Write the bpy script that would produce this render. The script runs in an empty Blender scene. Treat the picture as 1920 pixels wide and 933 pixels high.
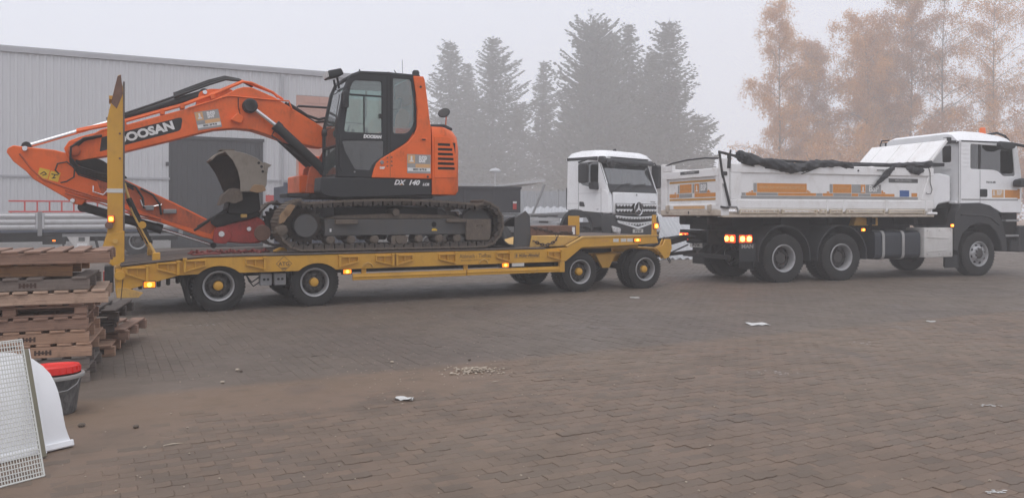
import bpy, bmesh, math, random
import numpy as np
from mathutils import Matrix, Vector
R = math.radians
SC = bpy.context.scene
COL = SC.collection
random.seed(7)

# ------------------------------------------------------------------ camera, sky, sun, exposure
cam_d = bpy.data.cameras.new('camera')
cam = bpy.data.objects.new('camera', cam_d)
COL.objects.link(cam)
cam.location = (0, 0, 1.5)
cam.rotation_euler = (R(90), 0, 0)
cam_d.sensor_width = 36
cam_d.lens = 27.71
cam_d.shift_y = -0.0346
cam_d.clip_end = 2000
SC.camera = cam

SUN_EL, SUN_AZ = R(72), R(200)
world = bpy.data.worlds.new('World')
SC.world = world
world.use_nodes = True
wn, wl = world.node_tree.nodes, world.node_tree.links
wn.clear()
w_out = wn.new('ShaderNodeOutputWorld')
w_bg = wn.new('ShaderNodeBackground')
w_sky = wn.new('ShaderNodeTexSky')
w_sky.sky_type = 'NISHITA'
w_sky.sun_disc = False
w_sky.sun_elevation = SUN_EL
w_sky.sun_rotation = SUN_AZ
w_sky.dust_density = 8.0
w_sky.ozone_density = 1.0
w_mix = wn.new('ShaderNodeMix')
w_mix.data_type = 'RGBA'
w_mix.inputs['Factor'].default_value = 0.90
w_mix.inputs['B'].default_value = (7.9, 8.15, 9.05, 1)      # even overcast layer
wl.new(w_sky.outputs['Color'], w_mix.inputs['A'])
wl.new(w_mix.outputs['Result'], w_bg.inputs['Color'])
w_bg.inputs['Strength'].default_value = 0.125
wl.new(w_bg.outputs['Background'], w_out.inputs['Surface'])

sun_d = bpy.data.lights.new('sun', 'SUN')
sun_d.energy = 1.4
sun_d.angle = R(60)
sun_d.color = (1.0, 0.97, 0.93)
sun = bpy.data.objects.new('sun', sun_d)
COL.objects.link(sun)
sun.rotation_euler = (R(90) - SUN_EL, 0, R(-20))          # light comes from behind the camera, high up

SC.view_settings.view_transform = 'Standard'
SC.view_settings.look = 'None'
SC.view_settings.exposure = 0.0
SC.view_settings.gamma = 1.0
SC.view_settings.use_curve_mapping = False
SC.render.engine = 'CYCLES'
cy = SC.cycles
cy.use_denoising = True
cy.max_bounces = 6
cy.diffuse_bounces = 3
cy.glossy_bounces = 3
cy.transmission_bounces = 4
cy.transparent_max_bounces = 12
cy.volume_bounces = 2
cy.sample_clamp_indirect = 6.0

# ------------------------------------------------------------------ materials
MATS = {}


def _nt(name):
    m = bpy.data.materials.new(name)
    m.use_nodes = True
    nt = m.node_tree
    nt.nodes.clear()
    o = nt.nodes.new('ShaderNodeOutputMaterial')
    b = nt.nodes.new('ShaderNodeBsdfPrincipled')
    nt.links.new(b.outputs[0], o.inputs[0])
    MATS[name] = m
    return m, nt, b, o


def noise(nt, scale, detail=4, rough=.6, coord='Object', vec=None, mapping=None):
    n = nt.nodes.new('ShaderNodeTexNoise')
    n.inputs['Scale'].default_value = scale
    n.inputs['Detail'].default_value = detail
    n.inputs['Roughness'].default_value = rough
    if vec is None:
        tc = nt.nodes.new('ShaderNodeTexCoord')
        vec = tc.outputs[coord]
    if mapping:
        mp = nt.nodes.new('ShaderNodeMapping')
        mp.inputs['Scale'].default_value = mapping
        nt.links.new(vec, mp.inputs['Vector'])
        vec = mp.outputs[0]
    nt.links.new(vec, n.inputs['Vector'])
    return n.outputs['Fac']


def ramp(nt, fac, lo, hi, a=0., b=1.):
    r = nt.nodes.new('ShaderNodeMapRange')
    r.inputs['From Min'].default_value = lo
    r.inputs['From Max'].default_value = hi
    r.inputs['To Min'].default_value = a
    r.inputs['To Max'].default_value = b
    nt.links.new(fac, r.inputs['Value'])
    return r.outputs[0]


def mixc(nt, fac, a, b):
    m = nt.nodes.new('ShaderNodeMix')
    m.data_type = 'RGBA'
    for sock, v in (('Factor', fac), ('A', a), ('B', b)):
        if isinstance(v, (int, float)):
            m.inputs[sock].default_value = v
        elif isinstance(v, tuple):
            m.inputs[sock].default_value = (*v[:3], 1)
        else:
            nt.links.new(v, m.inputs[sock])
    return m.outputs['Result']


def mth(nt, op, a, b=0.):
    m = nt.nodes.new('ShaderNodeMath')
    m.operation = op
    for i, v in enumerate((a, b)):
        if isinstance(v, (int, float)):
            m.inputs[i].default_value = v
        else:
            nt.links.new(v, m.inputs[i])
    return m.outputs[0]


def bump(nt, b, h, strength=.3, dist=.01):
    n = nt.nodes.new('ShaderNodeBump')
    n.inputs['Strength'].default_value = strength
    n.inputs['Distance'].default_value = dist
    nt.links.new(h, n.inputs['Height'])
    nt.links.new(n.outputs[0], b.inputs['Normal'])


def paint(name, col, rough=.4, dirt=.3, dirtcol=(.10, .075, .055), metal=0., scale=2.5, bmp=0., streak=True, coat=0.):
    """painted or plain surface with uneven grime; dirt = how much of it is soiled"""
    m, nt, b, o = _nt(name)
    n1 = noise(nt, scale, 6, .65)
    n2 = noise(nt, scale * 7, 5, .7, mapping=(1, 1, .35) if streak else None)
    f = mth(nt, 'MULTIPLY', ramp(nt, n1, .62 - .35 * dirt, .85 - .15 * dirt), ramp(nt, n2, .32, .72))
    f = mth(nt, 'MULTIPLY', f, min(1., .35 + dirt))
    tone = ramp(nt, n1, .25, .75, .0, .14)
    dark = tuple(c * .72 for c in col)
    c = mixc(nt, f, mixc(nt, tone, col, dark), dirtcol)
    nt.links.new(c, b.inputs['Base Color'])
    nt.links.new(ramp(nt, f, 0, 1, rough, min(.95, rough + .4)), b.inputs['Roughness'])
    b.inputs['Metallic'].default_value = metal
    if coat:
        b.inputs['Coat Weight'].default_value = coat
        b.inputs['Coat Roughness'].default_value = .15
    if bmp:
        bump(nt, b, n2, bmp, .01)
    return m


def wood(name, col, dark):
    """weathered sawn timber: layered grain, blotches, grey bloom"""
    m, nt, b, o = _nt(name)
    oi = nt.nodes.new('ShaderNodeObjectInfo')
    grain = noise(nt, 9, 6, .7, mapping=(.35, .6, 9))
    blot = noise(nt, 6, 5, .7)
    fine = noise(nt, 60, 3, .7, mapping=(.2, .3, 2))
    c = mixc(nt, ramp(nt, grain, .35, .68), col, dark)
    c = mixc(nt, ramp(nt, blot, .48, .72, 0, .75), c, tuple(x * .55 for x in dark))
    c = mixc(nt, ramp(nt, fine, .55, .8, 0, .45), c, (.34, .30, .27))
    c = mixc(nt, ramp(nt, oi.outputs['Random'], 0, 1, 0, .45), c, tuple(x * .6 for x in col))
    nt.links.new(c, b.inputs['Base Color'])
    b.inputs['Roughness'].default_value = .9
    bump(nt, b, grain, .5, .004)
    return m


def flat(name, col, rough=.6, metal=0.):
    m, nt, b, o = _nt(name)
    n1 = noise(nt, 9, 5, .7)
    nt.links.new(mixc(nt, ramp(nt, n1, .35, .8, 0, .5), col, tuple(c * .62 for c in col)), b.inputs['Base Color'])
    b.inputs['Roughness'].default_value = rough
    b.inputs['Metallic'].default_value = metal
    return m


def glass(name, tint, refl=.10, rough=.03, murk=.0, murkcol=(.3, .3, .3)):
    m, nt, b, o = _nt(name)
    nt.nodes.remove(b)
    tr = nt.nodes.new('ShaderNodeBsdfTransparent')
    tr.inputs[0].default_value = (*tint, 1)
    gl = nt.nodes.new('ShaderNodeBsdfGlossy')
    gl.inputs['Roughness'].default_value = rough
    lw = nt.nodes.new('ShaderNodeLayerWeight')
    lw.inputs['Blend'].default_value = .35
    f = ramp(nt, lw.outputs['Fresnel'], 0, 1, refl, 1.)
    ms = nt.nodes.new('ShaderNodeMixShader')
    nt.links.new(f, ms.inputs[0])
    nt.links.new(tr.outputs[0], ms.inputs[1])
    nt.links.new(gl.outputs[0], ms.inputs[2])
    out = ms.outputs[0]
    if murk:
        df = nt.nodes.new('ShaderNodeBsdfDiffuse')
        df.inputs[0].default_value = (*murkcol, 1)
        m2 = nt.nodes.new('ShaderNodeMixShader')
        nt.links.new(ramp(nt, noise(nt, 4, 5, .7), .3, .8, murk * .4, murk * 1.4), m2.inputs[0])
        nt.links.new(out, m2.inputs[1])
        nt.links.new(df.outputs[0], m2.inputs[2])
        out = m2.outputs[0]
    nt.links.new(out, o.inputs[0])
    return m


def lamp_mat(name, col, strength):
    m, nt, b, o = _nt(name)
    b.inputs['Base Color'].default_value = (*col, 1)
    b.inputs['Roughness'].default_value = .25
    b.inputs['Emission Color'].default_value = (*col, 1)
    b.inputs['Emission Strength'].default_value = strength
    return m


MUD = (.105, .08, .06)
paint('orange', (.80, .128, .010), .48, .5, (.24, .075, .028), scale=3.2, coat=.08)
paint('orange_old', (.52, .10, .03), .6, .75, (.06, .045, .038), scale=4)
paint('red_cast', (.38, .032, .022), .55, .85, (.045, .03, .026), scale=5)
paint('cab_grey', (.014, .015, .018), .5, .2, (.04, .037, .035))
paint('dark_steel', (.020, .020, .022), .6, .5, (.05, .041, .034), scale=4)
paint('frame_grey', (.065, .065, .066), .6, .55, (.115, .092, .072), scale=4)
paint('track_mud', (.10, .080, .064), .88, .9, (.20, .155, .118), scale=6, bmp=.6)
paint('track_dark', (.045, .038, .033), .85, .8, (.11, .086, .068), scale=6, bmp=.4)
paint('clay', (.30, .19, .105), .95, .6, (.18, .12, .075), scale=9, bmp=.8)
paint('bucket_beige', (.235, .205, .172), .8, .6, (.12, .095, .075), scale=4, bmp=.4)
paint('red_chain', (.20, .03, .024), .6, .6, (.06, .035, .03), scale=15)
paint('chrome', (.72, .72, .73), .22, .1, metal=.8)
paint('rubber_hose', (.015, .015, .016), .5, .3)
paint('yellow', (.58, .305, .030), .45, .42, (.24, .135, .04), scale=3)
paint('yellow_worn', (.60, .36, .085), .65, .75, (.30, .20, .12), scale=5, bmp=.2)
paint('rust', (.19, .105, .075), .85, .8, (.09, .05, .038), scale=6, bmp=.4)
paint('deck_wood', (.095, .072, .058), .85, .7, (.17, .125, .10), scale=5, bmp=.5)
paint('deck_edge', (.14, .115, .10), .75, .7, (.07, .055, .045), scale=7, bmp=.3)
paint('tyre', (.016, .0155, .0155), .85, .45, (.045, .038, .033), scale=5, bmp=.3)
paint('rim_silver', (.40, .40, .41), .45, .35, (.09, .075, .06), metal=.5, scale=6)
paint('rim_dark', (.05, .048, .047), .65, .6, (.10, .08, .065), scale=6)
paint('black_under', (.008, .0075, .0075), .85, .5, (.026, .021, .018), scale=4)
paint('truck_white', (.85, .855, .87), .35, .24, (.50, .46, .42), coat=.3)
paint('bed_white', (.81, .805, .805), .5, .36, (.40, .33, .26), scale=3)
paint('bed_dirty', (.56, .49, .41), .7, .8, (.26, .17, .11), scale=5)
paint('bed_rail', (.60, .52, .40), .55, .5, (.28, .19, .12), scale=6)
paint('white_box', (.60, .585, .57), .5, .45, (.30, .25, .21), scale=4)
paint('black_plastic', (.012, .013, .015), .55, .3, (.035, .032, .03))
paint('fender_grey', (.026, .027, .030), .6, .4, (.09, .08, .07))
paint('tank_blue', (.022, .027, .036), .45, .4, (.07, .06, .055))
paint('strap_grey', (.36, .355, .35), .5, .4)
paint('tarp', (.028, .029, .033), .6, .45, (.075, .07, .068), scale=5, bmp=.8)
paint('alu', (.48, .48, .49), .4, .4, (.24, .22, .2), metal=.35, scale=3)
paint('steel_dull', (.25, .25, .255), .5, .45, (.12, .11, .10), scale=4)
paint('ladder_red', (.55, .06, .05), .5, .3, (.2, .1, .09))
paint('hall_wall', (.56, .56, .575), .5, .12, (.42, .42, .42), scale=.25, metal=.0)
paint('hall_trim', (.40, .40, .42), .5, .2)
paint('gate_grey', (.020, .021, .026), .5, .12, (.04, .038, .038), scale=.6)
paint('brick_pink', (.52, .30, .24), .85, .35, (.40, .30, .27), scale=.8)
paint('navy', (.045, .055, .085), .5, .35, (.10, .09, .09), scale=1.2)
paint('skip_grey', (.024, .025, .031), .55, .3, (.09, .08, .08), scale=1.5)
paint('sheet_white', (.42, .43, .45), .4, .3, (.42, .40, .38), scale=1.2)
wood('wood_light', (.50, .31, .21), (.24, .145, .10))
wood('wood_pale', (.54, .38, .28), (.29, .195, .145))
wood('wood_orange', (.42, .235, .125), (.20, .125, .085))
wood('wood_grey', (.24, .20, .175), (.12, .10, .09))
wood('wood_brown', (.36, .225, .165), (.16, .10, .075))
wood('wood_dark', (.085, .065, .055), (.05, .04, .035))
paint('pail_black', (.06, .061, .063), .6, .9, (.30, .295, .29), scale=6, streak=True)
paint('pail_rim', (.30, .295, .285), .6, .5, (.14, .13, .12), scale=9)
paint('lid_red', (.72, .022, .016), .4, .12, (.5, .12, .1), scale=4)
paint('white_enamel', (.80, .81, .83), .3, .22, (.5, .47, .44), scale=5)
paint('wire_white', (.62, .63, .60), .4, .25, (.4, .36, .3))
paint('olive_wood', (.20, .185, .135), .8, .4, (.12, .11, .085), scale=6)
paint('stone', (.42, .36, .29), .9, .6, (.28, .2, .14), scale=30)
paint('stone_dark', (.10, .08, .065), .9, .6, (.2, .15, .1), scale=30)
paint('paper', (.56, .56, .55), .8, .3, (.5, .47, .44), scale=12)
paint('bark', (.075, .062, .055), .95, .5, (.13, .11, .1), scale=3, bmp=.5)
paint('bark_birch', (.14, .11, .095), .9, .5, (.07, .055, .05), scale=3, bmp=.3)
paint('chain_steel', (.06, .042, .036), .7, .6, (.14, .085, .06), scale=20)
paint('seat_cloth', (.03, .03, .033), .9, .2)
paint('vest', (.55, .16, .06), .9, .2)
flat('print_orange', (.66, .27, .055), .55)
flat('print_orange_pale', (.68, .40, .19), .55)
flat('print_grey', (.33, .325, .32), .55)
flat('print_ochre', (.55, .28, .05), .55)
flat('print_dark', (.10, .10, .10), .55)
flat('print_black', (.02, .02, .022), .55)
flat('print_white', (.78, .78, .78), .5)
flat('print_blue', (.05, .12, .33), .5)
flat('print_yellow', (.75, .48, .04), .55)
flat('print_brown', (.17, .10, .035), .6)
flat('stencil', (.07, .042, .032), .8)
flat('plate_white', (.62, .61, .58), .5)
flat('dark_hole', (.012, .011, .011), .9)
flat('concrete_far', (.40, .39, .385), .9)
glass('cab_glass', (.78, .91, .88), .10, .03, .10, (.5, .55, .55))
glass('cab_glass_low', (.22, .25, .245), .10, .05, .10, (.10, .10, .10))
glass('truck_glass', (.16, .185, .175), .14, .05)
glass('shield_glass', (.22, .27, .26), .18, .04, .06, (.4, .45, .45))
glass('mirror_glass', (.05, .05, .05), .6, .02)
lamp_mat('amber', (1.0, .22, .006), 1.9)
lamp_mat('amber_core', (1.0, .42, .05), 6.0)
lamp_mat('tail_red', (1.0, .06, .012), 2.6)
lamp_mat('tail_core', (1.0, .36, .07), 8.0)
paint('beacon', (.75, .15, .03), .3, .1)
paint('lens_red', (.45, .03, .025), .3, .2)
paint('lens_amber', (.7, .22, .02), .3, .2)
paint('lens_clear', (.7, .7, .7), .2, .2)


def leaf_mat(name, c1, c2, trans=.25):
    m, nt, b, o = _nt(name)
    at = nt.nodes.new('ShaderNodeAttribute')
    at.attribute_name = 'tone'
    nt.links.new(mixc(nt, at.outputs['Fac'], c1, c2), b.inputs['Base Color'])
    b.inputs['Roughness'].default_value = .7
    tl = nt.nodes.new('ShaderNodeBsdfTranslucent')
    nt.links.new(mixc(nt, at.outputs['Fac'], c1, c2), tl.inputs[0])
    ms = nt.nodes.new('ShaderNodeMixShader')
    ms.inputs[0].default_value = trans
    nt.links.new(b.outputs[0], ms.inputs[1])
    nt.links.new(tl.outputs[0], ms.inputs[2])
    nt.links.new(ms.outputs[0], o.inputs[0])


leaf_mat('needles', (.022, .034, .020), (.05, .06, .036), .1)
leaf_mat('birch_leaf', (.55, .245, .05), (.70, .39, .11), .35)
leaf_mat('birch_leaf_dull', (.40, .18, .065), (.56, .29, .11), .3)


# ------------------------------------------------------------------ mesh helpers
class MB:
    def __init__(s):
        s.v, s.f = [], []

    def add(s, vs, fs):
        o = len(s.v)
        s.v += [tuple(p) for p in vs]
        s.f += [tuple(i + o for i in f) for f in fs]
        return s

    def box(s, x0, x1, y0, y1, z0, z1):
        return s.add([(x0, y0, z0), (x1, y0, z0), (x1, y1, z0), (x0, y1, z0), (x0, y0, z1), (x1, y0, z1), (x1, y1, z1), (x0, y1, z1)],
                     [(0, 3, 2, 1), (4, 5, 6, 7), (0, 1, 5, 4), (1, 2, 6, 5), (2, 3, 7, 6), (3, 0, 4, 7)])

    def prism(s, pts, a0, a1, ax='y'):
        """polygon (two coordinates) swept along ax from a0 to a1; pts are (x,z) for y, (y,z) for x, (x,y) for z"""
        ar = sum(pts[i][0] * pts[(i + 1) % len(pts)][1] - pts[(i + 1) % len(pts)][0] * pts[i][1] for i in range(len(pts)))
        if (ar < 0) != (ax == 'y' and False):
            pts = pts[::-1] if ar < 0 else pts
        n = len(pts)
        mk = {'y': lambda p, a: (p[0], a, p[1]), 'x': lambda p, a: (a, p[0], p[1]), 'z': lambda p, a: (p[0], p[1], a)}[ax]
        vs = [mk(p, a0) for p in pts] + [mk(p, a1) for p in pts]
        fs = [tuple(range(n)), tuple(range(2 * n - 1, n - 1, -1))] + [(i, i + n, (i + 1) % n + n, (i + 1) % n) for i in range(n)]
        if ax != 'y':
            fs = [f[::-1] for f in fs]
        return s.add(vs, fs)

    def tube(s, path, r, n=8, cap=True):
        path = [Vector(p) for p in path]
        k = len(path)
        rs = r if isinstance(r, (list, tuple)) else [r] * k
        vs, up = [], None
        for i in range(k):
            d = (path[min(i + 1, k - 1)] - path[max(i - 1, 0)]).normalized()
            if up is None:
                up = Vector((0, 0, 1)) if abs(d.z) < .9 else Vector((1, 0, 0))
            a = d.cross(up).normalized()
            b = a.cross(d).normalized()
            up = b
            for j in range(n):
                t = 2 * math.pi * j / n
                vs.append(path[i] + (a * math.cos(t) + b * math.sin(t)) * rs[i])
        fs = [(i * n + j, i * n + (j + 1) % n, (i + 1) * n + (j + 1) % n, (i + 1) * n + j) for i in range(k - 1) for j in range(n)]
        if cap:
            fs += [tuple(range(n - 1, -1, -1)), tuple((k - 1) * n + j for j in range(n))]
        return s.add(vs, fs)

    def bar(s, p0, p1, w, h):
        """rectangular bar between two points"""
        p0, p1 = Vector(p0), Vector(p1)
        d = (p1 - p0).normalized()
        up = Vector((0, 0, 1)) if abs(d.z) < .95 else Vector((1, 0, 0))
        a = d.cross(up).normalized() * w / 2
        b = a.cross(d).normalized() * h / 2
        vs = [p + q for p in (p0, p1) for q in (-a - b, a - b, a + b, -a + b)]
        return s.add(vs, [(0, 3, 2, 1), (4, 5, 6, 7), (0, 1, 5, 4), (1, 2, 6, 5), (2, 3, 7, 6), (3, 0, 4, 7)])

    def lathe(s, prof, n=32, c=(0, 0, 0), ax='y', cap=True):
        """profile [(radius, along axis)] turned about an axis through c"""
        k = len(prof)
        vs = []
        for r, a in prof:
            for j in range(n):
                t = 2 * math.pi * j / n
                u, w = r * math.cos(t), r * math.sin(t)
                vs.append({'y': (c[0] + u, c[1] + a, c[2] + w), 'z': (c[0] + u, c[1] + w, c[2] + a), 'x': (c[0] + a, c[1] + u, c[2] + w)}[ax])
        fs = [(i * n + j, i * n + (j + 1) % n, (i + 1) * n + (j + 1) % n, (i + 1) * n + j) for i in range(k - 1) for j in range(n)]
        if cap and prof[0][0] > 1e-4:
            fs.append(tuple(range(n - 1, -1, -1)))
        if cap and prof[-1][0] > 1e-4:
            fs.append(tuple((k - 1) * n + j for j in range(n)))
        return s.add(vs, fs)

    def loft(s, rings, cap=True, closed=True):
        n, k = len(rings[0]), len(rings)
        m = n if closed else n - 1
        fs = [(i * n + j, i * n + (j + 1) % n, (i + 1) * n + (j + 1) % n, (i + 1) * n + j) for i in range(k - 1) for j in range(m)]
        if cap and closed:
            fs += [tuple(range(n - 1, -1, -1)), tuple((k - 1) * n + j for j in range(n))]
        return s.add([p for r in rings for p in r], fs)

    def mesh(s, name, bevel=0., smooth=35, seg=1, off=None):
        me = bpy.data.meshes.new(name)
        v = s.v if off is None else [(a - off[0], b - off[1], c - off[2]) for a, b, c in s.v]
        me.from_pydata(v, [], s.f)
        bm = bmesh.new()
        bm.from_mesh(me)
        bmesh.ops.remove_doubles(bm, verts=bm.verts, dist=1e-5)
        bmesh.ops.recalc_face_normals(bm, faces=bm.faces)
        if bevel:
            ed = [e for e in bm.edges if len(e.link_faces) == 2 and e.calc_face_angle(0) > R(28)]
            bmesh.ops.bevel(bm, geom=ed, offset=bevel, segments=seg, affect='EDGES', clamp_overlap=True, profile=.5)
        bm.to_mesh(me)
        bm.free()
        finish(me, smooth)
        return me


def finish(me, smooth):
    if smooth:
        me.polygons.foreach_set('use_smooth', [True] * len(me.polygons))
        me.set_sharp_from_angle(angle=R(smooth))


def link(name, me, mat, parent, loc=None, rot=None):
    o = bpy.data.objects.new(name, me)
    COL.objects.link(o)
    if me is not None and mat is not None and not me.materials:
        me.materials.append(MATS[mat])
    o.parent = parent
    if loc is not None:
        o.location = loc
    if rot is not None:
        o.rotation_euler = rot
    return o


OFF = (0, 0, 0)        # local origin of the thing being built (its measured frame -> its own base point)


def put(name, mb, mat, parent, bevel=0., smooth=35, seg=1):
    """one mesh object; vertices are given in the frame of the thing being built"""
    return link(name, mb.mesh(name, bevel, smooth, seg, OFF), mat, parent)


def tag(o, label=None, cat=None, group=None, kind=None):
    for k, v in (('label', label), ('category', cat), ('group', group), ('kind', kind)):
        if v:
            o[k] = v
    return o


def thing(name, label, cat, loc=(0, 0, 0), rz=0., group=None, rot=None):
    o = bpy.data.objects.new(name, None)
    COL.objects.link(o)
    o.empty_display_size = .2
    o.location = loc
    o.rotation_euler = rot or (0, 0, rz)
    return tag(o, label, cat, group)


def copy_tree(o, parent=None):
    c = o.copy()
    COL.objects.link(c)
    c.parent = parent
    for ch in o.children:
        copy_tree(ch, c)
    return c


def rnd(pts, r, n=4):
    """round the corners of a polygon"""
    out = []
    k = len(pts)
    for i in range(k):
        p = Vector(pts[i])
        a = Vector(pts[i - 1]) - p
        b = Vector(pts[(i + 1) % k]) - p
        rr = r[i] if isinstance(r, (list, tuple)) else r
        d = min(rr, a.length * .45, b.length * .45)
        if d < 1e-4:
            out.append((p.x, p.y))
            continue
        p0, p1 = p + a.normalized() * d, p + b.normalized() * d
        for j in range(n + 1):
            t = j / n
            q = p0 * (1 - t) ** 2 + p * 2 * t * (1 - t) + p1 * t * t
            out.append((q.x, q.y))
    return out


def rect(a0, b0, a1, b1):
    return [(a0, b0), (a1, b0), (a1, b1), (a0, b1)]


def plate_mesh(name, outline, holes, thick, bevel, M, smooth=30):
    """a plate with holes: 2D outline -> thickness, placed by M (a right, b up, c outward; the plate lies in -thick..0 of c)"""
    cu = bpy.data.curves.new(name, 'CURVE')
    cu.dimensions = '2D'
    cu.fill_mode = 'BOTH'
    cu.extrude = max(thick / 2 - bevel, .0005)
    cu.bevel_depth = bevel
    cu.bevel_resolution = 1
    cu.offset = -bevel
    for pts in [outline] + list(holes):
        sp = cu.splines.new('POLY')
        sp.points.add(len(pts) - 1)
        for p, q in zip(sp.points, pts):
            p.co = (q[0], q[1], 0, 1)
        sp.use_cyclic_u = True
    ob = bpy.data.objects.new(name, cu)
    COL.objects.link(ob)
    me = bpy.data.meshes.new_from_object(ob.evaluated_get(bpy.context.evaluated_depsgraph_get()))
    bpy.data.objects.remove(ob)
    bpy.data.curves.remove(cu)
    me.transform(M @ Matrix.Translation((0, 0, -thick / 2)))
    me.name = name
    finish(me, smooth)
    return me


def frame_side(y, off=None):
    """near side of a vehicle: a=+x, b=+z, outward = -y"""
    o = OFF if off is None else off
    return Matrix(((1, 0, 0, -o[0]), (0, 0, -1, y - o[1]), (0, 1, 0, -o[2]), (0, 0, 0, 1)))


def frame_back(x):
    """rear face: seen from behind, a=-y, b=+z, outward = -x"""
    return Matrix(((0, 0, -1, x - OFF[0]), (-1, 0, 0, -OFF[1]), (0, 1, 0, -OFF[2]), (0, 0, 0, 1)))


def frame_front(x):
    """front face: a=+y, b=+z, outward = +x"""
    return Matrix(((0, 0, 1, x - OFF[0]), (1, 0, 0, -OFF[1]), (0, 1, 0, -OFF[2]), (0, 0, 0, 1)))


def frame_top(z):
    return Matrix(((1, 0, 0, -OFF[0]), (0, 1, 0, -OFF[1]), (0, 0, 1, z - OFF[2]), (0, 0, 0, 1)))


def plate(name, outline, holes, M, thick, mat, parent, bevel=.004, smooth=30):
    return link(name, plate_mesh(name, outline, holes, thick, bevel, M, smooth), mat, parent)


def text(s, size, M, mat, parent, align='CENTER', bold=0., width=1., shear=0., space=1., name='lettering', depth=.001):
    cu = bpy.data.curves.new(name, 'FONT')
    cu.body = s
    cu.size = size
    cu.align_x = align
    cu.align_y = 'CENTER'
    cu.extrude = depth
    cu.offset = bold
    cu.shear = shear
    cu.space_character = space
    cu.resolution_u = 3
    ob = bpy.data.objects.new(name, cu)
    COL.objects.link(ob)
    me = bpy.data.meshes.new_from_object(ob.evaluated_get(bpy.context.evaluated_depsgraph_get()))
    bpy.data.objects.remove(ob)
    bpy.data.curves.remove(cu)
    me.materials.clear()
    me.transform(M @ Matrix.Diagonal((width, 1, 1, 1)))
    me.name = name
    return link(name, me, mat, parent)


def T(a, b, c=0., rot=0.):
    return Matrix.Translation((a, b, c)) @ Matrix.Rotation(rot, 4, 'Z')


def decal(M, rects, mat, parent, c=.002, name='print'):
    """thin printed rectangles on a frame; rects (a0,b0,a1,b1), each its own piece"""
    first = None
    for a0, b0, a1, b1 in rects:
        me = MB().box(a0, a1, b0, b1, c - .0015, c).mesh(name, 0, 0)
        me.transform(M)
        o = link(name, me, mat, parent)
        first = first or o
    return first


def wheel_meshes(key, r, w, rim_r, dish, nbolt, rim_mat, face_mat, hub_mat, hub_r, hub_out, outer=0.):
    """tyre, rim and hub of one wheel; axle along y, outer face at y=0 (towards -y)"""
    t = MB()
    p = [(rim_r * .97, .035), (rim_r + .01, .012), (rim_r + .35 * (r - rim_r), -.002), (r - .045, .008), (r - .016, .022), (r, .045)]
    g = []
    for k in range(3):                       # tread grooves
        y = .045 + (w - .09) * (k + .75) / 3.5
        g += [(r, y - .008), (r - .014, y - .006), (r - .014, y + .006), (r, y + .008)]
    q = [(a, w - b) for a, b in p[::-1]]
    t.lathe(p + g + q, 40, cap=False)
    # tread lugs on the shoulder
    for k in range(44):
        a = 2 * math.pi * k / 44
        for y0, y1 in ((.018, .06), (w - .06, w - .018)):
            c, s_ = math.cos(a), math.sin(a)
            m = MB().box(-.013, .013, y0, y1, r - .03, r + .004)
            t.add([(x * c + z * s_, y, -x * s_ + z * c) for x, y, z in m.v], m.f)
    rm = MB()
    rm.lathe([(rim_r * .99, .02), (rim_r * 1.03, .004), (rim_r * 1.0, -.004), (rim_r * .93, .004), (rim_r * .90, .03), (rim_r * .86, .05), (rim_r * .84, w * .8)], 40, cap=False)
    fc = MB()
    fc.lathe([(rim_r * .86, dish), (rim_r * .74, dish - .005), (rim_r * .60, dish - .04 - outer), (hub_r * 1.15, dish - .05 - outer), (hub_r * 1.1, dish + .02)], 40, cap=False)
    for k in range(nbolt):
        a = 2 * math.pi * k / nbolt
        fc.lathe([(.016, dish - .085 - outer), (.018, dish - .03 - outer)], 6, (rim_r * .50 * math.cos(a), 0, rim_r * .50 * math.sin(a)))
    hl = MB().lathe([(.030, dish - .024 - outer * .6), (.030, dish + .01)], 10, (rim_r * .715, 0, 0))
    hb = MB()
    hb.lathe([(hub_r * .55, dish - hub_out - .012), (hub_r * .92, dish - hub_out), (hub_r, dish - hub_out + .015), (hub_r, dish)], 24)
    return [('tyre', t.mesh('tyre', 0, 40), 'tyre'), ('rim', rm.mesh('rim', 0, 40), rim_mat), ('wheel_disc', fc.mesh('wheel_disc', 0, 30), face_mat),
            ('rim_vent', hl.mesh('rim_vent', 0, 30), 'dark_hole'), ('hub', hb.mesh('hub', 0, 30), hub_mat)]


def put_wheel(meshes, parent, x, y, z, flip=False, only_tyre=False, rz=0.):
    e = bpy.data.objects.new('wheel', None)
    COL.objects.link(e)
    e.parent = parent
    e.location = (x - OFF[0], y - OFF[1], z - OFF[2] - .009)      # tyres settle under the load
    e.rotation_euler = (0, random.uniform(0, 1), (math.pi if flip else 0) + rz)
    e.rotation_mode = 'YXZ'
    for nm, me, mt in meshes:
        if only_tyre and nm not in ('tyre', 'rim'):
            continue
        if nm == 'rim_vent':
            for k in range(0 if flip else 8):
                link(nm, me, mt, e, None, (0, 2 * math.pi * (k + .5) / 8, 0))
            continue
        link(nm, me, mt, e)
    return e


def lamp(parent, name, M, a, b, w, h, shell, lens, core, d=.03):
    """side marker: dark shell, bright lens, brighter bulb behind it"""
    mb = MB().box(a - w / 2 - .012, a + w / 2 + .012, b - h / 2 - .012, b + h / 2 + .012, 0, d * .6)
    me = mb.mesh(name, .004)
    me.transform(M)
    o = link(name, me, shell, parent)
    mb = MB().box(a - w / 2, a + w / 2, b - h / 2, b + h / 2, d * .5, d)
    me = mb.mesh('lens', .006)
    me.transform(M)
    link('lens', me, lens, o)
    if core:
        mb = MB().lathe([(min(w, h) * .42, d * .9), (min(w, h) * .34, d + .012), (.001, d + .016)], 12, (a, b, 0), 'z')
        me = mb.mesh('bulb', 0)
        me.transform(M)
        link('bulb', me, core, o)
    return o
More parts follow.
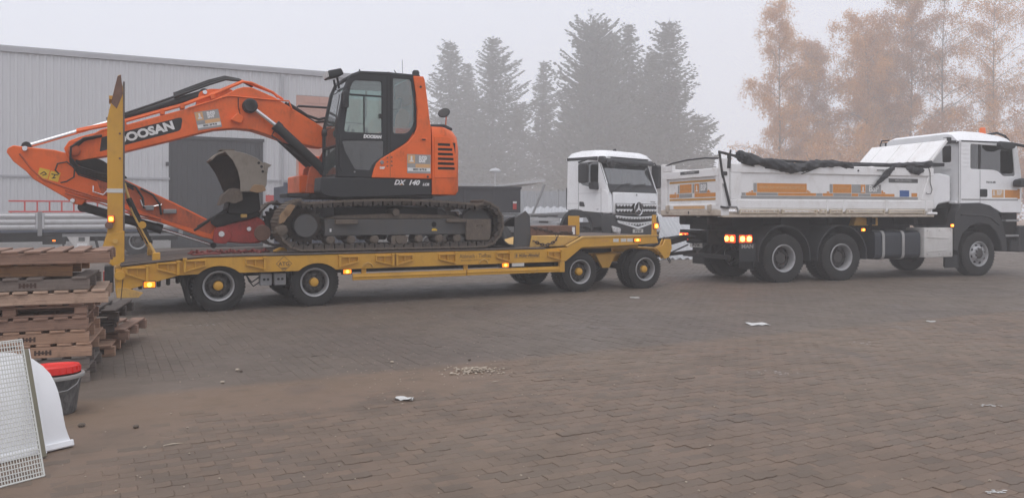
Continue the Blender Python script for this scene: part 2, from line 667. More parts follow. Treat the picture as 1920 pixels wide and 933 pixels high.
# ------------------------------------------------------------------ ground, paving
YAW = R(27.5)
U = Vector((math.cos(YAW), math.sin(YAW), 0))
N = Vector((-math.sin(YAW), math.cos(YAW), 0))
Q0 = 7.27                                     # line where the two laying patterns meet


def ground_material(name, joints):
    m, nt, b, o = _nt(name)
    geo = nt.nodes.new('ShaderNodeNewGeometry')
    P = geo.outputs['Position']
    dp = nt.nodes.new('ShaderNodeVectorMath')
    dp.operation = 'DOT_PRODUCT'
    nt.links.new(P, dp.inputs[0])
    dp.inputs[1].default_value = N
    dpu = nt.nodes.new('ShaderNodeVectorMath')
    dpu.operation = 'DOT_PRODUCT'
    nt.links.new(P, dpu.inputs[0])
    dpu.inputs[1].default_value = U
    q, p = dp.outputs['Value'], dpu.outputs['Value']
    big = noise(nt, .35, 5, .6, vec=P)
    mid = noise(nt, 1.6, 6, .65, vec=P)
    fine = noise(nt, 60, 4, .75, vec=P)
    grit = noise(nt, 260, 2, .7, vec=P)
    tone = nt.nodes.new('ShaderNodeAttribute')
    tone.attribute_name = 'tone'
    rear = ramp(nt, mth(nt, 'ADD', q, mth(nt, 'MULTIPLY', mth(nt, 'SUBTRACT', mid, .5), .15)), Q0 - .17, Q0 + .02)
    base = mixc(nt, rear, (.166, .111, .075), (.112, .087, .071))
    base = mixc(nt, ramp(nt, tone.outputs['Fac'], 0, 1, 0, .55 if joints else 0), base, (.075, .060, .046))
    base = mixc(nt, ramp(nt, big, .40, .72, 0, .40), base, (.185, .142, .098))
    base = mixc(nt, ramp(nt, mid, .48, .78, 0, .55), base, (.074, .058, .044))
    # red-brown sand swept along the seam between the two patterns
    wob = mth(nt, 'MULTIPLY', mth(nt, 'SUBTRACT', big, .5), 2.2)
    d = mth(nt, 'ABSOLUTE', mth(nt, 'SUBTRACT', mth(nt, 'ADD', q, wob), Q0 - .55))
    band = ramp(nt, d, .15, .75, 1, 0)
    lim = ramp(nt, p, .8, 4.2, 1, .12)
    sand = mth(nt, 'MULTIPLY', mth(nt, 'MULTIPLY', band, lim), ramp(nt, mid, .28, .62, .25, 1))
    base = mixc(nt, mth(nt, 'MULTIPLY', sand, .55), base, (.172, .110, .064))
    # grit and pale specks in the concrete
    base = mixc(nt, ramp(nt, fine, .35, .75, 0, .30), base, (.085, .068, .058))
    base = mixc(nt, ramp(nt, grit, .68, .80, 0, .45), base, (.34, .29, .25))
    # a few damp, oily patches
    oil = noise(nt, .9, 3, .5, vec=P, mapping=(1, .6, 1))
    wet = ramp(nt, oil, .62, .75)
    base = mixc(nt, mth(nt, 'MULTIPLY', wet, .45), base, (.055, .046, .042))
    nt.links.new(base, b.inputs['Base Color'])
    nt.links.new(mth(nt, 'SUBTRACT', ramp(nt, mid, .3, .7, .54, .74), mth(nt, 'MULTIPLY', wet, .2)), b.inputs['Roughness'])
    h = mth(nt, 'ADD', mth(nt, 'MULTIPLY', fine, .6), mth(nt, 'MULTIPLY', grit, .4))
    if not joints:
        br = nt.nodes.new('ShaderNodeTexBrick')
        mp = nt.nodes.new('ShaderNodeMapping')
        mp.inputs['Rotation'].default_value = (0, 0, -YAW)
        nt.links.new(P, mp.inputs['Vector'])
        nt.links.new(mp.outputs[0], br.inputs['Vector'])
        br.inputs['Scale'].default_value = 1
        br.inputs['Brick Width'].default_value = .2
        br.inputs['Row Height'].default_value = .2
        br.inputs['Mortar Size'].default_value = .006
        h = mth(nt, 'SUBTRACT', h, br.outputs['Fac'])
    bump(nt, b, h, .55, .004)
    return m


ground_material('paver_concrete', True)
ground_material('yard_far', False)
ml, ntl, bl, _o = _nt('leaf_litter')
geo_l = ntl.nodes.new('ShaderNodeNewGeometry')
ntl.links.new(mixc(ntl, ramp(ntl, noise(ntl, 3.5, 6, .75, vec=geo_l.outputs['Position']), .35, .65), (.12, .09, .05), (.30, .15, .075)), bl.inputs['Base Color'])
bl.inputs['Roughness'].default_value = .9


def pq(p, q, z=0.):
    v = U * p + N * q
    return (v.x, v.y, z)


OFF = (0, 0, 0)
QF = 27.0                                     # pavers are laid out one by one up to here
gb = MB()
gb.add([(-188, -188, -.03), (188, -188, -.03), (188, 188, -.03), (-188, 188, -.03)], [(0, 1, 2, 3)])
ground = put('ground', gb, 'yard_far', None, 0, 0)
tag(ground, 'bare ground of the foggy yard reaching to the horizon', 'ground', kind='structure')
jb = MB()                                     # bedding sand: lies higher where dirt has filled the joints
JN, JM = 260, 170
for j in range(JM + 1):
    for i in range(JN + 1):
        p_, q_ = -16 + 46 * i / JN, 1 + (QF - 1) * j / JM
        nz = sum(math.sin(p_ * a + q_ * b + c) for a, b, c in ((.9, 1.7, 1), (2.3, -1.1, 2), (-1.5, 2.9, 4), (4.1, 3.3, .5), (-5.2, 2.1, 3))) / 5
        fill = nz * .9 + 1.1 * math.exp(-((q_ - Q0 + .5) / .8) ** 2) * (1 if p_ < 2 else max(.0, 1 - (p_ - 2) / 3)) + .9 * max(0, min(1, (.6 - p_) / 1.6)) * (1 if q_ < Q0 else max(0, 1 - (q_ - Q0) / .7))
        z_ = -.0040 + .0060 * min(1, max(0, fill - .05))
        jb.v.append(pq(p_, q_, z_))
jb.f = [(j * (JN + 1) + i, j * (JN + 1) + i + 1, (j + 1) * (JN + 1) + i + 1, (j + 1) * (JN + 1) + i) for j in range(JM) for i in range(JN)]
ground_material('bed_dirt', True)
pavement = put('pavement', jb, 'bed_dirt', None, 0, 60)
tag(pavement, 'brown concrete block paving covering the yard', 'pavement', kind='structure')
fb = MB().add([pq(-60, QF, -.001), pq(60, QF, -.001), pq(60, 60, -.001), pq(-60, 60, -.001)], [(0, 1, 2, 3)])
link('far_yard', fb.mesh('far_yard', 0, 0), 'yard_far', pavement)
vb = MB().add([(9, 33, .01), (60, 27.5, .01), (110, 60, .02), (140, 180, .02), (-40, 182, .02), (-6, 66, .02)], [(0, 1, 2, 3, 4, 5)])
verge = put('verge', vb, 'leaf_litter', None, 0, 0)
tag(verge, 'strip of fallen brown leaves under the birch trees', 'verge', kind='structure')


def paver_geo(poly, ch=.0035, depth=.03):
    """top polygon with chamfer and skirt: returns verts, faces"""
    k = len(poly)
    c = (sum(p[0] for p in poly) / k, sum(p[1] for p in poly) / k)
    ins = []
    for i in range(k):
        a, b_, d_ = Vector(poly[i - 1]), Vector(poly[i]), Vector(poly[(i + 1) % k])
        n1 = (b_ - a).normalized()
        n2 = (d_ - b_).normalized()
        nn = Vector((-n1.y, n1.x)) + Vector((-n2.y, n2.x))
        nn = nn.normalized() if nn.length > 1e-6 else Vector((-n1.y, n1.x))
        q_ = b_ + nn * ch
        ins.append((q_.x, q_.y))
    vs = [(x, y, 0) for x, y in ins] + [(x, y, -ch * .7) for x, y in poly] + [(x, y, -depth) for x, y in poly]
    fs = [tuple(range(k))]
    for i in range(k):
        j = (i + 1) % k
        fs.append((i, i + k, j + k, j))
        fs.append((i + k, i + 2 * k, j + 2 * k, j + k))
    return np.array(vs), fs


GAP = .0011
# front: wavy interlocking blocks in running bond
LF, WF, AMP = .172, .089, .005


def wavy_block():
    # long joints swing +-AMP with period LF/2; cross joints have one kink
    def jy(x):
        t = (x / (LF / 2)) % 1.0
        return AMP * (4 * abs(t - .5) - 1)
    xs = [0, LF * .25, LF * .5, LF * .75, LF]
    bot = [(x + (GAP if x == 0 else -GAP if x == LF else 0), jy(x) + GAP) for x in xs]
    top = [(x + (GAP if x == 0 else -GAP if x == LF else 0), WF + jy(x) - GAP) for x in xs[::-1]]
    return bot + [(LF + .004 - GAP, WF * .5)] + top + [(.004 + GAP, WF * .5)]


front_v, front_f = paver_geo(wavy_block())
half_v, half_f = paver_geo(rect(GAP, GAP, .100 - GAP, .100 - GAP), .004)
rear_v, rear_f = paver_geo(rect(GAP * 1.4, GAP, .200 - GAP * 1.4, .100 - GAP), .005)
blocks = []                                   # (kind, p, q, turned)
for r_ in range(int((Q0 - .15 - 1) / WF)):
    qq = Q0 - .14 - (r_ + 1) * WF
    for c_ in range(-int(4 / LF) - 8, int(24 / LF)):
        pp = c_ * LF + (LF / 2 if r_ % 2 else 0)
        x, y, _ = pq(pp + LF / 2, qq + WF / 2)
        if y > 3.7 and abs(x) < .72 * y + .8:
            blocks.append((0, pp, qq, False))
# rear: plain blocks, long side away from the seam, every second column shifted
for c_ in range(-150, 420):
    for r_ in range(int((QF - Q0) / .2)):
        pp = c_ * .1
        qq = Q0 - .135 + r_ * .2 + (.1 if c_ % 2 else 0)
        x, y, _ = pq(pp + .05, qq + .1)
        if abs(x) < .72 * y + 1.0 and y < 30:
            blocks.append((2, pp, qq, True))
            if r_ == 0 and c_ % 2:
                blocks.append((3, pp, qq - .1, False))


def shown(bk):
    x, y, _ = pq(bk[1] + .1, bk[2] + .06)
    if abs(x) > .64 * y or y < 4.3:
        return 0
    return 1. / y ** 3


rng = np.random.default_rng(3)
order = sorted(range(len(blocks)), key=lambda i: -shown(blocks[i]))
single = set(order[:300])


def tone_attr(me, vals):
    a = me.attributes.new('tone', 'FLOAT', 'POINT')
    a.data.foreach_set('value', np.asarray(vals, dtype=np.float32))


def np_mesh(name, verts, faces, tone=None, smooth=False):
    me = bpy.data.meshes.new(name)
    me.from_pydata(verts.tolist() if hasattr(verts, 'tolist') else verts, [], faces)
    if tone is not None:
        tone_attr(me, tone)
    return me


variants = []
for k in range(6):
    me = np_mesh('paver', front_v, front_f, np.full(len(front_v), [.1, .3, .45, .6, .8, 1.][k]))
    me.materials.append(MATS['paver_concrete'])
    variants.append(me)
VS, FS, TN, base_i = [], [], [], 0
cu_, su_ = math.cos(YAW), math.sin(YAW)
for i, (kd, p_, q_, tr) in enumerate(blocks):
    dz = rng.normal(0, .0016)
    tl = rng.normal(0, .006, 2)
    if i in single and kd == 0:
        o = bpy.data.objects.new('paver', variants[int(rng.integers(6))])
        COL.objects.link(o)
        o.parent = pavement
        o.location = pq(p_, q_, dz)
        o.rotation_euler = (tl[0] * .8, tl[1] * .8, YAW)
        continue
    v = front_v if kd == 0 else half_v if kd == 3 else rear_v
    fcs = front_f if kd == 0 else half_f if kd == 3 else rear_f
    if tr:
        v = np.stack([.1 - v[:, 1], v[:, 0], v[:, 2]], 1)
    w = np.stack([v[:, 0] + p_, v[:, 1] + q_, v[:, 2] + dz + (v[:, 0] - .1) * tl[0] + (v[:, 1] - .06) * tl[1]], 1)
    VS.append(np.stack([w[:, 0] * cu_ - w[:, 1] * su_, w[:, 0] * su_ + w[:, 1] * cu_, w[:, 2]], 1))
    FS += [tuple(a + base_i for a in f) for f in fcs]
    TN.append(np.full(len(v), rng.random()))
    base_i += len(v)
VS = np.concatenate(VS)
me = np_mesh('paver_field', VS, FS, np.concatenate(TN))
pf = link('paver_field', me, 'paver_concrete', pavement)
pf['kind'] = 'stuff'
# ------------------------------------------------------------------ warehouse
HR = thing('warehouse', 'long grey corrugated metal hall with a dark gate behind the excavator', 'building', (-20.33, 31.3, 0), R(27.1))
OFF = (0, 0, 0)


def corrugated(x0, x1, z0, z1, pitch, depth, y=0., hole=None):
    """trapezoid sheeting in the xz plane, facing -y"""
    mb = MB()
    n = int(round((x1 - x0) / pitch))
    pr = []
    for i in range(n):
        a = x0 + (x1 - x0) * i / n
        w = (x1 - x0) / n
        pr += [(a, y), (a + w * .50, y), (a + w * .60, y - depth), (a + w * .90, y - depth)]
    pr.append((x1, y))
    k = len(pr)
    vs = [(a, b, z0) for a, b in pr] + [(a, b, z1) for a, b in pr]
    mb.add(vs, [(i, i + 1, i + 1 + k, i + k) for i in range(k - 1)])
    return mb


# cladding sheets, about one metre wide each, upper and lower course with a seam at 3 m
GX0, GX1, GZ = 6.23, 10.1, 4.76
for i in range(-10, 15):
    x0, x1 = i * 1.0 + .6, i * 1.0 + 1.6
    segs = [(3.02, 8.0), (.35, 2.98)]
    if x1 > GX0 + .01 and x0 < GX1 - .01:
        segs = [(GZ, 8.0)]
        x0, x1 = x0, x1
    if x0 >= 11.58 - .5:
        segs = [(7.0, 8.0)] if x0 > 11.5 else segs
    for z0, z1 in segs:
        put('wall_panel', corrugated(x0, x1, z0, z1, .25, .025), 'hall_wall', HR, 0, 25)
put('wall_panel', corrugated(5.6, GX0, .35, 4.76, .315, .035), 'hall_wall', HR, 0, 25)
put('wall_panel', corrugated(GX1, 10.6, .35, 4.76, .25, .035), 'hall_wall', HR, 0, 25)
put('core_wall', MB().box(-9.4, GX0, .05, .3, 0, 8).box(GX1, 16, .05, .3, 0, 8).box(GX0, GX1, .05, .3, GZ, 8), 'hall_trim', HR)
put('side_wall', MB().box(15.8, 16, .3, 30, 0, 8), 'hall_wall', HR)
put('roof', MB().box(-9.5, 16.1, .0, 30, 8.02, 8.2), 'hall_trim', HR)
put('eaves_trim', MB().box(-9.5, 16.1, -.10, -.002, 7.93, 8.14), 'hall_trim', HR, .01)
put('plinth', MB().box(-9.4, GX0, -.06, .04, 0, .34).box(GX1, 16, -.06, .04, 0, .34), 'concrete_far', HR, .01)
put('seam_rail', MB().box(-9.4, GX0 - .03, -.075, -.04, 2.96, 3.04), 'hall_trim', HR)
put('seam_rail', MB().box(GX1 + .05, 11.5, -.075, -.04, 2.96, 3.04), 'hall_trim', HR)
gate = put('gate', MB().box(GX0, GX1, .06, .12, 0, GZ - .003), 'gate_grey', HR)
for k in range(19):
    x = GX0 + .05 + k * (GX1 - GX0 - .1) / 18.5
    put('gate_board', MB().box(x, x + .195, .028, .058, .03, GZ - .03), 'gate_grey', gate, .006)
put('gate_rail', MB().box(GX0 - .15, GX1 + .05, -.06, .02, GZ - .02, GZ + .12), 'gate_grey', HR)
put('gate_jamb', MB().box(GX0 - .08, GX0, -.04, .05, 0, GZ), 'gate_grey', HR)
put('gate_jamb', MB().box(GX1, GX1 + .06, -.04, .05, 0, GZ), 'hall_trim', HR)
put('hinge', MB().box(GX0 - .2, GX0 - .06, -.06, .0, 3.55, 3.72), 'gate_grey', HR)
# brick infill beside the gate
bw = put('brick_wall', MB().box(11.55, 15.8, -.02, .04, .34, 6.98), 'brick_pink', HR)
bm_ = MB().box(0, .70, 0, .025, 0, .30).mesh('brick', .008)
bm_.materials.append(MATS['brick_pink'])
for r_ in range(14):
    for c_ in range(10):
        x = 11.58 + c_ * .72 + (.36 if r_ % 2 else 0)
        if x + .7 > 15.8:
            continue
        b_ = link('brick', bm_, None, bw, (x, -.047 + random.uniform(-.004, .004), 2.55 + r_ * .315))
# small wall fittings
put('wall_lamp', MB().box(-.55 + 2.2, -.35 + 2.2, -.2, -.04, 2.72, 2.95), 'gate_grey', HR, .02)
put('downpipe', MB().tube([(10.95, -.12, .1), (10.95, -.12, 7.9)], .05, 8), 'hall_trim', HR)

# ------------------------------------------------------------------ red and white barrier by the hall
br = thing('barrier', 'red and white striped barrier board beside the dark gate', 'barrier', (-11.0, 35.2, 0), R(27.1))
for k, (z0, mt) in enumerate(((2.02, 'ladder_red'), (1.62, 'sheet_white'), (1.22, 'ladder_red'))):
    put('board', MB().box(0, 2.4, 0, .04, z0, z0 + .30), mt, br, .005)
for x in (.1, 2.25):
    put('post', MB().box(x, x + .07, .045, .11, 0, 2.35), 'steel_dull', br)

# ------------------------------------------------------------------ navy container
ct = thing('container', 'navy blue corrugated steel container behind the excavator tracks', 'container', (-8.34, 29.0, 0), R(27.1))
put('side_wall', corrugated(.06, 2.9, .18, 2.5, .236, .04, .05), 'navy', ct, 0, 25)
put('body', MB().box(.02, 2.94, .06, 2.4, .12, 2.52), 'navy', ct)
put('top_rail', MB().box(0, 2.96, -.01, .06, 2.5, 2.62), 'navy', ct, .01)
put('bottom_rail', MB().box(0, 2.96, -.01, .06, .0, .17), 'navy', ct, .01)
for x in (-.06, 2.9):
    put('corner_post', MB().box(x, x + .12, -.03, .1, 0, 2.64), 'navy', ct, .01)

# ------------------------------------------------------------------ dark tipper trailer behind
dk = thing('tipper_trailer', 'dark grey steel tipper body with a red tail light, parked behind the excavator', 'trailer', (-3.1, 26.2, 0), R(14))
put('tub', MB().prism([(-.5, 1.52), (3.5, 1.52), (3.5, 2.36), (-.5, 2.36)], 0, 2.3), 'skip_grey', dk, .02)
put('top_rim', MB().box(-.55, 3.53, -.04, .05, 2.33, 2.42), 'skip_grey', dk, .01)
for x in (.5, 1.5, 2.5):
    put('rib', MB().box(x, x + .07, -.03, -.001, 1.55, 2.33), 'skip_grey', dk, .006)
tl = put('tail_light', MB().box(3.20, 3.36, -.04, -.001, 1.62, 1.93), 'black_plastic', dk, .006)
put('lens', MB().box(3.215, 3.345, -.055, -.04, 1.64, 1.83), 'lens_red', tl, .004)
put('lens', MB().box(3.215, 3.345, -.055, -.04, 1.84, 1.91), 'lens_clear', tl, .004)
put('chassis', MB().box(-.4, 4.2, .6, .8, 1.2, 1.5).box(-.4, 4.2, 1.5, 1.7, 1.2, 1.5), 'steel_dull', dk)
put('bumper_bar', MB().box(2.2, 4.6, .1, .2, 1.36, 1.47), 'alu', dk, .01)
put('mudguard', MB().box(-.2, 3.2, .05, .5, 1.15, 1.22), 'black_plastic', dk)
WS = wheel_meshes('bg', .50, .3, .29, .10, 8, 'rim_silver', 'rim_dark', 'rim_dark', .12, .05)
for x in (.4, 1.8):
    put_wheel(WS, dk, x, .06, .50)
    put_wheel(WS, dk, x, 2.24, .50, True)
put('axle', MB().tube([(.4, .3, .5), (.4, 2.0, .5)], .07, 8).tube([(1.8, .3, .5), (1.8, 2.0, .5)], .07, 8), 'black_under', dk)
for y in (.6, 1.55):
    put('landing_leg', MB().box(3.6, 3.72, y, y + .12, 0, 1.2), 'black_under', dk)

# ------------------------------------------------------------------ site fence of white sheets
fe = thing('sheet_fence', 'white corrugated sheet fence behind the dark tipper body', 'fence', (-8.0, 36.5, 0), R(3))
for i in range(14):
    put('panel', corrugated(i * 1.02, i * 1.02 + 1.0, .5, 2.55, .2, .03), 'sheet_white', fe, 0, 25)
for i in range(8):
    put('post', MB().box(i * 2.04 - .04, i * 2.04 + .04, .02, .10, 0, 2.62), 'steel_dull', fe)
put('rail', MB().box(-.05, 14.3, .03, .07, 2.35, 2.42).box(-.05, 14.3, .03, .07, .7, .77), 'steel_dull', fe)

# corrugated sheets stacked low in front of the fence, and loose ones leaning on the yard
def sheet_obj(name, label, loc, rz, w, h, lean, n_p, group=None, thick=.02):
    t = thing(name, label, 'metal sheet', loc, rz, group)
    mb = MB()
    pr = []
    for i in range(n_p * 8 + 1):
        pr.append((w * i / (n_p * 8), 0.045 * math.cos(2 * math.pi * i / 8)))
    c, s_ = math.cos(lean), math.sin(lean)
    vs = []
    for tt in (0, h):
        for d in (0, thick):
            for x, yy in pr:
                yy2 = yy + d
                vs.append((x, tt * s_ + yy2 * c, tt * c - yy2 * s_ + .03))
    k = len(pr)
    fs = []
    for i in range(k - 1):
        fs += [(i, i + 1, 2 * k + i + 1, 2 * k + i), (k + i + 1, k + i, 3 * k + i, 3 * k + i + 1), (i + 1, i, k + i, k + i + 1), (2 * k + i, 2 * k + i + 1, 3 * k + i + 1, 3 * k + i)]
    fs += [(0, 2 * k, 3 * k, k), (k - 1, 2 * k - 1, 4 * k - 1, 3 * k - 1)]
    mb.add(vs, fs)
    put('sheet', mb, 'sheet_white', t, 0, 60)
    put('prop', MB().box(.2, .26, h * s_ * .85, h * s_ * .85 + .06, 0, h * c * .8).box(w - .26, w - .2, h * s_ * .85, h * s_ * .85 + .06, 0, h * c * .8), 'wood_grey', t)
    return t


sheet_obj('corrugated_sheet', 'white corrugated sheet leaning on the ground between trailer drawbar and dump truck', (4.55, 25.4, 0), R(14), 2.4, 2.3, R(52), 9)
sheet_obj('corrugated_sheet', 'white corrugated sheet sloping low in front of the sheet fence', (.3, 32.5, 1.05), R(-12), 2.6, 1.2, R(55), 9)
tr_ = thing('trestle', 'low timber trestle carrying the sloping sheet by the fence', 'trestle', (.3, 32.5, 0), R(-12))
for x in (.15, 2.3):
    put('leg', MB().box(x, x + .1, .05, .15, 0, 1.05), 'wood_grey', tr_)
    put('leg', MB().box(x, x + .1, .75, .85, 0, 1.05), 'wood_grey', tr_)
put('beam', MB().box(0, 2.6, .0, .9, 1.0, 1.06), 'wood_grey', tr_)
pl_ = thing('steel_prop', 'grey steel prop slanting in front of the white sheet fence', 'prop', (.35, 31.0, 0), 0)
put('tube', MB().tube([(-.15, 0, 0), (.95, .3, 2.65)], .05, 8), 'steel_dull', pl_)
put('foot_plate', MB().box(-.28, -.02, -.12, .12, 0, .02), 'steel_dull', pl_)

# ------------------------------------------------------------------ far shed and lamp post in the fog
sh = thing('far_shed', 'pale low shed roof half lost in the fog behind the fence', 'shed', (-.85, 56, 0), R(8))
put('wall', MB().box(0, 3, 0, 5, 0, 3.3), 'concrete_far', sh)
put('roof', MB().prism([(-.2, 3.38), (3.2, 3.72), (3.2, 3.95), (-.2, 3.50)], -.4, 5.4), 'sheet_white', sh, .02)
put('fascia', MB().box(-.1, 3.1, -.45, -.41, 3.1, 3.3), 'concrete_far', sh)
lp = thing('street_lamp', 'slim street lamp with a round head in front of the foggy conifers', 'street lamp', (-1.25, 58, 0))
put('pole', MB().tube([(0, 0, 0), (0, 0, 4.5)], [.09, .05], 8), 'alu', lp)
put('lamp_head', MB().lathe([(.05, 4.45), (.40, 4.55), (.45, 4.62), (.28, 4.78), (.02, 4.84)], 16, (0, 0, 0), 'z'), 'sheet_white', lp)
rl = thing('railing', 'thin pale railing above the dark tipper body', 'railing', (-6.5, 40, 0), R(2))
put('rail', MB().box(0, 5.6, 0, .05, 2.95, 3.02), 'sheet_white', rl)
for k in range(5):
    put('post', MB().box(k * 1.35, k * 1.35 + .06, 0, .06, 0, 2.95), 'sheet_white', rl)

# ------------------------------------------------------------------ flatbed lorry by the hall
fb_ = thing('flatbed_lorry', 'flatbed lorry with silver aluminium side boards parked against the hall', 'lorry', (-18, 26.5, 0), R(27.1))
for x0, x1 in ((-3.2, -.7), (-.62, 1.72), (1.95, 4.0), (4.06, 6.3)):
    b_ = put('side_board', MB().prism([(0, .93), (0, 1.52), (.035, 1.52), (.035, .93)], x0, x1, 'x'), 'alu', fb_, .004)
    for z in (.97, 1.15, 1.35):
        put('board_rib', MB().prism([(-.03, z), (-.001, z - .03), (-.001, z + .13), (-.03, z + .10)], x0 + .02, x1 - .02, 'x'), 'alu', b_, .006)
for x in (-.67, 1.83, 4.03, 6.34):
    put('stake', MB().box(x - .07, x + .07, -.06, .04, .72, 1.56), 'steel_dull', fb_, .01)
put('bed', MB().box(-3.2, 6.4, .04, 2.4, .86, .96), 'steel_dull', fb_)
put('side_rave', MB().box(-3.2, 6.4, -.02, .039, .84, .925), 'navy', fb_, .008)
put('chassis', MB().box(-3, 6.3, .7, .85, .5, .86).box(-3, 6.3, 1.6, 1.75, .5, .86), 'black_under', fb_)
for x in (-1.6, 4.9):
    put_wheel(WS, fb_, x, .1, .50)
    put_wheel(WS, fb_, x, 2.3, .50, True)
put('axle', MB().tube([(-1.6, .4, .5), (-1.6, 2.0, .5)], .07, 8).tube([(4.9, .4, .5), (4.9, 2.0, .5)], .07, 8), 'black_under', fb_)
put('mud_flap', MB().box(2.5, 2.55, .12, .6, .2, .8), 'black_plastic', fb_)
tb = put('tool_box', MB().prism([(2.62, .72), (3.35, .72), (3.35, .1), (2.95, .1)], .06, .5), 'white_box', fb_, .02)
put('notice', MB().box(2.95, 3.28, .045, .055, .28, .45), 'print_white', tb)
put('notice', MB().box(3.0, 3.2, .045, .055, .52, .66), 'print_dark', tb)
for k in range(4):
    put('bracket', MB().bar((3.5 + k * .28, .1, .74), (3.62 + k * .28, .1, .22), .05, .09), 'black_under', fb_)
put('underride_bar', MB().box(2.5, 6.3, .05, .1, .68, .78), 'steel_dull', fb_)
lamp(fb_, 'marker_lamp', frame_side(.04), 2.25, .55, .10, .05, 'black_plastic', 'amber', None)
put('lamp_bracket', MB().box(1.9, 2.6, .05, .4, .42, .70), 'black_under', fb_)
# red ladder lying on the lorry
ld = thing('ladder', 'red ladder lying on its edge on the flatbed lorry', 'ladder', (-18, 26.5, 0), R(27.1))
for z in (1.535, 1.90):
    put('stile', MB().box(.9, 4.9, .045, .10, z, z + .055), 'ladder_red', ld, .006)
for k in range(10):
    x = 1.35 + k * .37
    put('rung', MB().box(x, x + .05, .055, .09, 1.585, 1.905), 'ladder_red', ld, .005)
put('foot', MB().box(.95, 1.0, .05, .09, .965, 1.535).box(4.75, 4.8, .05, .09, .965, 1.535), 'ladder_red', ld)
# ------------------------------------------------------------------ low-loader trailer (frame: x forward from the rear axle, y away from the camera, near side y=0)
TA = R(27.1)
TBASE = (-4.476, 12.05, 0)
OFF = (0, 0, 0)
TRL = thing('low_loader_trailer', 'yellow four-axle low-loader trailer carrying the orange excavator', 'trailer', TBASE, TA)
FS0 = frame_side(0)


def arc(cx, cz, r, a0, a1, n):
    return [(cx + r * math.cos(R(a0 + (a1 - a0) * i / n)), cz + r * math.sin(R(a0 + (a1 - a0) * i / n))) for i in range(n + 1)]


def low_arch(cx):
    return arc(cx, .25, .45, 48, 132, 8)


side = [(-1.33, .72), (-.61, .79), (-.2, .828), (5.70, .838), (6.20, .862), (6.56, 1.035), (8.29, 1.045), (8.33, .91), (7.79, .885), (6.80, .86), (6.53, .855), (6.17, .605), (5.76, .60)]
side += low_arch(1.50) + low_arch(.0) + [(-.57, .575), (-1.22, .40), (-1.28, .27), (-1.40, .28), (-1.42, .40)]
for y0, nm in ((0, 'side_beam'), (2.44, 'side_beam')):
    put(nm, MB().prism(side, y0, y0 + .025), 'yellow', TRL, .003)
put('bottom_flange', MB().box(1.86, 6.12, .026, .13, .592, .61), 'yellow', TRL, .003)
put('bottom_flange', MB().box(.34, 1.16, .026, .13, .58, .60), 'yellow', TRL, .003)
put('bottom_flange', MB().prism([(6.17, .60), (6.53, .85), (6.53, .87), (6.15, .625)], .026, .13), 'yellow', TRL, .003)
put('bottom_flange', MB().box(6.56, 8.28, .026, .14, .895, .912), 'yellow', TRL, .003)
# worn steel border of the deck
edge = [(-1.36, .735), (-.62, .805), (-.2, .84), (5.72, .85), (5.72, .872), (-.2, .866), (-.62, .835), (-1.36, .762)]
for y0 in (-.012, 2.40):
    put('deck_border', MB().prism(edge, y0, y0 + .08), 'deck_edge', TRL, .004)
put('deck_border', MB().prism([(6.2, .866), (6.56, 1.038), (8.33, 1.048), (8.33, 1.072), (6.55, 1.064), (6.17, .89)], -.012, .06), 'yellow_worn', TRL, .004)
# planks of the low deck run lengthwise; the tail slopes down
for k in range(10):
    y0 = .075 + k * .232
    z = random.uniform(-.004, .004)
    put('deck_plank', MB().prism([(-.2, .825 + z), (5.7, .832 + z), (5.7, .868 + z), (-.2, .862 + z)], y0, y0 + .226), 'deck_wood', TRL, .004)
    put('tail_plank', MB().prism([(-1.34, .715 + z), (-.21, .82 + z), (-.21, .862 + z), (-1.34, .752 + z)], y0, y0 + .226), 'deck_wood', TRL, .004)
    put('neck_plank', MB().box(6.60, 8.27, y0, y0 + .226, 1.03 + z * .5, 1.068 + z * .5), 'deck_wood', TRL, .004)
put('understructure', MB().box(-.9, 6.2, .45, .62, .50, .80).box(-.9, 6.2, 1.85, 2.02, .50, .80), 'black_under', TRL)
put('neck_frame', MB().box(6.1, 8.2, .5, .66, .80, 1.02).box(6.1, 8.2, 1.8, 1.96, .80, 1.02), 'yellow', TRL)
for k in range(9):
    x = .72 + k * .62
    put('cross_member', MB().box(x, x + .08, .03, 2.43, .66, .80), 'black_under', TRL)
put('rear_beam', MB().box(-1.42, -1.30, .03, 2.42, .42, .70), 'yellow', TRL, .01)

# stake pockets: tapered brackets on the side beam
def pocket(x0, x1, post_right, zt=.80, zb=.62, tilt=0.):
    mb = MB()
    xe, xp = (x0, x1) if post_right else (x1, x0)
    dz = tilt
    s = 1 if post_right else -1
    mb.prism([(xp - .018, zb + dz), (xp + .018, zb + dz), (xp + .018, zt + dz + .015), (xp - .018, zt + dz + .015)], -.055, -.001)
    te = zt + dz - tilt * .9 if tilt else zt
    mb.prism([(xe, te - .02), (xp - s * .018, zt + dz - .02), (xp - s * .018, zt + dz), (xe, te)], -.05, -.001)
    mb.prism([(xe, te - .10), (xp - s * .018, zb + dz + .01), (xp - s * .018, zb + dz + .028), (xe, te - .082)], -.05, -.001)
    mb.prism([(xe - .01, te - .10), (xe + .01, te - .10), (xe + .01, te), (xe - .01, te)], -.045, -.001)
    xm = (xe + xp) / 2
    mb.prism([(xm - .008, te - .125), (xm + .008, te - .125), (xm + .008, te - .015), (xm - .008, te - .015)], -.04, -.001)
    mb.prism([(xp - .028, zt + dz + .0), (xp + .028, zt + dz), (xp + .028, zt + dz + .03), (xp - .028, zt + dz + .03)], -.065, -.001)
    return put('stake_pocket', mb, 'yellow', TRL, .002)


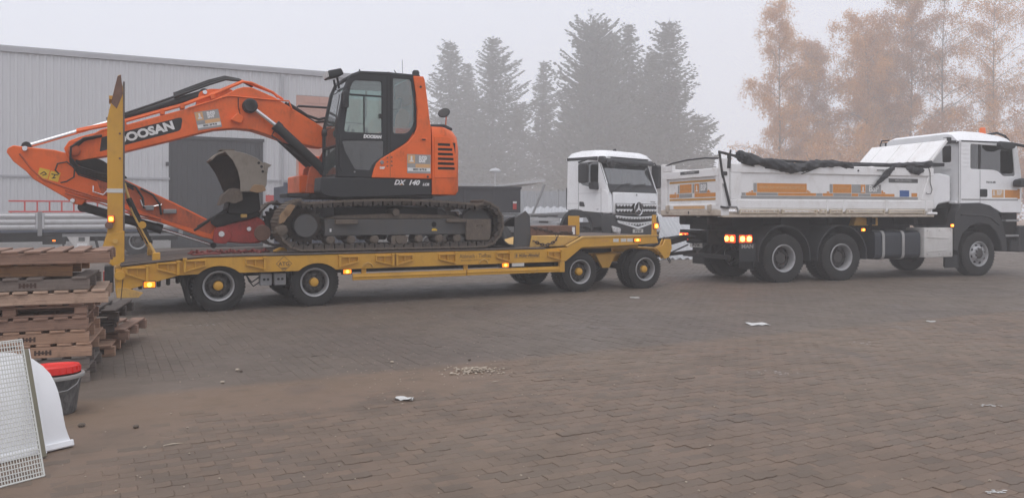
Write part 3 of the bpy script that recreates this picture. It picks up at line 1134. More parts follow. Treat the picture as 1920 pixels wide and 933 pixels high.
for a in ((1.86, 2.16, False), (2.47, 2.76, True), (2.83, 3.11, False), (3.60, 3.91, True), (4.71, 4.98, True), (5.77, 6.05, True), (.39, .67, True), (-.49, -.20, False)):
    pocket(*a)
pocket(-.86, -.58, True, .77, .58)
pocket(-1.27, -1.0, True, .715, .50)
for x in (2.33, 4.45):                        # lashing rings
    put('lashing_ring', MB().tube([(x - .085, -.012, .615), (x - .06, -.02, .66), (x, -.022, .685), (x + .06, -.02, .66), (x + .085, -.012, .615)], .011, 6), 'yellow_worn', TRL)

# side guard
put('guard_rail', MB().prism([(0, .40), (0, .445), (-.012, .455), (0, .465), (0, .505), (.04, .505), (.04, .40)], 2.08, 4.12, 'x'), 'yellow', TRL, .004)
put('guard_rail', MB().prism([(0, .405), (0, .45), (-.012, .46), (0, .47), (0, .51), (.04, .51), (.04, .405)], 4.14, 6.05, 'x'), 'yellow', TRL, .004)
for x, zt in ((2.28, .60), (4.13, .60)):
    put('guard_post', MB().box(x - .04, x + .04, .041, .08, .41, zt), 'yellow', TRL, .004)
put('guard_post', MB().box(6.03, 6.14, -.01, .06, .40, .60), 'yellow', TRL, .006)
put('reflector_plate', MB().box(5.03, 5.28, .002, .012, .535, .595), 'plate_white', TRL)
put('lamp_bracket', MB().box(4.78, 5.0, .03, .06, .52, .60), 'black_plastic', TRL)

# lettering
text('Abbruch - Tiefbau', .105, FS0 @ T(4.30, .745, .001), 'print_brown', TRL, bold=.001, width=.80)
text('Baumaschinen- und Containerdienst', .042, FS0 @ T(4.30, .675, .001), 'print_brown', TRL, width=.9)
decal(FS0, [(5.08, .685, 5.60, .690), (5.08, .775, 5.60, .780), (5.08, .685, 5.085, .78), (5.595, .685, 5.60, .78), (5.10, .70, 5.13, .765), (5.14, .70, 5.145, .765)], 'print_brown', TRL)
text('Müller-Mitteltal', .085, FS0 @ T(5.375, .73, .001), 'print_brown', TRL, bold=.003, shear=.25, width=.78)
dm = MB()
for (a0, b0), (a1, b1) in zip([(.85, .705), (.97, .825), (1.09, .705), (.97, .585)], [(.97, .825), (1.09, .705), (.97, .585), (.85, .705)]):
    dm.bar((a0, b0, .001), (a1, b1, .001), .008, .002)
me_ = dm.mesh('diamond_logo', 0, 0)
me_.transform(FS0)
link('diamond_logo', me_, 'print_brown', TRL)
text('ATG', .085, FS0 @ T(.97, .70, .001), 'print_brown', TRL, bold=.003)
decal(FS0, [(.93, .63, 1.01, .645), (.945, .615, .995, .628)], 'print_brown', TRL)

# plates and documents on the neck
decal(FS0, [(6.95, .945, 7.13, 1.0)], 'print_ochre', TRL, .003, 'type_plate')
for x in (7.24, 7.42, 7.57):
    decal(FS0, [(x, .945, x + .13, 1.01)], 'plate_white', TRL, .003, 'type_plate')

# lamps
lamp(TRL, 'marker_lamp', frame_side(.03), 1.99, .545, .13, .065, 'black_plastic', 'amber', 'amber_core')
lamp(TRL, 'marker_lamp', frame_side(.03), 4.90, .565, .13, .065, 'black_plastic', 'amber', 'amber_core')
lamp(TRL, 'marker_lamp', frame_side(-.002), 7.80, .975, .14, .06, 'black_plastic', 'amber', 'amber_core')
lamp(TRL, 'marker_lamp', frame_side(.0), -.97, .455, .15, .08, 'black_plastic', 'amber', 'amber_core')
put('lamp_bracket', MB().box(-1.05, -.9, .03, .06, .40, .62).box(1.9, 2.08, .04, .07, .50, .60), 'black_plastic', TRL)
for k in range(5):                            # rubber fingers under the tail
    put('tail_buffer', MB().lathe([(.02, 0), (.03, .02), (.03, .10), (.02, .13)], 10, (-1.22 + k * .13 + (.12 if k > 1 else 0), .12, .36 + k * .022), 'z'), 'black_under', TRL)
ng = put('tail_lamp_box', MB().box(-1.56, -1.44, .02, .40, .36, .74), 'black_plastic', TRL, .01)
put('lens', MB().box(-1.575, -1.561, .06, .35, .46, .66), 'lens_red', ng)
put('tail_hinge', MB().lathe([(.07, -.03), (.07, .12)], 16, (-1.36, 0, .60)), 'yellow', TRL, .005)
put('tail_foot', MB().prism([(-1.40, .28), (-1.12, .27), (-1.05, .34), (-1.28, .42), (-1.40, .42)], -.02, .0), 'yellow_worn', TRL, .003)
put('safety_wire', MB().tube([(-1.32, -.05, .55), (-1.36, -.08, .12)], .006, 5), 'black_plastic', TRL)
vb_ = put('valve_box', MB().box(.62, .80, .10, .25, .36, .55), 'steel_dull', TRL, .01)
put('valve_knob', MB().lathe([(.02, -.02), (.02, .0)], 8, (.68, .10, .46)).lathe([(.02, -.02), (.02, .0)], 8, (.74, .10, .46)), 'black_plastic', vb_)
vb_ = put('valve_box', MB().box(.84, 1.02, .10, .25, .36, .55), 'steel_dull', TRL, .01)
put('valve_knob', MB().lathe([(.02, -.02), (.02, .0)], 8, (.90, .10, .46)).lathe([(.02, -.02), (.02, .0)], 8, (.96, .10, .46)), 'black_plastic', vb_)
put('brake_hose', MB().tube([(.62, .14, .42), (.52, .12, .36), (.46, .14, .44), (.42, .2, .56)], .012, 6), 'rubber_hose', TRL)
put('brake_hose', MB().tube([(.62, .16, .50), (.50, .14, .42), (.44, .16, .50), (.40, .2, .58)], .012, 6), 'rubber_hose', TRL)
for x, z in ((-.66, .50),):
    put('mud_flap', MB().prism([(-.55, .60), (-.50, .60), (-.38, .14), (-.43, .12)], .08, .55), 'black_under', TRL)

# wheels: twin tyres on four axles
WT = wheel_meshes('trailer', .395, .225, .228, .13, 10, 'rim_silver', 'rim_dark', 'yellow', .072, .10)
for x in (.0, 1.47, 6.53, 8.06):
    put_wheel(WT, TRL, x, .06, .395)
    put_wheel(WT, TRL, x, .31, .395, only_tyre=True)
    put_wheel(WT, TRL, x, 2.38, .395, True)
    put_wheel(WT, TRL, x, 2.13, .395, True, only_tyre=True)
    put('axle', MB().tube([(x, .3, .395), (x, 2.1, .395)], .06, 10), 'black_under', TRL)
put('dolly_frame', MB().box(6.2, 8.5, .62, .74, .52, .70).box(6.2, 8.5, 1.70, 1.82, .52, .70), 'yellow', TRL)
put('turntable', MB().lathe([(.62, .71), (.62, .80)], 32, (7.28, 1.22, 0), 'z'), 'black_under', TRL)
put('dolly_hanger', MB().prism([(7.05, .70), (7.55, .70), (7.38, .42), (7.22, .42)], .34, .42), 'yellow', TRL, .006)
put('dolly_front', MB().box(8.42, 8.56, .02, 2.40, .66, .80), 'yellow', TRL, .008)
hook = [(8.28, .80), (8.46, .865), (8.52, .98), (8.66, .98), (8.69, .80), (8.62, .62), (8.50, .58), (8.42, .70)]
for y0 in (.015, .11, 2.28, 2.38):
    put('dolly_lug', MB().prism(hook, y0, y0 + .03), 'yellow', TRL, .005)
for x in (8.55, 8.63):
    put('shackle', MB().tube([(x, .04, .96), (x - .01, .06, 1.01), (x, .09, 1.02), (x, .12, .96)], .012, 6), 'chain_steel', TRL)
put('brake_hose', MB().tube([(8.60, .08, .62), (8.70, .1, .50), (8.84, .25, .52), (8.9, .5, .70)], .013, 6), 'rubber_hose', TRL)

# things standing on the neck
put('marker_board', MB().box(6.60, 6.86, .62, .64, 1.07, 1.45), 'yellow', TRL, .004)
pst = put('corner_post', MB().prism([(8.20, 1.07), (8.30, 1.07), (8.285, 1.47), (8.215, 1.47)], .0, .06), 'yellow', TRL, .006)
lamp(TRL, 'front_lamp', frame_side(-.002), 8.25, 1.25, .09, .09, 'lens_red', 'amber', 'amber_core', .05)
put('sloping_wing', MB().prism([(5.46, .873), (6.18, .885), (6.53, 1.06), (5.50, 1.085)], .10, .14), 'yellow_worn', TRL, .004)
put('sloping_floor', MB().add([(5.75, .15, .872), (6.55, .15, 1.062), (6.55, 2.38, 1.062), (5.75, 2.38, .872)], [(0, 1, 2, 3)]), 'yellow_worn', TRL)
rb = put('rusty_beam', MB().box(5.50, 6.50, .16, .34, 1.088, 1.27), 'rust', TRL, .008)
rb['label'] = 'rusty brown steel box beam at the step of the neck'
put('sticker', MB().box(6.40, 6.46, .150, .159, 1.10, 1.24), 'print_white', rb)
for a, b in ((5.60, 1.2), (5.85, 1.2)):
    put('gusset', MB().prism([(a, 1.26), (a + .05, 1.26), (a + .09, 1.10), (a + .03, 1.10)], .148, .159), 'rust', rb)

# rear ramps folded upright; the near one hides the far one
rp = [(-1.52, .80), (-1.525, 2.86), (-1.42, 3.36), (-1.385, 3.50), (-1.345, 3.52), (-1.335, 3.40), (-1.315, 3.30), (-1.315, .80)]
for y0 in (.04, 1.72):
    r_ = put('loading_ramp', MB().prism(rp, y0, y0 + .04).prism(rp, y0 + .62, y0 + .66), 'yellow', TRL, .005)
    r_['label'] = 'near yellow loading ramp folded upright' if y0 < 1 else 'far yellow loading ramp folded upright'
    put('ramp_tread', MB().box(-1.318, -1.295, y0 - .01, y0 + .67, .82, 3.42), 'deck_edge', r_, .004)
    put('ramp_tip', MB().prism([(-1.475, 3.10), (-1.39, 3.49), (-1.345, 3.515), (-1.335, 3.40), (-1.32, 3.24), (-1.40, 3.02)], y0 - .006, y0 - .001), 'rust', r_)
    for k in range(7):
        z = 1.0 + k * .36
        put('ramp_rung', MB().box(-1.50, -1.42, y0 + .041, y0 + .619, z, z + .05), 'yellow', r_)
    for z in (2.66, 2.30):
        put('bolt', MB().lathe([(.016, -.012), (.016, .0)], 8, (-1.36, y0 - .0, z)), 'rust', r_)
    put('ramp_foot', MB().prism([(-1.62, .88), (-1.525, 1.20), (-1.30, 1.25), (-1.30, .80), (-1.45, .74)], y0 - .02, y0 - .001), 'yellow', r_, .004)
    put('pivot', MB().lathe([(.035, -.05), (.035, .0)], 12, (-1.42, y0, 1.10)), 'yellow_worn', r_)
    put('band', MB().box(-1.53, -1.29, y0 - .006, y0 - .001, 1.80, 1.86), 'plate_white', r_)
    st = put('ramp_strut', MB().tube([(-1.30, y0 + .3, 1.95), (-1.18, y0 + .2, 1.50), (-.86, y0 + .05, .84)], .022, 8), 'yellow_worn', TRL)
    put('strut_spring', MB().tube([(-1.24, y0 + .26, 1.72), (-.96, y0 + .12, 1.06)], .042, 8), 'black_under', st)
    put('strut_clamp', MB().lathe([(.055, -.04), (.055, .04)], 10, (-1.06, y0 + .15, 1.33)), 'yellow', st)
    put('strut_bracket', MB().box(-.93, -.82, y0 + .0, y0 + .12, .80, .92), 'yellow', st, .01)
lamp(TRL, 'ramp_lamp', frame_side(.035), -1.475, 1.42, .07, .08, 'lens_red', 'amber', 'amber_core', .06)
put('lamp_base', MB().lathe([(.05, -.06), (.055, .0)], 12, (-1.50, .03, 1.33)), 'rust', TRL)

# drawbar to the truck, in the trailer's frame
TK_BASE, TK_A = (5.9, 17.05, 0), R(19.15)
hitch_w = Matrix.Translation(TK_BASE) @ Matrix.Rotation(TK_A, 4, 'Z') @ Vector((-1.46, 1.25, .98))
hl = (Matrix.Translation(TBASE) @ Matrix.Rotation(TA, 4, 'Z')).inverted() @ hitch_w
db = put('drawbar', MB().bar((8.50, .75, .74), (hl.x - .25, hl.y, hl.z - .01), .10, .13).bar((8.50, 1.70, .74), (hl.x - .25, hl.y, hl.z - .01), .10, .13), 'black_under', TRL, .008)
put('tow_eye', MB().tube([(hl.x - .4, hl.y, hl.z), (hl.x, hl.y, hl.z)], .05, 10), 'black_under', db)
put('support_bar', MB().bar((8.6, .95, .56), (hl.x - .1, hl.y - .15, .66), .06, .07), 'black_under', TRL)
put('brake_hose', MB().tube([(8.8, 1.0, .78), (9.0, 1.05, .62), (9.35, 1.1, .58), (hl.x - .1, hl.y + .1, .8)], .016, 6), 'rubber_hose', TRL)


# ------------------------------------------------------------------ lashing gear lying on the trailer
def chain_mesh(pts, link_l=.075, r=.010):
    """links following a path, every second one turned"""
    pts = [Vector(p) for p in pts]
    mb = MB()
    seg, acc = 0, 0.
    L = [(pts[i + 1] - pts[i]).length for i in range(len(pts) - 1)]
    tot = sum(L)
    n = int(tot / (link_l * .72))
    for k in range(n):
        d = (k + .5) * tot / n
        i = 0
        while i < len(L) - 1 and d > L[i]:
            d -= L[i]
            i += 1
        c = pts[i].lerp(pts[i + 1], d / L[i])
        t = (pts[i + 1] - pts[i]).normalized()
        up = Vector((0, 0, 1)) if abs(t.z) < .9 else Vector((0, 1, 0))
        s_ = t.cross(up).normalized()
        if k % 2:
            s_ = t.cross(s_).normalized()
        ring = [c + t * (link_l * .5 * math.cos(a)) + s_ * (link_l * .30 * math.sin(a)) for a in [2 * math.pi * j / 10 for j in range(11)]]
        mb.tube(ring, r, 5, False)
    return mb


def loose(name, label, cat, mb, mat, loc_local, smooth=40):
    """a thing lying on the trailer, given in the trailer's frame"""
    global OFF
    w = Matrix.Translation(TBASE) @ Matrix.Rotation(TA, 4, 'Z') @ Vector(loc_local)
    OFF = loc_local
    o = put(name, mb, mat, None, 0, smooth)
    OFF = (0, 0, 0)
    o.location = w
    o.rotation_euler = (0, 0, TA)
    return tag(o, label, cat)


loose('lashing_chain', 'rusty chain draped over the rusty beam on the trailer neck', 'chain',
      chain_mesh([(5.52, .15, 1.24), (5.70, .145, 1.21), (5.95, .14, 1.15), (6.05, .135, 1.12), (6.20, .14, 1.14), (6.40, .145, 1.125)]), 'chain_steel', (5.9, .15, 1.1))
loose('lashing_chain', 'rusty chain sagging across the worn yellow slope of the neck', 'chain',
      chain_mesh([(6.05, .128, 1.10), (6.02, .09, 1.02), (5.95, .085, .96), (5.82, .085, .915), (5.70, .085, .92), (5.60, .085, .96), (5.52, .09, .99)]), 'chain_steel', (5.8, .085, .92))
lc = []
for i in range(22):
    lc.append((-.38 + i * .058, .55 + .10 * math.sin(i * 1.3) + .03 * math.sin(i * 3.1), .874 + .012 * (i % 3)))
loose('load_binder', 'tangled red lashing chain lying on the rear deck of the trailer', 'chain', chain_mesh(lc, .085, .014), 'red_chain', (0, .55, .87))
bd = loose('chain_hook', 'yellow chain hook lying on the deck next to the tracks', 'hook',
           MB().tube([(.93, .50, .89), (1.00, .49, .915), (1.07, .50, .91), (1.11, .51, .89)], [.028, .034, .03, .018], 8).tube([(.90, .52, .885), (.95, .5, .89)], .02, 6), 'yellow', (1.0, .5, .87))
loose('ratchet_strap', 'red ratchet strap lying flat near the deck edge of the trailer', 'strap',
      MB().tube([(-.36, .28, .866), (-.2, .26, .872), (-.05, .30, .874), (.05, .27, .873)], [.014, .02, .024, .01], 6), 'red_chain', (-.2, .27, .86))
# spare bucket lying on the deck behind the tracks
OFF = (0, 0, 0)
w_ = Matrix.Translation(TBASE) @ Matrix.Rotation(TA, 4, 'Z') @ Vector((5.2, .2, .872))
sb = thing('spare_bucket', 'spare ditching bucket with a grey side plate lying on the deck behind the tracks', 'bucket', w_, TA)
shell = []
for i in range(9):
    a = R(-95 + i * 22)
    shell.append((-.05 + .30 * math.cos(a + math.pi * .5), .27 + .26 * math.sin(a + math.pi * .5)))
ring_o = [(x, z) for x, z in arc(-.02, .29, .28, 20, 290, 12)]
ring_i = [(x, z) for x, z in arc(-.02, .29, .255, 290, 20, 12)]
put('shell', MB().prism(ring_o + ring_i, .0, 1.5), 'dark_steel', sb, 0, 50)
put('side_plate', MB().prism([(-.05, .02), (.34, .02), (.36, .10), (.30, .40), (.29, .58), (.20, .68), (.08, .60), (-.02, .55)], -.03, -.001), 'frame_grey', sb, .004)
put('side_plate', MB().prism([(-.05, .02), (.34, .02), (.36, .10), (.30, .40), (.29, .58), (.20, .68), (.08, .60), (-.02, .55)], 1.501, 1.53), 'frame_grey', sb, .004)
put('lug_tube', MB().tube([(-.34, .1, .30), (-.34, 1.4, .30)], .07, 12), 'dark_steel', sb)
put('lug_tube', MB().tube([(-.40, .15, .10), (-.40, 1.3, .10)], .08, 12), 'black_under', sb)
# ------------------------------------------------------------------ excavator (same axes as the trailer; front of the machine points to -x)
OFF = (2.85, 1.25, .872)
EX = thing('excavator', 'orange crawler excavator with dark cab loaded on the yellow trailer', 'excavator',
           Matrix.Translation(TBASE) @ Matrix.Rotation(TA, 4, 'Z') @ Vector(OFF), TA)
TY0, TY1 = -.02, .56                          # near track; the far one is mirrored about y=1.25


def track_path():
    pts = []
    for i in range(40):
        pts.append((1.30 + (4.42 - 1.30) * i / 39, .915))
    for i in range(1, 14):
        a = -90 + 180 * i / 14
        pts.append((4.42 + .415 * math.cos(R(a)), 1.315 + .40 * math.sin(R(a))))
    for i in range(40):
        x = 4.42 - (4.42 - 1.30) * i / 39
        t = (x - 1.30) / (4.42 - 1.30)
        pts.append((x, 1.645 + .075 * math.sin(math.pi * min(1, t * 1.02)) ** .8 if 0 < t < 1 else 1.645 + .02))
    for i in range(1, 14):
        a = 90 + 180 * i / 14
        pts.append((1.30 + .415 * math.cos(R(a)), 1.315 + .40 * math.sin(R(a)) - (.0 if a > 180 else .0)))
    return pts


TP = track_path()
tl_ = [0.]
for i in range(len(TP)):
    a, b = TP[i], TP[(i + 1) % len(TP)]
    tl_.append(tl_[-1] + math.hypot(b[0] - a[0], b[1] - a[1]))


def on_track(d):
    d %= tl_[-1]
    i = max(k for k in range(len(TP)) if tl_[k] <= d)
    a, b = TP[i], TP[(i + 1) % len(TP)]
    t = (d - tl_[i]) / max(1e-6, tl_[i + 1] - tl_[i])
    return a[0] + (b[0] - a[0]) * t, a[1] + (b[1] - a[1]) * t, math.atan2(b[1] - a[1], b[0] - a[0])


NSH = 52
prof = [(-.084, .014), (.080, .014), (.087, -.008), (.080, -.020), (.070, -.016), (.066, -.029), (.052, -.029), (.048, -.016), (.010, -.016), (.006, -.026), (-.008, -.026), (-.012, -.016), (-.052, -.016), (-.056, -.029), (-.070, -.029), (-.076, -.016), (-.087, -.016)]
shoe = MB().prism(prof, TY0 - 1.25, TY1 - 1.25).mesh('track_shoe', 0, 20)
shoe.materials.append(MATS['track_mud'])
pad = MB().prism([(-.075, .0), (.075, .0), (.07, .085), (.02, .085), (.015, .06), (-.02, .06), (-.025, .085), (-.07, .085)], -.05, .05).mesh('track_link', .006, 30)
pad.materials.append(MATS['track_dark'])
for sgn in (1, -1):
    tk = bpy.data.objects.new('track', None)
    COL.objects.link(tk)
    tk.parent = EX
    for k in range(NSH):
        x, z, a = on_track((k + .3) * tl_[-1] / NSH)
        o = bpy.data.objects.new('track_shoe', shoe)
        COL.objects.link(o)
        o.parent = tk
        o.location = (x - OFF[0], 0, z - OFF[2])
        o.rotation_mode = 'XYZ'
        o.rotation_euler = (0, -a + random.uniform(-.03, .03), 0)
        if sgn < 0:
            o.location.y = (2.5 - TY0 - TY1) - 1.25 * 2 + (1.25 * 2 - 2.5) + .0
            o.location.y = 2 * (1.25 - (TY0 + TY1) / 2)
        if sgn > 0:
            for y in (.05, .40):
                o2 = bpy.data.objects.new('track_link', pad)
                COL.objects.link(o2)
                o2.parent = tk
                o2.location = (x - OFF[0], y - OFF[1], z - OFF[2])
                o2.rotation_euler = (0, -a, 0)

for sgn in (1, -1):
    def Y(y):
        return y if sgn > 0 else 2.5 - y
    def yb(mb_, *a):
        return mb_
    def box(x0, x1, y0, y1, z0, z1, mb=None):
        a, b = sorted((Y(y0), Y(y1)))
        return (mb or MB()).box(x0, x1, a, b, z0, z1)
    tf = put('track_frame', box(1.63, 4.14, .08, .46, 1.13, 1.405), 'frame_grey', EX, .015)
    put('drive_cover', MB().lathe([(.18, -.02), (.192, .0), (.192, .3)], 32, (1.32, Y(.06) if sgn > 0 else Y(.36), 1.30)), 'frame_grey', EX, 0, 30)
    tooth = []
    for i in range(84):
        a = 2 * math.pi * i / 84
        r = .335 if i % 4 < 2 else .285
        tooth.append((1.32 + r * math.cos(a), 1.315 + r * math.sin(a)))
    a, b = sorted((Y(.22), Y(.34)))
    put('sprocket', MB().prism(tooth, a, b), 'track_dark', EX, .006)
    put('idler', MB().lathe([(.12, .0), (.29, .0), (.31, .03), (.31, .15), (.29, .18), (.12, .18)], 36, (4.40, min(Y(.18), Y(.36)), 1.31)), 'frame_grey', EX)
    for x in (1.74, 2.08, 2.48, 2.88, 3.27, 3.65, 3.99):
        put('bottom_roller', MB().lathe([(.05, 0), (.075, .02), (.08, .1), (.06, .13), (.06, .25), (.08, .28), (.075, .36), (.05, .38)], 20, (x, min(Y(.08), Y(.46)), 1.065)), 'track_mud', EX)
    put('carrier_roller', MB().lathe([(.055, 0), (.065, .01), (.065, .4)], 20, (2.85, min(Y(.06), Y(.46)), 1.52)), 'track_mud', EX)
    if sgn > 0:
        put('frame_step', MB().box(1.79, 2.17, .0, .079, 1.325, 1.40), 'track_mud', tf, .008)
        put('frame_step', MB().box(3.76, 4.12, .0, .079, 1.345, 1.405), 'track_mud', tf, .008)
        put('idler_guard', MB().prism(rnd([(4.13, 1.40), (4.13, 1.03), (4.60, 1.02), (4.62, 1.40)], .03), .02, .07), 'track_mud', EX, .006)
        put('idler_eye', MB().tube([(4.33, .012, 1.27), (4.34, .0, 1.30), (4.43, .0, 1.30), (4.44, .012, 1.27)], .008, 6), 'track_mud', EX)
        put('chain_guide', MB().prism([(2.75, 1.12), (3.05, 1.12), (3.02, .99), (2.97, .965), (2.79, .965), (2.74, 1.0)], .01, .05), 'track_mud', EX, .006)
        put('guide_bolt', MB().lathe([(.07, -.025), (.075, .0)], 16, (2.89, .01, 1.06)), 'track_mud', EX)
        decal(frame_side(.08), [(1.715, 1.20, 1.745, 1.22), (1.715, 1.228, 1.745, 1.248)], 'print_white', tf)
        decal(frame_side(.08), [(3.50, 1.20, 3.60, 1.225), (3.51, 1.228, 3.58, 1.24)], 'print_yellow', tf)
        put('drain_hole', MB().lathe([(.045, -.004), (.045, .01)], 18, (3.54, .08, 1.31)), 'dark_hole', tf)
        for x, z in ((1.02, 1.55), (.95, 1.46)):
            put('clay_lump', MB().prism(rnd([(x - .07, z - .13), (x + .02, z - .10), (x + .13, z + .08), (x + .02, z + .10), (x - .05, z + .02)], .03), -.03, .10), 'clay', EX, .02)
        put('mud_lump', MB().lathe([(.01, -.05), (.08, -.03), (.11, .03), (.08, .10), (.01, .12)], 9, (.93, .0, 1.23)), 'track_mud', EX)
        # mud packed between frame and track
        put('frame_slope', MB().prism([(1.62, 1.41), (4.13, 1.41), (3.9, 1.47), (2.9, 1.50), (1.9, 1.47)], .14, .44), 'track_mud', EX, .01)
        put('adjuster_hook', MB().tube([(3.85, .06, 1.545), (3.98, .04, 1.55), (4.05, .05, 1.49)], .014, 6), 'steel_dull', EX)
put('car_body', MB().box(1.9, 3.8, .5, 2.0, 1.20, 1.62), 'dark_steel', EX, .02)
put('slew_ring', MB().lathe([(.62, 1.60), (.62, 1.80)], 40, (2.75, 1.25, 0), 'z'), 'dark_steel', EX)

# ---- upper structure
put('turntable_floor', MB().box(1.75, 3.55, .12, 2.38, 1.76, 1.86), 'dark_steel', EX, .02)
sk = put('side_skirt', MB().prism(rnd([(1.56, 1.84), (1.58, 2.092), (3.498, 2.092), (3.498, 1.82), (1.90, 1.76), (1.66, 1.78)], [.05, .02, 0, .02, .05, .05]), .07, .55), 'cab_grey', EX, .012)
text('DX', .115, frame_side(.07) @ T(2.90, 2.025, .001), 'print_white', sk, bold=.004, shear=.35, width=1.05)
text('140', .115, frame_side(.07) @ T(3.16, 2.025, .001), 'print_white', sk, bold=.005, shear=.35, width=1.15)
text('LCR', .06, frame_side(.07) @ T(3.385, 2.0, .001), 'print_white', sk, bold=.003, shear=.35, width=1.1)
decal(frame_side(.07), [(2.93, 1.985, 2.96, 2.0)], 'print_orange', sk, .0035)
put('right_body', MB().box(1.70, 3.0, 1.70, 2.42, 1.86, 2.55), 'orange', EX, .05, 30, 2)
put('tool_box_front', MB().box(1.50, 1.74, 1.35, 2.40, 1.86, 2.18), 'orange', EX, .02)
put('front_step', MB().box(1.22, 1.60, 1.0, 1.7, 1.78, 1.85), 'dark_steel', EX, .01)

# orange door panel that sweeps up behind the cab
sw = [(2.42, 2.10), (2.455, 2.24), (2.50, 2.34), (2.58, 2.42), (2.71, 2.50), (2.90, 2.61), (3.06, 2.72), (3.16, 2.84), (3.22, 2.98), (3.235, 3.26), (3.215, 3.5), (3.155, 3.86), (3.34, 3.865), (3.365, 3.80), (3.41, 3.49), (3.445, 3.20), (3.475, 3.0), (3.492, 2.10)]
dp_ = put('side_door', MB().prism(sw, .055, .09), 'orange', EX, .01)
decal(frame_side(.055), [(2.735, 2.115, 2.742, 2.50)], 'print_brown', dp_, .001, 'panel_gap')
put('engine_house', MB().box(2.82, 3.48, .10, 2.40, 1.87, 2.98), 'orange', EX, .03)
put('rear_pillar', MB().prism([(3.20, 2.9), (3.19, 3.4), (3.14, 3.84), (3.32, 3.845), (3.40, 3.45), (3.46, 3.0)], .10, 1.04), 'orange', EX, .02)
hd = put('door_handle', MB().prism(rnd(rect(3.275, 2.745, 3.395, 2.80), .02), .040, .056), 'orange', dp_, .004)
put('handle_slot', MB().box(3.30, 3.37, .035, .041, 2.762, 2.785), 'dark_hole', hd)
for i in range(3):
    put('hinge', MB().lathe([(.014, -.008), (.014, .0)], 10, (2.69, .055, 2.30 + i * .07)), 'rust', dp_)
    put('hinge', MB().lathe([(.014, -.008), (.014, .0)], 10, (2.765, .055, 2.31 + i * .07)), 'rust', dp_)
put('fuel_cap', MB().lathe([(.028, -.012), (.034, .0)], 16, (2.595, .055, 2.36)), 'steel_dull', dp_)
text('DEF', .05, frame_side(.055) @ T(2.60, 2.265, .001), 'print_white', dp_, bold=.003)
for a, b in ((3.285, 3.68), (3.415, 2.135)):
    put('rubber_stop', MB().lathe([(.02, -.01), (.02, 0)], 10, (a, .055, b)), 'rubber_hose', dp_)

# counterweight, rounded in plan
cw_prof = [(1.83, -.05), (1.90, 0), (2.65, .0), (2.85, -.03), (2.96, -.11), (3.015, -.25)]
rings = []
for z, d in cw_prof:
    rg = [(3.50, .055 - d * .25), (3.78 + d * .3, .055 - d * .25)]
    for i in range(7):
        a = R(-90 + 90 * i / 6)
        rg.append((3.78 + d * .5 + (.32 + d * .5) * math.cos(a), .055 + .32 - d * .25 + (.32) * math.sin(a)))
    rg += [(4.14 + d, 1.0), (4.14 + d, 1.5)]
    for i in range(7):
        a = R(0 + 90 * i / 6)
        rg.append((3.78 + d * .5 + (.32 + d * .5) * math.cos(a), 2.445 - .32 + d * .25 + .32 * math.sin(a)))
    rg += [(3.50, 2.445 + d * .25)]
    rings.append([(x, y, z) for x, y in rg])
cw = put('counterweight', MB().loft(rings), 'orange', EX, 0, 40)
gp = plate('vent_panel', rnd([(3.535, 2.12), (3.95, 2.125), (3.965, 2.35), (3.90, 2.70), (3.82, 2.84), (3.535, 2.84)], [.01, .03, .05, .08, .06, .02]),
           [rnd(rect(3.60, 2.265 + i * .083, 3.92 - .012 * i - (.03 if i == 5 else 0), 2.308 + i * .083), .012) for i in range(6)], frame_side(.042), .02, 'orange', EX, .005)
put('vent_back', MB().box(3.58, 3.93, .045, .053, 2.24, 2.74), 'dark_hole', gp)
put('engine_hood', MB().prism([(3.46, 2.985), (3.50, 3.08), (3.85, 3.10), (4.02, 3.03), (4.0, 2.98)], .35, 2.2), 'cab_grey', EX, .02)
put('hood_side', MB().prism([(3.36, 2.985), (3.40, 3.25), (3.50, 3.06), (3.5, 2.985)], .30, .5), 'cab_grey', EX, .02)
ms_ = put('mirror_stay', MB().tube([(3.94, .52, 3.05), (3.96, .52, 3.40)], .012, 8), 'orange', EX)
put('rear_mirror', MB().lathe([(.001, -.015), (.10, -.012), (.115, .0), (.09, .03), (.001, .04)], 20, (0, 0, 0), 'x'), 'black_plastic', ms_)
ob_ = ms_.children[0]
for v in ob_.data.vertices:
    v.co += Vector(OFF)
ob_.location = (3.90 - OFF[0], .50 - OFF[1], 3.32 - OFF[2])
ob_.rotation_euler = (0, R(35), R(50))

# ---- cab: shell with real openings
cabo = rnd([(1.84, 2.10), (1.84, 2.94), (1.965, 3.56), (2.05, 3.76), (2.22, 3.855), (3.16, 3.875), (3.22, 3.3), (3.22, 2.98), (3.05, 2.72), (2.71, 2.51), (2.50, 2.34), (2.42, 2.10)],
           [.02, .1, .1, .08, .08, .04, .02, .05, .1, .02, .04, .01])
h_door = rnd([(1.955, 2.85), (2.065, 3.60), (2.12, 3.71), (2.60, 3.73), (2.60, 2.85)], [.05, .05, .06, .05, .04])
h_low = rnd([(1.925, 2.70), (2.63, 2.73), (2.63, 2.48), (2.44, 2.33), (2.40, 2.23), (2.14, 2.24), (1.98, 2.52)], .03)
h_rear = rnd([(2.80, 2.86), (2.80, 3.80), (3.12, 3.80), (3.19, 3.30), (3.17, 3.02), (3.06, 2.87)], [.04, .04, .05, .05, .08, .08])
CABY0, CABY1 = .075, 1.05
cab = plate('cab', cabo, [h_door, h_low, h_rear], frame_side(CABY0), .05, 'cab_grey', EX, .012)
fo = frame_side(CABY1)
far_o = [(1.84, 2.10), (1.84, 2.94), (1.965, 3.56), (2.05, 3.76), (2.22, 3.855), (3.16, 3.875), (3.22, 2.98), (3.22, 2.10)]
plate('cab_wall', far_o, [rnd([(1.96, 2.75), (2.07, 3.58), (2.14, 3.70), (2.95, 3.72), (3.02, 2.75)], .05)], fo, .04, 'cab_grey', cab, .008)
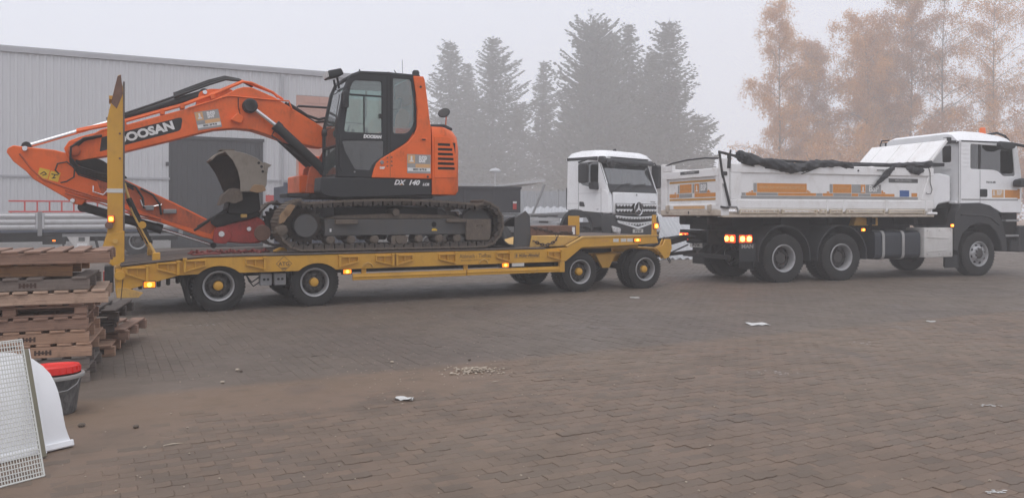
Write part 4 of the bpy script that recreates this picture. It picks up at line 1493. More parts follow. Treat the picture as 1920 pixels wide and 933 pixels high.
plate('cab_wall', rect(-1.04, 2.10, -.09, 3.84), [rnd(rect(-.95, 2.95, -.18, 3.72), .06)], frame_back(3.17), .04, 'cab_grey', cab, .008)
put('cab_floor', MB().box(1.86, 3.2, .11, 1.03, 2.08, 2.14), 'cab_grey', cab)
# front frame and panes follow the profile
fp = [(1.84, 2.13), (1.84, 2.94), (1.965, 3.56), (2.045, 3.745)]
for i in range(3):
    (x0, z0), (x1, z1) = fp[i], fp[i + 1]
    nm = 'front_window'
    put(nm, MB().prism([(x0 + .012, z0 + .012), (x1 + .012, z1 - .004), (x1 + .02, z1 - .004), (x0 + .02, z0 + .012)], .12, 1.02), 'cab_glass', cab)
for y in (.09, 1.0):
    pp = [(x + .004, y + .02, z) for x, z in fp]
    put('front_pillar', MB().tube(pp, .024, 8), 'cab_grey', cab)
put('front_sill', MB().box(1.815, 1.875, .09, 1.04, 2.09, 2.15), 'cab_grey', cab, .01)
put('window_bar', MB().box(1.825, 1.86, .1, 1.03, 2.60, 2.64), 'cab_grey', cab, .006)
put('wiper_arm', MB().tube([(1.83, .20, 2.86), (1.88, .22, 3.25), (1.93, .26, 3.48)], .008, 6), 'rubber_hose', cab)
rf = [[(x, y, z) for x, z in [(2.03, 3.74), (2.07, 3.80), (2.22, 3.875), (2.7, 3.89), (3.17, 3.89), (3.19, 3.85)]] for y in (.06, 1.07)]
put('cab_roof', MB().prism([(2.03, 3.735), (2.07, 3.81), (2.22, 3.875), (2.7, 3.895), (3.16, 3.89), (3.17, 3.84), (2.25, 3.82), (2.10, 3.74)], .07, 1.06), 'cab_grey', cab, .02, 30, 2)
for (nm, pts, mt) in (('door_window', h_door, 'cab_glass'), ('lower_window', h_low, 'cab_glass_low'), ('rear_side_window', h_rear, 'cab_glass')):
    plate(nm, pts, [], frame_side(CABY0 + .022), .006, mt, cab, .0005)
plate('far_window', [(1.95, 2.74), (2.06, 3.59), (2.13, 3.71), (2.96, 3.73), (3.03, 2.74)], [], frame_side(CABY1 + .015), .006, 'cab_glass', cab, .0005)
plate('back_window', rect(-.96, 2.94, -.17, 3.73), [], frame_back(3.19), .006, 'cab_glass', cab, .0005)
put('window_rail', MB().box(2.05, 2.62, .078, .095, 3.455, 3.485).box(2.285, 2.305, .078, .095, 2.84, 3.46), 'cab_grey', cab)
put('door_gap', MB().box(2.685, 2.695, .071, .0765, 2.52, 3.82).box(2.745, 2.752, .071, .0765, 2.54, 3.85), 'dark_hole', cab)
put('door_latch', MB().box(2.55, 2.60, .055, .074, 3.10, 3.18), 'rubber_hose', cab, .006)
put('grab_rail', MB().tube([(1.90, .02, 2.20), (1.875, .02, 2.26), (1.875, .02, 2.80)], .012, 8).tube([(1.95, .03, 3.52), (1.90, .02, 3.46), (1.885, .02, 3.2)], .012, 8), 'cab_grey', cab)
put('cab_mirror', MB().prism(rnd(rect(1.90, 3.22, 1.99, 3.50), .03), -.10, -.04), 'black_plastic', cab, .012)
put('mirror_arm', MB().tube([(2.0, .07, 3.55), (1.94, -.05, 3.52), (1.94, -.07, 3.45)], .010, 6).tube([(1.97, .07, 3.15), (1.95, -.05, 3.18), (1.95, -.07, 3.26)], .010, 6), 'cab_grey', cab)
put('front_mirror', MB().lathe([(.001, -.05), (.06, -.04), (.075, 0), (.05, .03)], 14, (1.76, .60, 2.86), 'x'), 'black_plastic', cab)
text('DOOSAN', .075, frame_side(CABY0) @ T(2.435, 2.785, .0012), 'print_white', cab, bold=.005, width=.95, shear=.15)
put('latch_button', MB().lathe([(.014, -.01), (.016, 0)], 10, (2.13, .072, 2.19)), 'steel_dull', cab)
# inside
se = put('seat', MB().prism(rnd([(2.45, 2.45), (2.95, 2.48), (3.0, 2.6), (2.48, 2.58)], .04), .35, .85), 'seat_cloth', cab, .03)
put('backrest', MB().prism(rnd([(2.86, 2.55), (2.99, 2.55), (3.08, 3.28), (2.98, 3.32)], .04), .36, .84), 'seat_cloth', se, .03)
put('headrest', MB().prism(rnd([(3.0, 3.34), (3.07, 3.34), (3.10, 3.52), (3.04, 3.54)], .02), .47, .73), 'seat_cloth', se, .02)
put('hung_jacket', MB().prism(rnd([(2.88, 2.95), (3.10, 2.92), (3.12, 3.25), (3.0, 3.32), (2.92, 3.2)], .05), .15, .30), 'vest', cab, .04)
put('console', MB().box(2.30, 2.62, .20, .36, 2.14, 2.62).box(2.30, 2.62, .84, .98, 2.14, 2.66), 'seat_cloth', cab, .02)
put('joystick', MB().tube([(2.44, .28, 2.62), (2.42, .28, 2.82), (2.38, .28, 2.96)], [.025, .018, .028], 8), 'seat_cloth', cab)
put('joystick', MB().tube([(2.40, .9, 2.64), (2.37, .9, 2.84), (2.33, .9, 2.98)], [.025, .018, .028], 8), 'seat_cloth', cab)
put('lever', MB().tube([(2.02, .5, 2.14), (2.10, .5, 2.75), (2.16, .5, 3.0)], .014, 6).tube([(2.02, .65, 2.14), (2.12, .65, 2.75), (2.18, .65, 2.95)], .014, 6), 'seat_cloth', cab)
put('roll_bar', MB().tube([(2.13, 1.0, 3.7), (2.13, 1.0, 3.12), (2.56, 1.0, 3.10), (2.60, 1.0, 3.2), (2.60, 1.0, 3.7)], .014, 6), 'cab_grey', cab)
# roof furniture
wl_ = put('work_light', MB().prism([(1.80, 3.78), (1.78, 3.90), (2.0, 3.96), (2.05, 3.86)], .42, .80), 'black_plastic', cab, .015)
for k in range(3):
    put('lens', MB().prism([(1.795, 3.80), (1.778, 3.885), (1.770, 3.885), (1.787, 3.80)], .44 + k * .12, .53 + k * .12), 'lens_clear', wl_)
put('light_bracket', MB().tube([(1.98, .5, 3.62), (1.95, .5, 3.80)], .02, 6).tube([(1.98, .72, 3.62), (1.95, .72, 3.80)], .02, 6), 'black_plastic', cab)
put('aerial', MB().tube([(3.10, .45, 3.88), (3.09, .45, 4.20)], .004, 5), 'black_plastic', cab)
put('aerial', MB().tube([(3.0, .40, 3.88), (2.92, .38, 3.99)], .007, 5), 'black_plastic', cab)
put('beacon', MB().lathe([(.04, 3.88), (.05, 3.93), (.065, 3.95), (.065, 4.01), (.045, 4.04)], 14, (3.36, .5, 0), 'z'), 'black_plastic', cab)
put('roof_bump', MB().prism([(3.12, 3.87), (3.16, 3.93), (3.36, 3.94), (3.38, 3.87)], .3, .6), 'black_plastic', cab, .01)
put('roof_stud', MB().lathe([(.012, 3.88), (.012, 3.92)], 8, (2.25, .2, 0), 'z').lathe([(.012, 3.88), (.012, 3.92)], 8, (2.76, .2, 0), 'z'), 'black_plastic', cab)


def bsp_sign(parent, M, w, h, phone=True):
    """company board: orange mark, grey name field, orange line, white phone strip"""
    def rr(a0, b0, a1, b1):
        return (a0 * w - w / 2, b0 * h - h / 2, a1 * w - w / 2, b1 * h - h / 2)
    s = decal(M, [rr(0, 0, 1, 1)], 'print_grey', parent, .002, 'sign')
    decal(M, [rr(.02, .52, .33, .97), rr(.35, .30, .98, .50)], 'print_orange_pale', s, .003)
    decal(M, [rr(.02, .11, .98, .29)], 'print_white', s, .003)
    decal(M, [rr(.15, .62, .22, .90), rr(.10, .60, .27, .68)], 'print_white', s, .004, 'logo')
    text('BSP', .46 * h, M @ T(.16 * w, .235 * h, .0035), 'print_white', s, bold=.006 * h / .3, width=.62 * w / (h * 1.3))
    if phone:
        text('06232 / 68 78 36', .15 * h, M @ T(.03 * w, -.30 * h, .0035), 'print_black', s, bold=.002, width=.72 * w / (h * 1.3))
    return s


bsp_sign(dp_, frame_side(.055) @ T(3.255, 2.352, .001), .43, .325)

# ---- boom, stick, cylinders
bo = [(-2.12, 2.50), (-2.05, 2.62), (-1.90, 2.69), (-1.52, 2.82), (-1.28, 2.90), (-.42, 3.20), (-.12, 3.32), (.22, 3.48), (.42, 3.60), (.53, 3.64), (.66, 3.64), (1.03, 3.50), (1.43, 3.27), (1.81, 3.06), (1.98, 2.94), (2.0, 2.72), (1.88, 2.66),
      (1.77, 2.665), (1.21, 2.755), (.92, 2.85), (.67, 2.92), (.39, 2.935), (.08, 2.895), (-.12, 2.84), (-.6, 2.685), (-1.28, 2.475), (-1.52, 2.405), (-1.90, 2.315), (-2.06, 2.35)]
boom = put('boom', MB().prism(bo, 1.17, 1.53), 'orange', EX, .012)
FB = frame_side(1.17)
put('boom_seam', MB().box(1.30, 1.306, 1.166, 1.1695, 2.78, 3.33), 'orange', boom)
# dark name panel along the boom
ang = math.atan2(3.17 - 2.69, 1.20)
me_ = plate_mesh('name_panel', rnd([(-.72, -.09), (.52, -.105), (.62, .10), (-.62, .115)], [.02, .06, .07, .02]), [], .003, .0005, FB @ T(-.98, 2.785, .002, R(19.0)))
npn = link('name_panel', me_, 'print_black', boom)
text('DOOSAN', .185, FB @ T(-.98, 2.79, .0025, R(19.0)), 'print_white', npn, bold=.009, width=1.12)
bsp_sign(boom, FB @ T(-.035, 3.055, .001, R(12)), .38, .30)
# hard pipes on the flank and back of the boom
put('boom_pipe', MB().tube([(-1.95, 1.20, 2.77), (-1.5, 1.20, 2.89), (-1.28, 1.20, 2.96), (-.42, 1.20, 3.27), (.15, 1.20, 3.53), (.52, 1.20, 3.73), (.66, 1.20, 3.72), (1.02, 1.20, 3.58), (1.10, 1.20, 3.50)], .022, 8), 'orange', boom)
put('boom_pipe', MB().tube([(-1.95, 1.27, 2.80), (-1.28, 1.27, 2.985), (-.42, 1.27, 3.295), (.15, 1.27, 3.56), (.52, 1.27, 3.75), (1.0, 1.27, 3.60), (1.2, 1.27, 3.48)], .022, 8), 'orange', boom)
put('boom_pipe', MB().tube([(-.35, 1.155, 3.22), (.28, 1.155, 3.47), (.9, 1.155, 3.45), (1.28, 1.155, 3.445), (1.30, 1.155, 3.38), (1.33, 1.155, 3.30)], .013, 8), 'orange', boom)
put('boom_pipe', MB().tube([(-2.0, 1.18, 2.60), (-1.75, 1.18, 2.70), (-1.6, 1.18, 2.80), (-1.3, 1.18, 2.90)], .018, 8), 'orange', boom)
for x, z in ((-1.28, 2.93), (-.72, 3.14), (-.42, 3.25), (.05, 3.44)):
    put('pipe_clamp', MB().prism([(x - .04, z - .05), (x + .03, z - .03), (x + .02, z + .05), (x - .05, z + .04)], 1.155, 1.30), 'orange', boom, .006)
put('boom_lamp', MB().prism(rnd([(.30, 3.06), (.47, 3.0), (.52, 3.10), (.42, 3.19)], .03), 1.05, 1.168), 'orange', boom, .015)
put('lamp_cable', MB().tube([(.42, 1.15, 3.12), (.47, 1.15, 3.16), (.44, 1.16, 3.30), (.44, 1.16, 3.45)], .007, 6), 'rubber_hose', boom)


def ram(name, p0, pm, p1, rb, rr, parent, y):
    """cylinder: barrel p0..pm, rod pm..p1"""
    b_ = put(name, MB().tube([(p0[0], y, p0[1]), (pm[0], y, pm[1])], rb, 16), 'dark_steel', parent)
    put('rod', MB().tube([(pm[0], y, pm[1]), (p1[0], y, p1[1])], rr, 14), 'chrome', b_)
    d = Vector((pm[0] - p0[0], 0, pm[1] - p0[1])).normalized()
    put('gland', MB().tube([(pm[0] - d.x * .09, y, pm[1] - d.z * .09), (pm[0] + d.x * .015, y, pm[1] + d.z * .015)], rb * 1.12, 16), 'dark_steel', b_)
    put('eye', MB().lathe([(rr * 1.9, -.06), (rr * 1.9, .06)], 16, (p1[0], y, p1[1])).lathe([(rb * 1.15, -.06), (rb * 1.15, .06)], 16, (p0[0], y, p0[1])), 'dark_steel', b_)
    return b_


bc = ram('boom_cylinder', (1.86, 2.26), (1.04, 3.005), (.62, 3.315), .082, .034, EX, 1.08)
put('oil_pipe', MB().tube([(1.0, 1.0, 2.90), (.96, 1.0, 2.82), (1.10, 1.0, 2.72), (1.45, 1.0, 2.46)], .013, 6), 'rubber_hose', bc)
ram('boom_cylinder', (1.86, 2.26), (1.04, 3.005), (.62, 3.315), .082, .034, EX, 1.62)
put('pin_boss', MB().lathe([(.10, -.08), (.12, -.06), (.12, .54), (.10, .56)], 20, (.62, 1.10, 3.315)), 'dark_steel', boom)
ac = ram('arm_cylinder', (-.08, 3.50), (-1.50, 2.95), (-2.62, 2.525), .075, .036, EX, 1.35)
put('cylinder_lug', MB().prism(rnd([(-.22, 3.28), (-.16, 3.52), (.0, 3.58), (.35, 3.60), (.40, 3.52)], .04), 1.26, 1.29).prism(rnd([(-.22, 3.28), (-.16, 3.52), (.0, 3.58), (.35, 3.60), (.40, 3.52)], .04), 1.41, 1.44), 'orange', boom, .006)
put('pin', MB().lathe([(.035, -.03), (.035, .22)], 14, (-.08, 1.25, 3.515)), 'chrome', boom)
for k, dz in enumerate((.0, .04, .075)):
    put('hose', MB().tube([(-.55, 1.28 + k * .05, 3.40 + dz), (-.30, 1.28 + k * .05, 3.52 + dz), (.0, 1.28 + k * .05, 3.66 + dz), (.25, 1.28 + k * .05, 3.76 + dz * .8), (.48, 1.28 + k * .05, 3.755 + dz * .5), (.70, 1.28 + k * .05, 3.68)], .020, 8), 'rubber_hose', boom)
put('hose', MB().tube([(-1.35, 1.25, 3.06), (-.9, 1.22, 3.25), (-.55, 1.24, 3.41), (-.3, 1.26, 3.52)], .018, 8), 'rubber_hose', boom)
put('hose', MB().tube([(1.28, 1.25, 3.42), (1.42, 1.25, 3.34), (1.60, 1.2, 3.22), (1.80, 1.2, 3.16), (1.95, 1.2, 3.20), (2.05, 1.2, 3.3)], .024, 8), 'rubber_hose', boom)
put('hose', MB().tube([(1.25, 1.35, 3.44), (1.5, 1.3, 3.27), (1.75, 1.3, 3.12), (1.95, 1.25, 3.14)], .024, 8), 'rubber_hose', boom)
put('hand_rail', MB().tube([(1.55, 1.9, 2.55), (1.55, 1.9, 3.42), (1.60, 1.9, 3.47), (2.3, 1.9, 3.47), (2.35, 1.9, 3.42), (2.35, 1.9, 2.5)], .022, 8), 'cab_grey', EX)
put('boom_foot', MB().prism([(1.55, 1.86), (1.62, 2.30), (1.86, 2.45), (2.1, 2.85), (2.5, 2.2), (2.6, 1.86)], 1.10, 1.15).prism([(1.55, 1.86), (1.62, 2.30), (1.86, 2.45), (2.1, 2.85), (2.5, 2.2), (2.6, 1.86)], 1.55, 1.60), 'orange_old', EX, .006)

ar = [(-2.87, 2.42), (-2.85, 2.48), (-2.78, 2.525), (-2.66, 2.51), (-2.25, 2.475), (-1.96, 2.40), (-1.52, 2.18), (-1.28, 2.04), (-.56, 1.68), (.14, 1.305), (.26, 1.22), (.28, 1.13), (.20, 1.05), (.10, 1.05), (-.10, 1.10), (-.56, 1.28), (-.77, 1.36), (-1.23, 1.54),
      (-1.52, 1.66), (-1.80, 1.72), (-1.88, 1.63), (-2.0, 1.65), (-2.08, 1.73), (-2.40, 1.94), (-2.52, 2.02), (-2.62, 2.14), (-2.78, 2.28)]
arm = put('stick', MB().prism(ar, 1.19, 1.51), 'orange', EX, .012)
FA = frame_side(1.19)
put('stick_grime', MB().prism([(-1.75, 2.26), (-1.28, 2.02), (-.56, 1.655), (.1, 1.30), (.0, 1.16), (-.6, 1.36), (-1.2, 1.62), (-1.6, 1.80)], 1.186, 1.1895), 'orange_old', arm)
put('edge_weld', MB().tube([(-2.70, 1.185, 2.40), (-2.55, 1.185, 2.18), (-2.40, 1.185, 2.02), (-2.1, 1.185, 1.90), (-1.7, 1.185, 1.76), (-1.3, 1.185, 1.62)], .016, 6), 'orange_old', arm)
for x, z, r in ((-2.63, 2.475, .04), (-2.0, 1.70, .038), (.16, 1.19, .05)):
    put('pin', MB().lathe([(r * .8, -.035), (r, -.02), (r, .36)], 16, (x, 1.17, z)), 'chrome', arm)
yl = decal(FA @ T(-2.32, 2.09, .0, R(-14)), [(-.14, -.07, .0, .075), (.012, -.075, .145, .07)], 'print_yellow', arm, .003, 'warning_sign')
mbw = MB()
for seg in (((-.11, -.02), (-.07, .03)), ((-.07, .03), (-.03, .0)), ((-.03, .0), (-.08, -.03)), ((.03, .02), (.12, .03)), ((.08, .03), (.07, -.03)), ((.05, -.04), (.10, -.02))):
    mbw.bar((*seg[0], .004), (*seg[1], .004), .014, .001)
me_ = mbw.mesh('warning_mark', 0, 0)
me_.transform(FA @ T(-2.32, 2.09, .0, R(-14)))
link('warning_mark', me_, 'print_black', yl)
# hose bundle around the stick joint
for k in range(5):
    y = 1.10 + k * .025
    r = .01 * k
    put('hose', MB().tube([(-1.60, y + .05, 2.72 - r), (-1.85, y, 2.66 - r), (-2.02, y, 2.52 - r * 2), (-2.03, y, 2.36 - r * 2), (-1.92, y, 2.22 - r * 3), (-1.68, y, 2.14 - r * 3), (-1.40, y + .03, 2.08 - r * 4), (-1.15, y + .06, 1.92 - r * 4)], .017, 7), 'rubber_hose', arm)
put('joint_grease', MB().prism(rnd([(-1.98, 2.30), (-1.90, 2.42), (-1.60, 2.34), (-1.22, 2.06), (-1.45, 2.02), (-1.75, 2.12)], .05), 1.178, 1.1855), 'black_under', arm)
put('joint_pin', MB().lathe([(.06, -.05), (.09, -.03), (.09, .42)], 18, (-1.98, 1.15, 2.47)), 'orange_old', arm)
put('hose', MB().tube([(-2.18, 1.12, 2.10), (-2.23, 1.11, 2.16), (-2.20, 1.11, 2.26), (-2.08, 1.11, 2.29), (-1.97, 1.11, 2.20), (-1.98, 1.11, 2.06), (-2.08, 1.12, 1.99), (-2.16, 1.13, 1.97)], .012, 7), 'rubber_hose', arm)
for k in range(2):
    put('stick_pipe', MB().tube([(-2.1, 1.165, 1.86 - k * .05), (-1.6, 1.165, 1.70 - k * .05), (-1.1, 1.165, 1.50 - k * .05), (-.75, 1.165, 1.40 - k * .04)], .013, 6), 'orange_old', arm)
    put('hose', MB().tube([(-1.30 + k * .25, 1.165, 2.02 - k * .12), (-1.12 + k * .25, 1.15, 1.92 - k * .12), (-1.02 + k * .25, 1.15, 1.75 - k * .1), (-1.0 + k * .25, 1.16, 1.58 - k * .1)], .017, 7), 'rubber_hose', arm)
put('steel_pipe', MB().tube([(-1.72, 1.16, 1.93), (-1.72, 1.155, 1.84), (-1.58, 1.155, 1.79), (-1.53, 1.155, 1.85)], .011, 6), 'chrome', arm)
put('steel_pipe', MB().tube([(-1.05, 1.16, 1.72), (-1.02, 1.155, 1.62), (-.93, 1.155, 1.60), (-.74, 1.155, 1.64)], .013, 6), 'chrome', arm)
put('valve_block', MB().box(-.98, -.86, 1.10, 1.18, 1.55, 1.63), 'steel_dull', arm, .01)
put('valve_block', MB().box(-.72, -.52, 1.12, 1.18, 1.50, 1.57), 'steel_dull', arm, .01)
ram('bucket_cylinder', (-1.86, 1.60), (-.74, 1.245), (.06, .965), .07, .026, EX, 1.35)

# ---- coupler, rotator and bucket at the end of the stick
cp = put('quick_coupler', MB().prism(rnd([(.02, 1.05), (.10, 1.30), (.25, 1.33), (.62, 1.40), (.72, 1.46), (.86, 1.36), (.90, 1.16), (.80, 1.0), (.55, .99), (.28, 1.02)], .06), 1.08, 1.62), 'red_cast', EX, .02)
put('link_plate', MB().prism(rnd([(.02, 1.02), (.05, 1.26), (.20, 1.30), (.34, 1.14), (.24, .99)], .06), 1.06, 1.08), 'red_cast', cp, .006)
put('coupler_ring', MB().lathe([(.06, -.03), (.13, -.03), (.14, .0), (.14, .05)], 22, (.82, 1.08, 1.17)), 'rust', cp)
put('coupler_pin', MB().lathe([(.045, -.02), (.055, .0)], 16, (.16, 1.055, 1.16)).lathe([(.035, -.02), (.045, .0)], 16, (.60, 1.08, 1.24)), 'chrome', cp)
put('hitch_body', MB().prism(rnd([(-.02, 1.36), (.10, 1.50), (.75, 1.56), (.80, 1.46), (.40, 1.36), (.10, 1.26)], .05), 1.05, 1.65), 'black_under', cp, .02)
put('hitch_tab', MB().box(.46, .56, 1.0, 1.06, 1.43, 1.49), 'yellow_worn', cp, .01)
put('rotator', MB().prism(rnd([(.24, 1.50), (.30, 1.80), (.40, 1.90), (.74, 1.92), (.78, 1.55), (.60, 1.48)], .04), 1.0, 1.66), 'black_under', EX, .03)
put('stick_tip_hoses', MB().tube([(-.20, 1.16, 1.28), (.05, 1.1, 1.45), (.25, 1.08, 1.58), (.35, 1.06, 1.66)], .02, 7).tube([(-.25, 1.2, 1.22), (.0, 1.12, 1.40), (.2, 1.1, 1.52), (.32, 1.06, 1.6)], .02, 7), 'rubber_hose', EX)
# bucket: shell open to the left, side plates with a hollowed front edge
BY0, BY1 = .86, 1.55
out = [(-.03, 2.38), (.06, 2.475), (.17, 2.53), (.34, 2.53), (.52, 2.49), (.70, 2.42), (.82, 2.32), (.86, 2.16), (.85, 1.98), (.80, 1.88), (.62, 1.86), (.44, 1.86)]
inn = [(.45, 1.89), (.62, 1.895), (.77, 1.91), (.815, 1.99), (.825, 2.15), (.79, 2.29), (.68, 2.385), (.51, 2.455), (.34, 2.495), (.18, 2.495), (.08, 2.455), (-.01, 2.36)]
bk = put('bucket', MB().prism(out + inn, BY0, BY1), 'bucket_beige', EX, .004, 40)
sp_o = [(.17, 2.527), (.34, 2.525), (.52, 2.485), (.70, 2.415), (.82, 2.315), (.857, 2.16), (.848, 1.98), (.80, 1.883), (.62, 1.863), (.43, 1.855), (.425, 2.03), (.39, 2.20), (.31, 2.37)]
put('side_plate', MB().prism(sp_o, BY0 - .022, BY0 - .002), 'bucket_beige', bk, .004)
put('side_plate', MB().prism([(-.005, 2.37), (.06, 2.46), (.17, 2.52), (.34, 2.52), (.70, 2.41), (.85, 2.16), (.80, 1.885), (.26, 1.86), (.20, 2.0), (.11, 2.2)], BY1 + .002, BY1 + .022), 'track_dark', bk, .004)
put('side_band', MB().prism([(.17, 2.53), (.33, 2.53), (.45, 2.44), (.55, 2.22), (.60, 1.88), (.43, 1.855), (.425, 2.03), (.39, 2.20), (.31, 2.37)], BY0 - .036, BY0 - .023), 'bucket_beige', bk, .003)
put('wear_strip', MB().prism([(.10, 2.525), (.34, 2.53), (.34, 2.555), (.12, 2.55)], BY0, BY0 + .25), 'track_mud', bk, .004)
put('side_cutter', MB().prism([(.80, 2.36), (.93, 2.31), (.87, 2.26), (.86, 2.17), (.82, 2.2)], BY0 - .03, BY0 + .02), 'bucket_beige', bk, .004)
for x, z in ((.72, 2.34), (.765, 2.28), (.785, 2.20)):
    put('bolt_hole', MB().lathe([(.022, -.003), (.022, .004)], 12, (x, BY0 - .024, z)), 'dark_hole', bk)
put('caked_mud', MB().prism(rnd([(.56, 1.87), (.64, 1.98), (.80, 1.97), (.84, 1.88), (.70, 1.84)], .03), BY0 - .045, BY0 - .02), 'clay', bk, .012)
put('caked_mud', MB().prism(rnd([(.10, 1.62), (.16, 1.80), (.30, 1.92), (.46, 1.90), (.48, 1.72), (.34, 1.66), (.24, 1.70)], .03), BY0 + .05, BY0 + .4), 'track_mud', bk, .03)
put('bucket_ear', MB().prism([(.34, 1.70), (.38, 1.87), (.76, 1.88), (.74, 1.72)], 1.15, 1.2).prism([(.34, 1.70), (.38, 1.87), (.76, 1.88), (.74, 1.72)], 1.5, 1.55), 'black_under', bk)
OFF = (0, 0, 0)
# ------------------------------------------------------------------ dump truck (x forward from the rear axle, near side y=0)
TK = thing('dump_truck', 'white three-axle dump truck with orange-grey lettering towing the trailer', 'dump truck', TK_BASE, TK_A)
OFF = (0, 0, 0)
BX0, BX1, BY = -1.57, 4.21, 2.5


def sideframe(y):
    return frame_side(y)


# ---- chassis and wheels
put('chassis_rail', MB().box(-1.35, 6.9, .85, .93, .82, 1.12), 'black_under', TK)
put('chassis_rail', MB().box(-1.35, 6.9, 1.57, 1.65, .82, 1.12), 'black_under', TK)
put('sub_frame', MB().box(-1.3, 4.3, .80, .98, 1.14, 1.42).box(-1.3, 4.3, 1.52, 1.70, 1.14, 1.42), 'black_under', TK)
for k in range(5):
    put('cross_member', MB().box(-1.2 + k * 1.25, -1.08 + k * 1.25, .2, 2.3, 1.24, 1.40), 'black_under', TK)
WK = wheel_meshes('drive', .535, .30, .295, .17, 10, 'rim_silver', 'rim_dark', 'rim_dark', .13, .06)
WF_ = wheel_meshes('steer', .535, .32, .295, .05, 10, 'rim_silver', 'rim_silver', 'rim_dark', .11, .06, .0)
for x in (.02, 1.57):
    put_wheel(WK, TK, x, .05, .535)
    put_wheel(WK, TK, x, .37, .535, only_tyre=True)
    put_wheel(WK, TK, x, 2.45, .535, True)
    put_wheel(WK, TK, x, 2.13, .535, True, only_tyre=True)
    put('axle', MB().tube([(x, .4, .535), (x, 2.1, .535)], .10, 12).lathe([(.18, -.15), (.24, -.05), (.24, .05), (.18, .15)], 16, (x, 1.25, .535)), 'black_under', TK)
put_wheel(WF_, TK, 5.70, .08, .535)
put_wheel(WF_, TK, 5.70, 2.42, .535, True)
put('front_axle', MB().box(5.62, 5.78, .4, 2.1, .42, .54), 'black_under', TK)
put('spring', MB().prism([(-.5, .95), (.8, .72), (2.1, .95), (2.1, 1.0), (.8, .80), (-.5, 1.0)], .62, .72), 'black_under', TK)
for cx in (.02, 1.57):                       # mudguards
    o_, i_ = arc(cx, .56, .69, 188, -8, 20), arc(cx, .56, .665, -8, 188, 20)
    put('mudguard', MB().prism(o_ + i_, .03, .66), 'fender_grey', TK, 0, 40)
    put('mudguard', MB().prism(o_ + i_, 1.84, 2.47), 'fender_grey', TK, 0, 40)
mf = put('mud_flap', MB().prism(rnd(rect(-1.12, .47, -.70, .88), .03), .06, .075), 'black_plastic', TK, .004)
text('MAN', .12, frame_side(.06) @ T(-.91, .795, .001), 'print_grey', mf, bold=.003, width=1.15)
for y0 in (.06, 1.95):
    mr = put('mud_flap', MB().box(-.76, -.74, y0, y0 + .5, .30, .95), 'black_plastic', TK)
# tail lamps
for y0, lit in ((.09, True), (1.95, True)):
    tlb = put('tail_lamp', MB().box(-1.17, -1.05, y0, y0 + .42, .86, 1.06), 'black_plastic', TK, .01)
    for k in range(2):
        put('lens', MB().box(-1.19, -1.171, y0 + .03 + k * .19, y0 + .19 + k * .19, .88, 1.04), 'tail_red', tlb, .006)
        put('bulb', MB().lathe([(.055, -1.215), (.055, -1.191)], 14, (0, y0 + .11 + k * .19, .96), 'x'), 'tail_core', tlb)
tlb = put('tail_lamp_side', MB().box(-1.13, -.80, .062, .085, .87, 1.05), 'black_plastic', TK, .006)
for k in range(2):
    put('lens', MB().box(-1.12 + k * .17, -.97 + k * .17, .048, .061, .885, 1.035), 'tail_red', tlb, .006)
    put('bulb', MB().lathe([(.052, -.022), (.058, -.001)], 14, (-1.045 + k * .17, .05, .96)), 'tail_core', tlb)
put('lamp_carrier', MB().box(-1.14, -1.04, .1, 2.4, .98, 1.12), 'black_under', TK)
np_ = put('number_plate', MB().box(-1.20, -1.19, 1.35, 1.87, .72, .83), 'plate_white', TK)
text('SP-LF 64', .09, frame_back(-1.20) @ T(-1.61, .775, .001), 'print_black', np_, bold=.003, width=.95)
put('under_ride_bar', MB().box(-1.22, -1.12, .35, 2.15, .50, .60), 'dark_steel', TK, .01)
put('under_ride_stay', MB().bar((-1.16, .9, .56), (-.7, .9, .9), .06, .08).bar((-1.16, 1.6, .56), (-.7, 1.6, .9), .06, .08), 'dark_steel', TK)
hb = put('hitch', MB().box(-1.48, -1.12, 1.12, 1.38, .88, 1.10), 'black_under', TK, .02)
put('hitch_jaw', MB().lathe([(.17, .84), (.19, .88), (.12, .93)], 16, (-1.46, 1.25, 0), 'z').lathe([(.12, 1.05), (.17, 1.10), (.15, 1.13)], 16, (-1.46, 1.25, 0), 'z'), 'black_under', hb)
put('hose_rack', MB().box(-1.35, -1.15, .9, 1.5, 1.14, 1.40), 'black_under', TK)
for y in (.7, 1.55):
    put('tip_hinge', MB().box(-1.50, -1.2, y, y + .3, 1.26, 1.44), 'black_under', TK, .02)

# ---- tank, box, steps
tank = put('fuel_tank', MB().prism(rnd(rect(.12, .45, .72, 1.10), .14, 6), 2.58, 3.92, 'x'), 'tank_blue', TK, .01, 40)
for x in (2.78, 3.36):
    put('tank_strap', MB().prism(rnd(rect(.105, .435, .735, 1.115), .15, 6), x, x + .07, 'x'), 'strap_grey', tank, 0, 40)
put('tank_bracket', MB().box(2.5, 3.95, .5, .9, .50, .60), 'black_under', TK)
bx = put('side_box', MB().box(3.97, 4.85, .06, .62, .47, 1.165), 'white_box', TK, .025, 30, 2)
put('box_pressing', MB().prism([(4.05, .93), (4.70, .90), (4.72, .93), (4.05, .965)], .050, .059), 'white_box', bx, .006)
put('box_pressing', MB().prism([(4.05, .60), (4.70, .63), (4.70, .66), (4.05, .63)], .050, .059), 'white_box', bx, .006)
for x in (4.06, 4.42, 4.76):
    for z in (.55, 1.10):
        put('rivet', MB().lathe([(.012, -.006), (.014, 0)], 8, (x, .06, z)), 'steel_dull', bx)
put('air_tank', MB().tube([(3.1, 1.9, .75), (4.4, 1.9, .75)], .2, 16), 'black_under', TK)
put('exhaust_box', MB().box(3.3, 4.9, 1.8, 2.4, .5, 1.1), 'black_under', TK, .03)
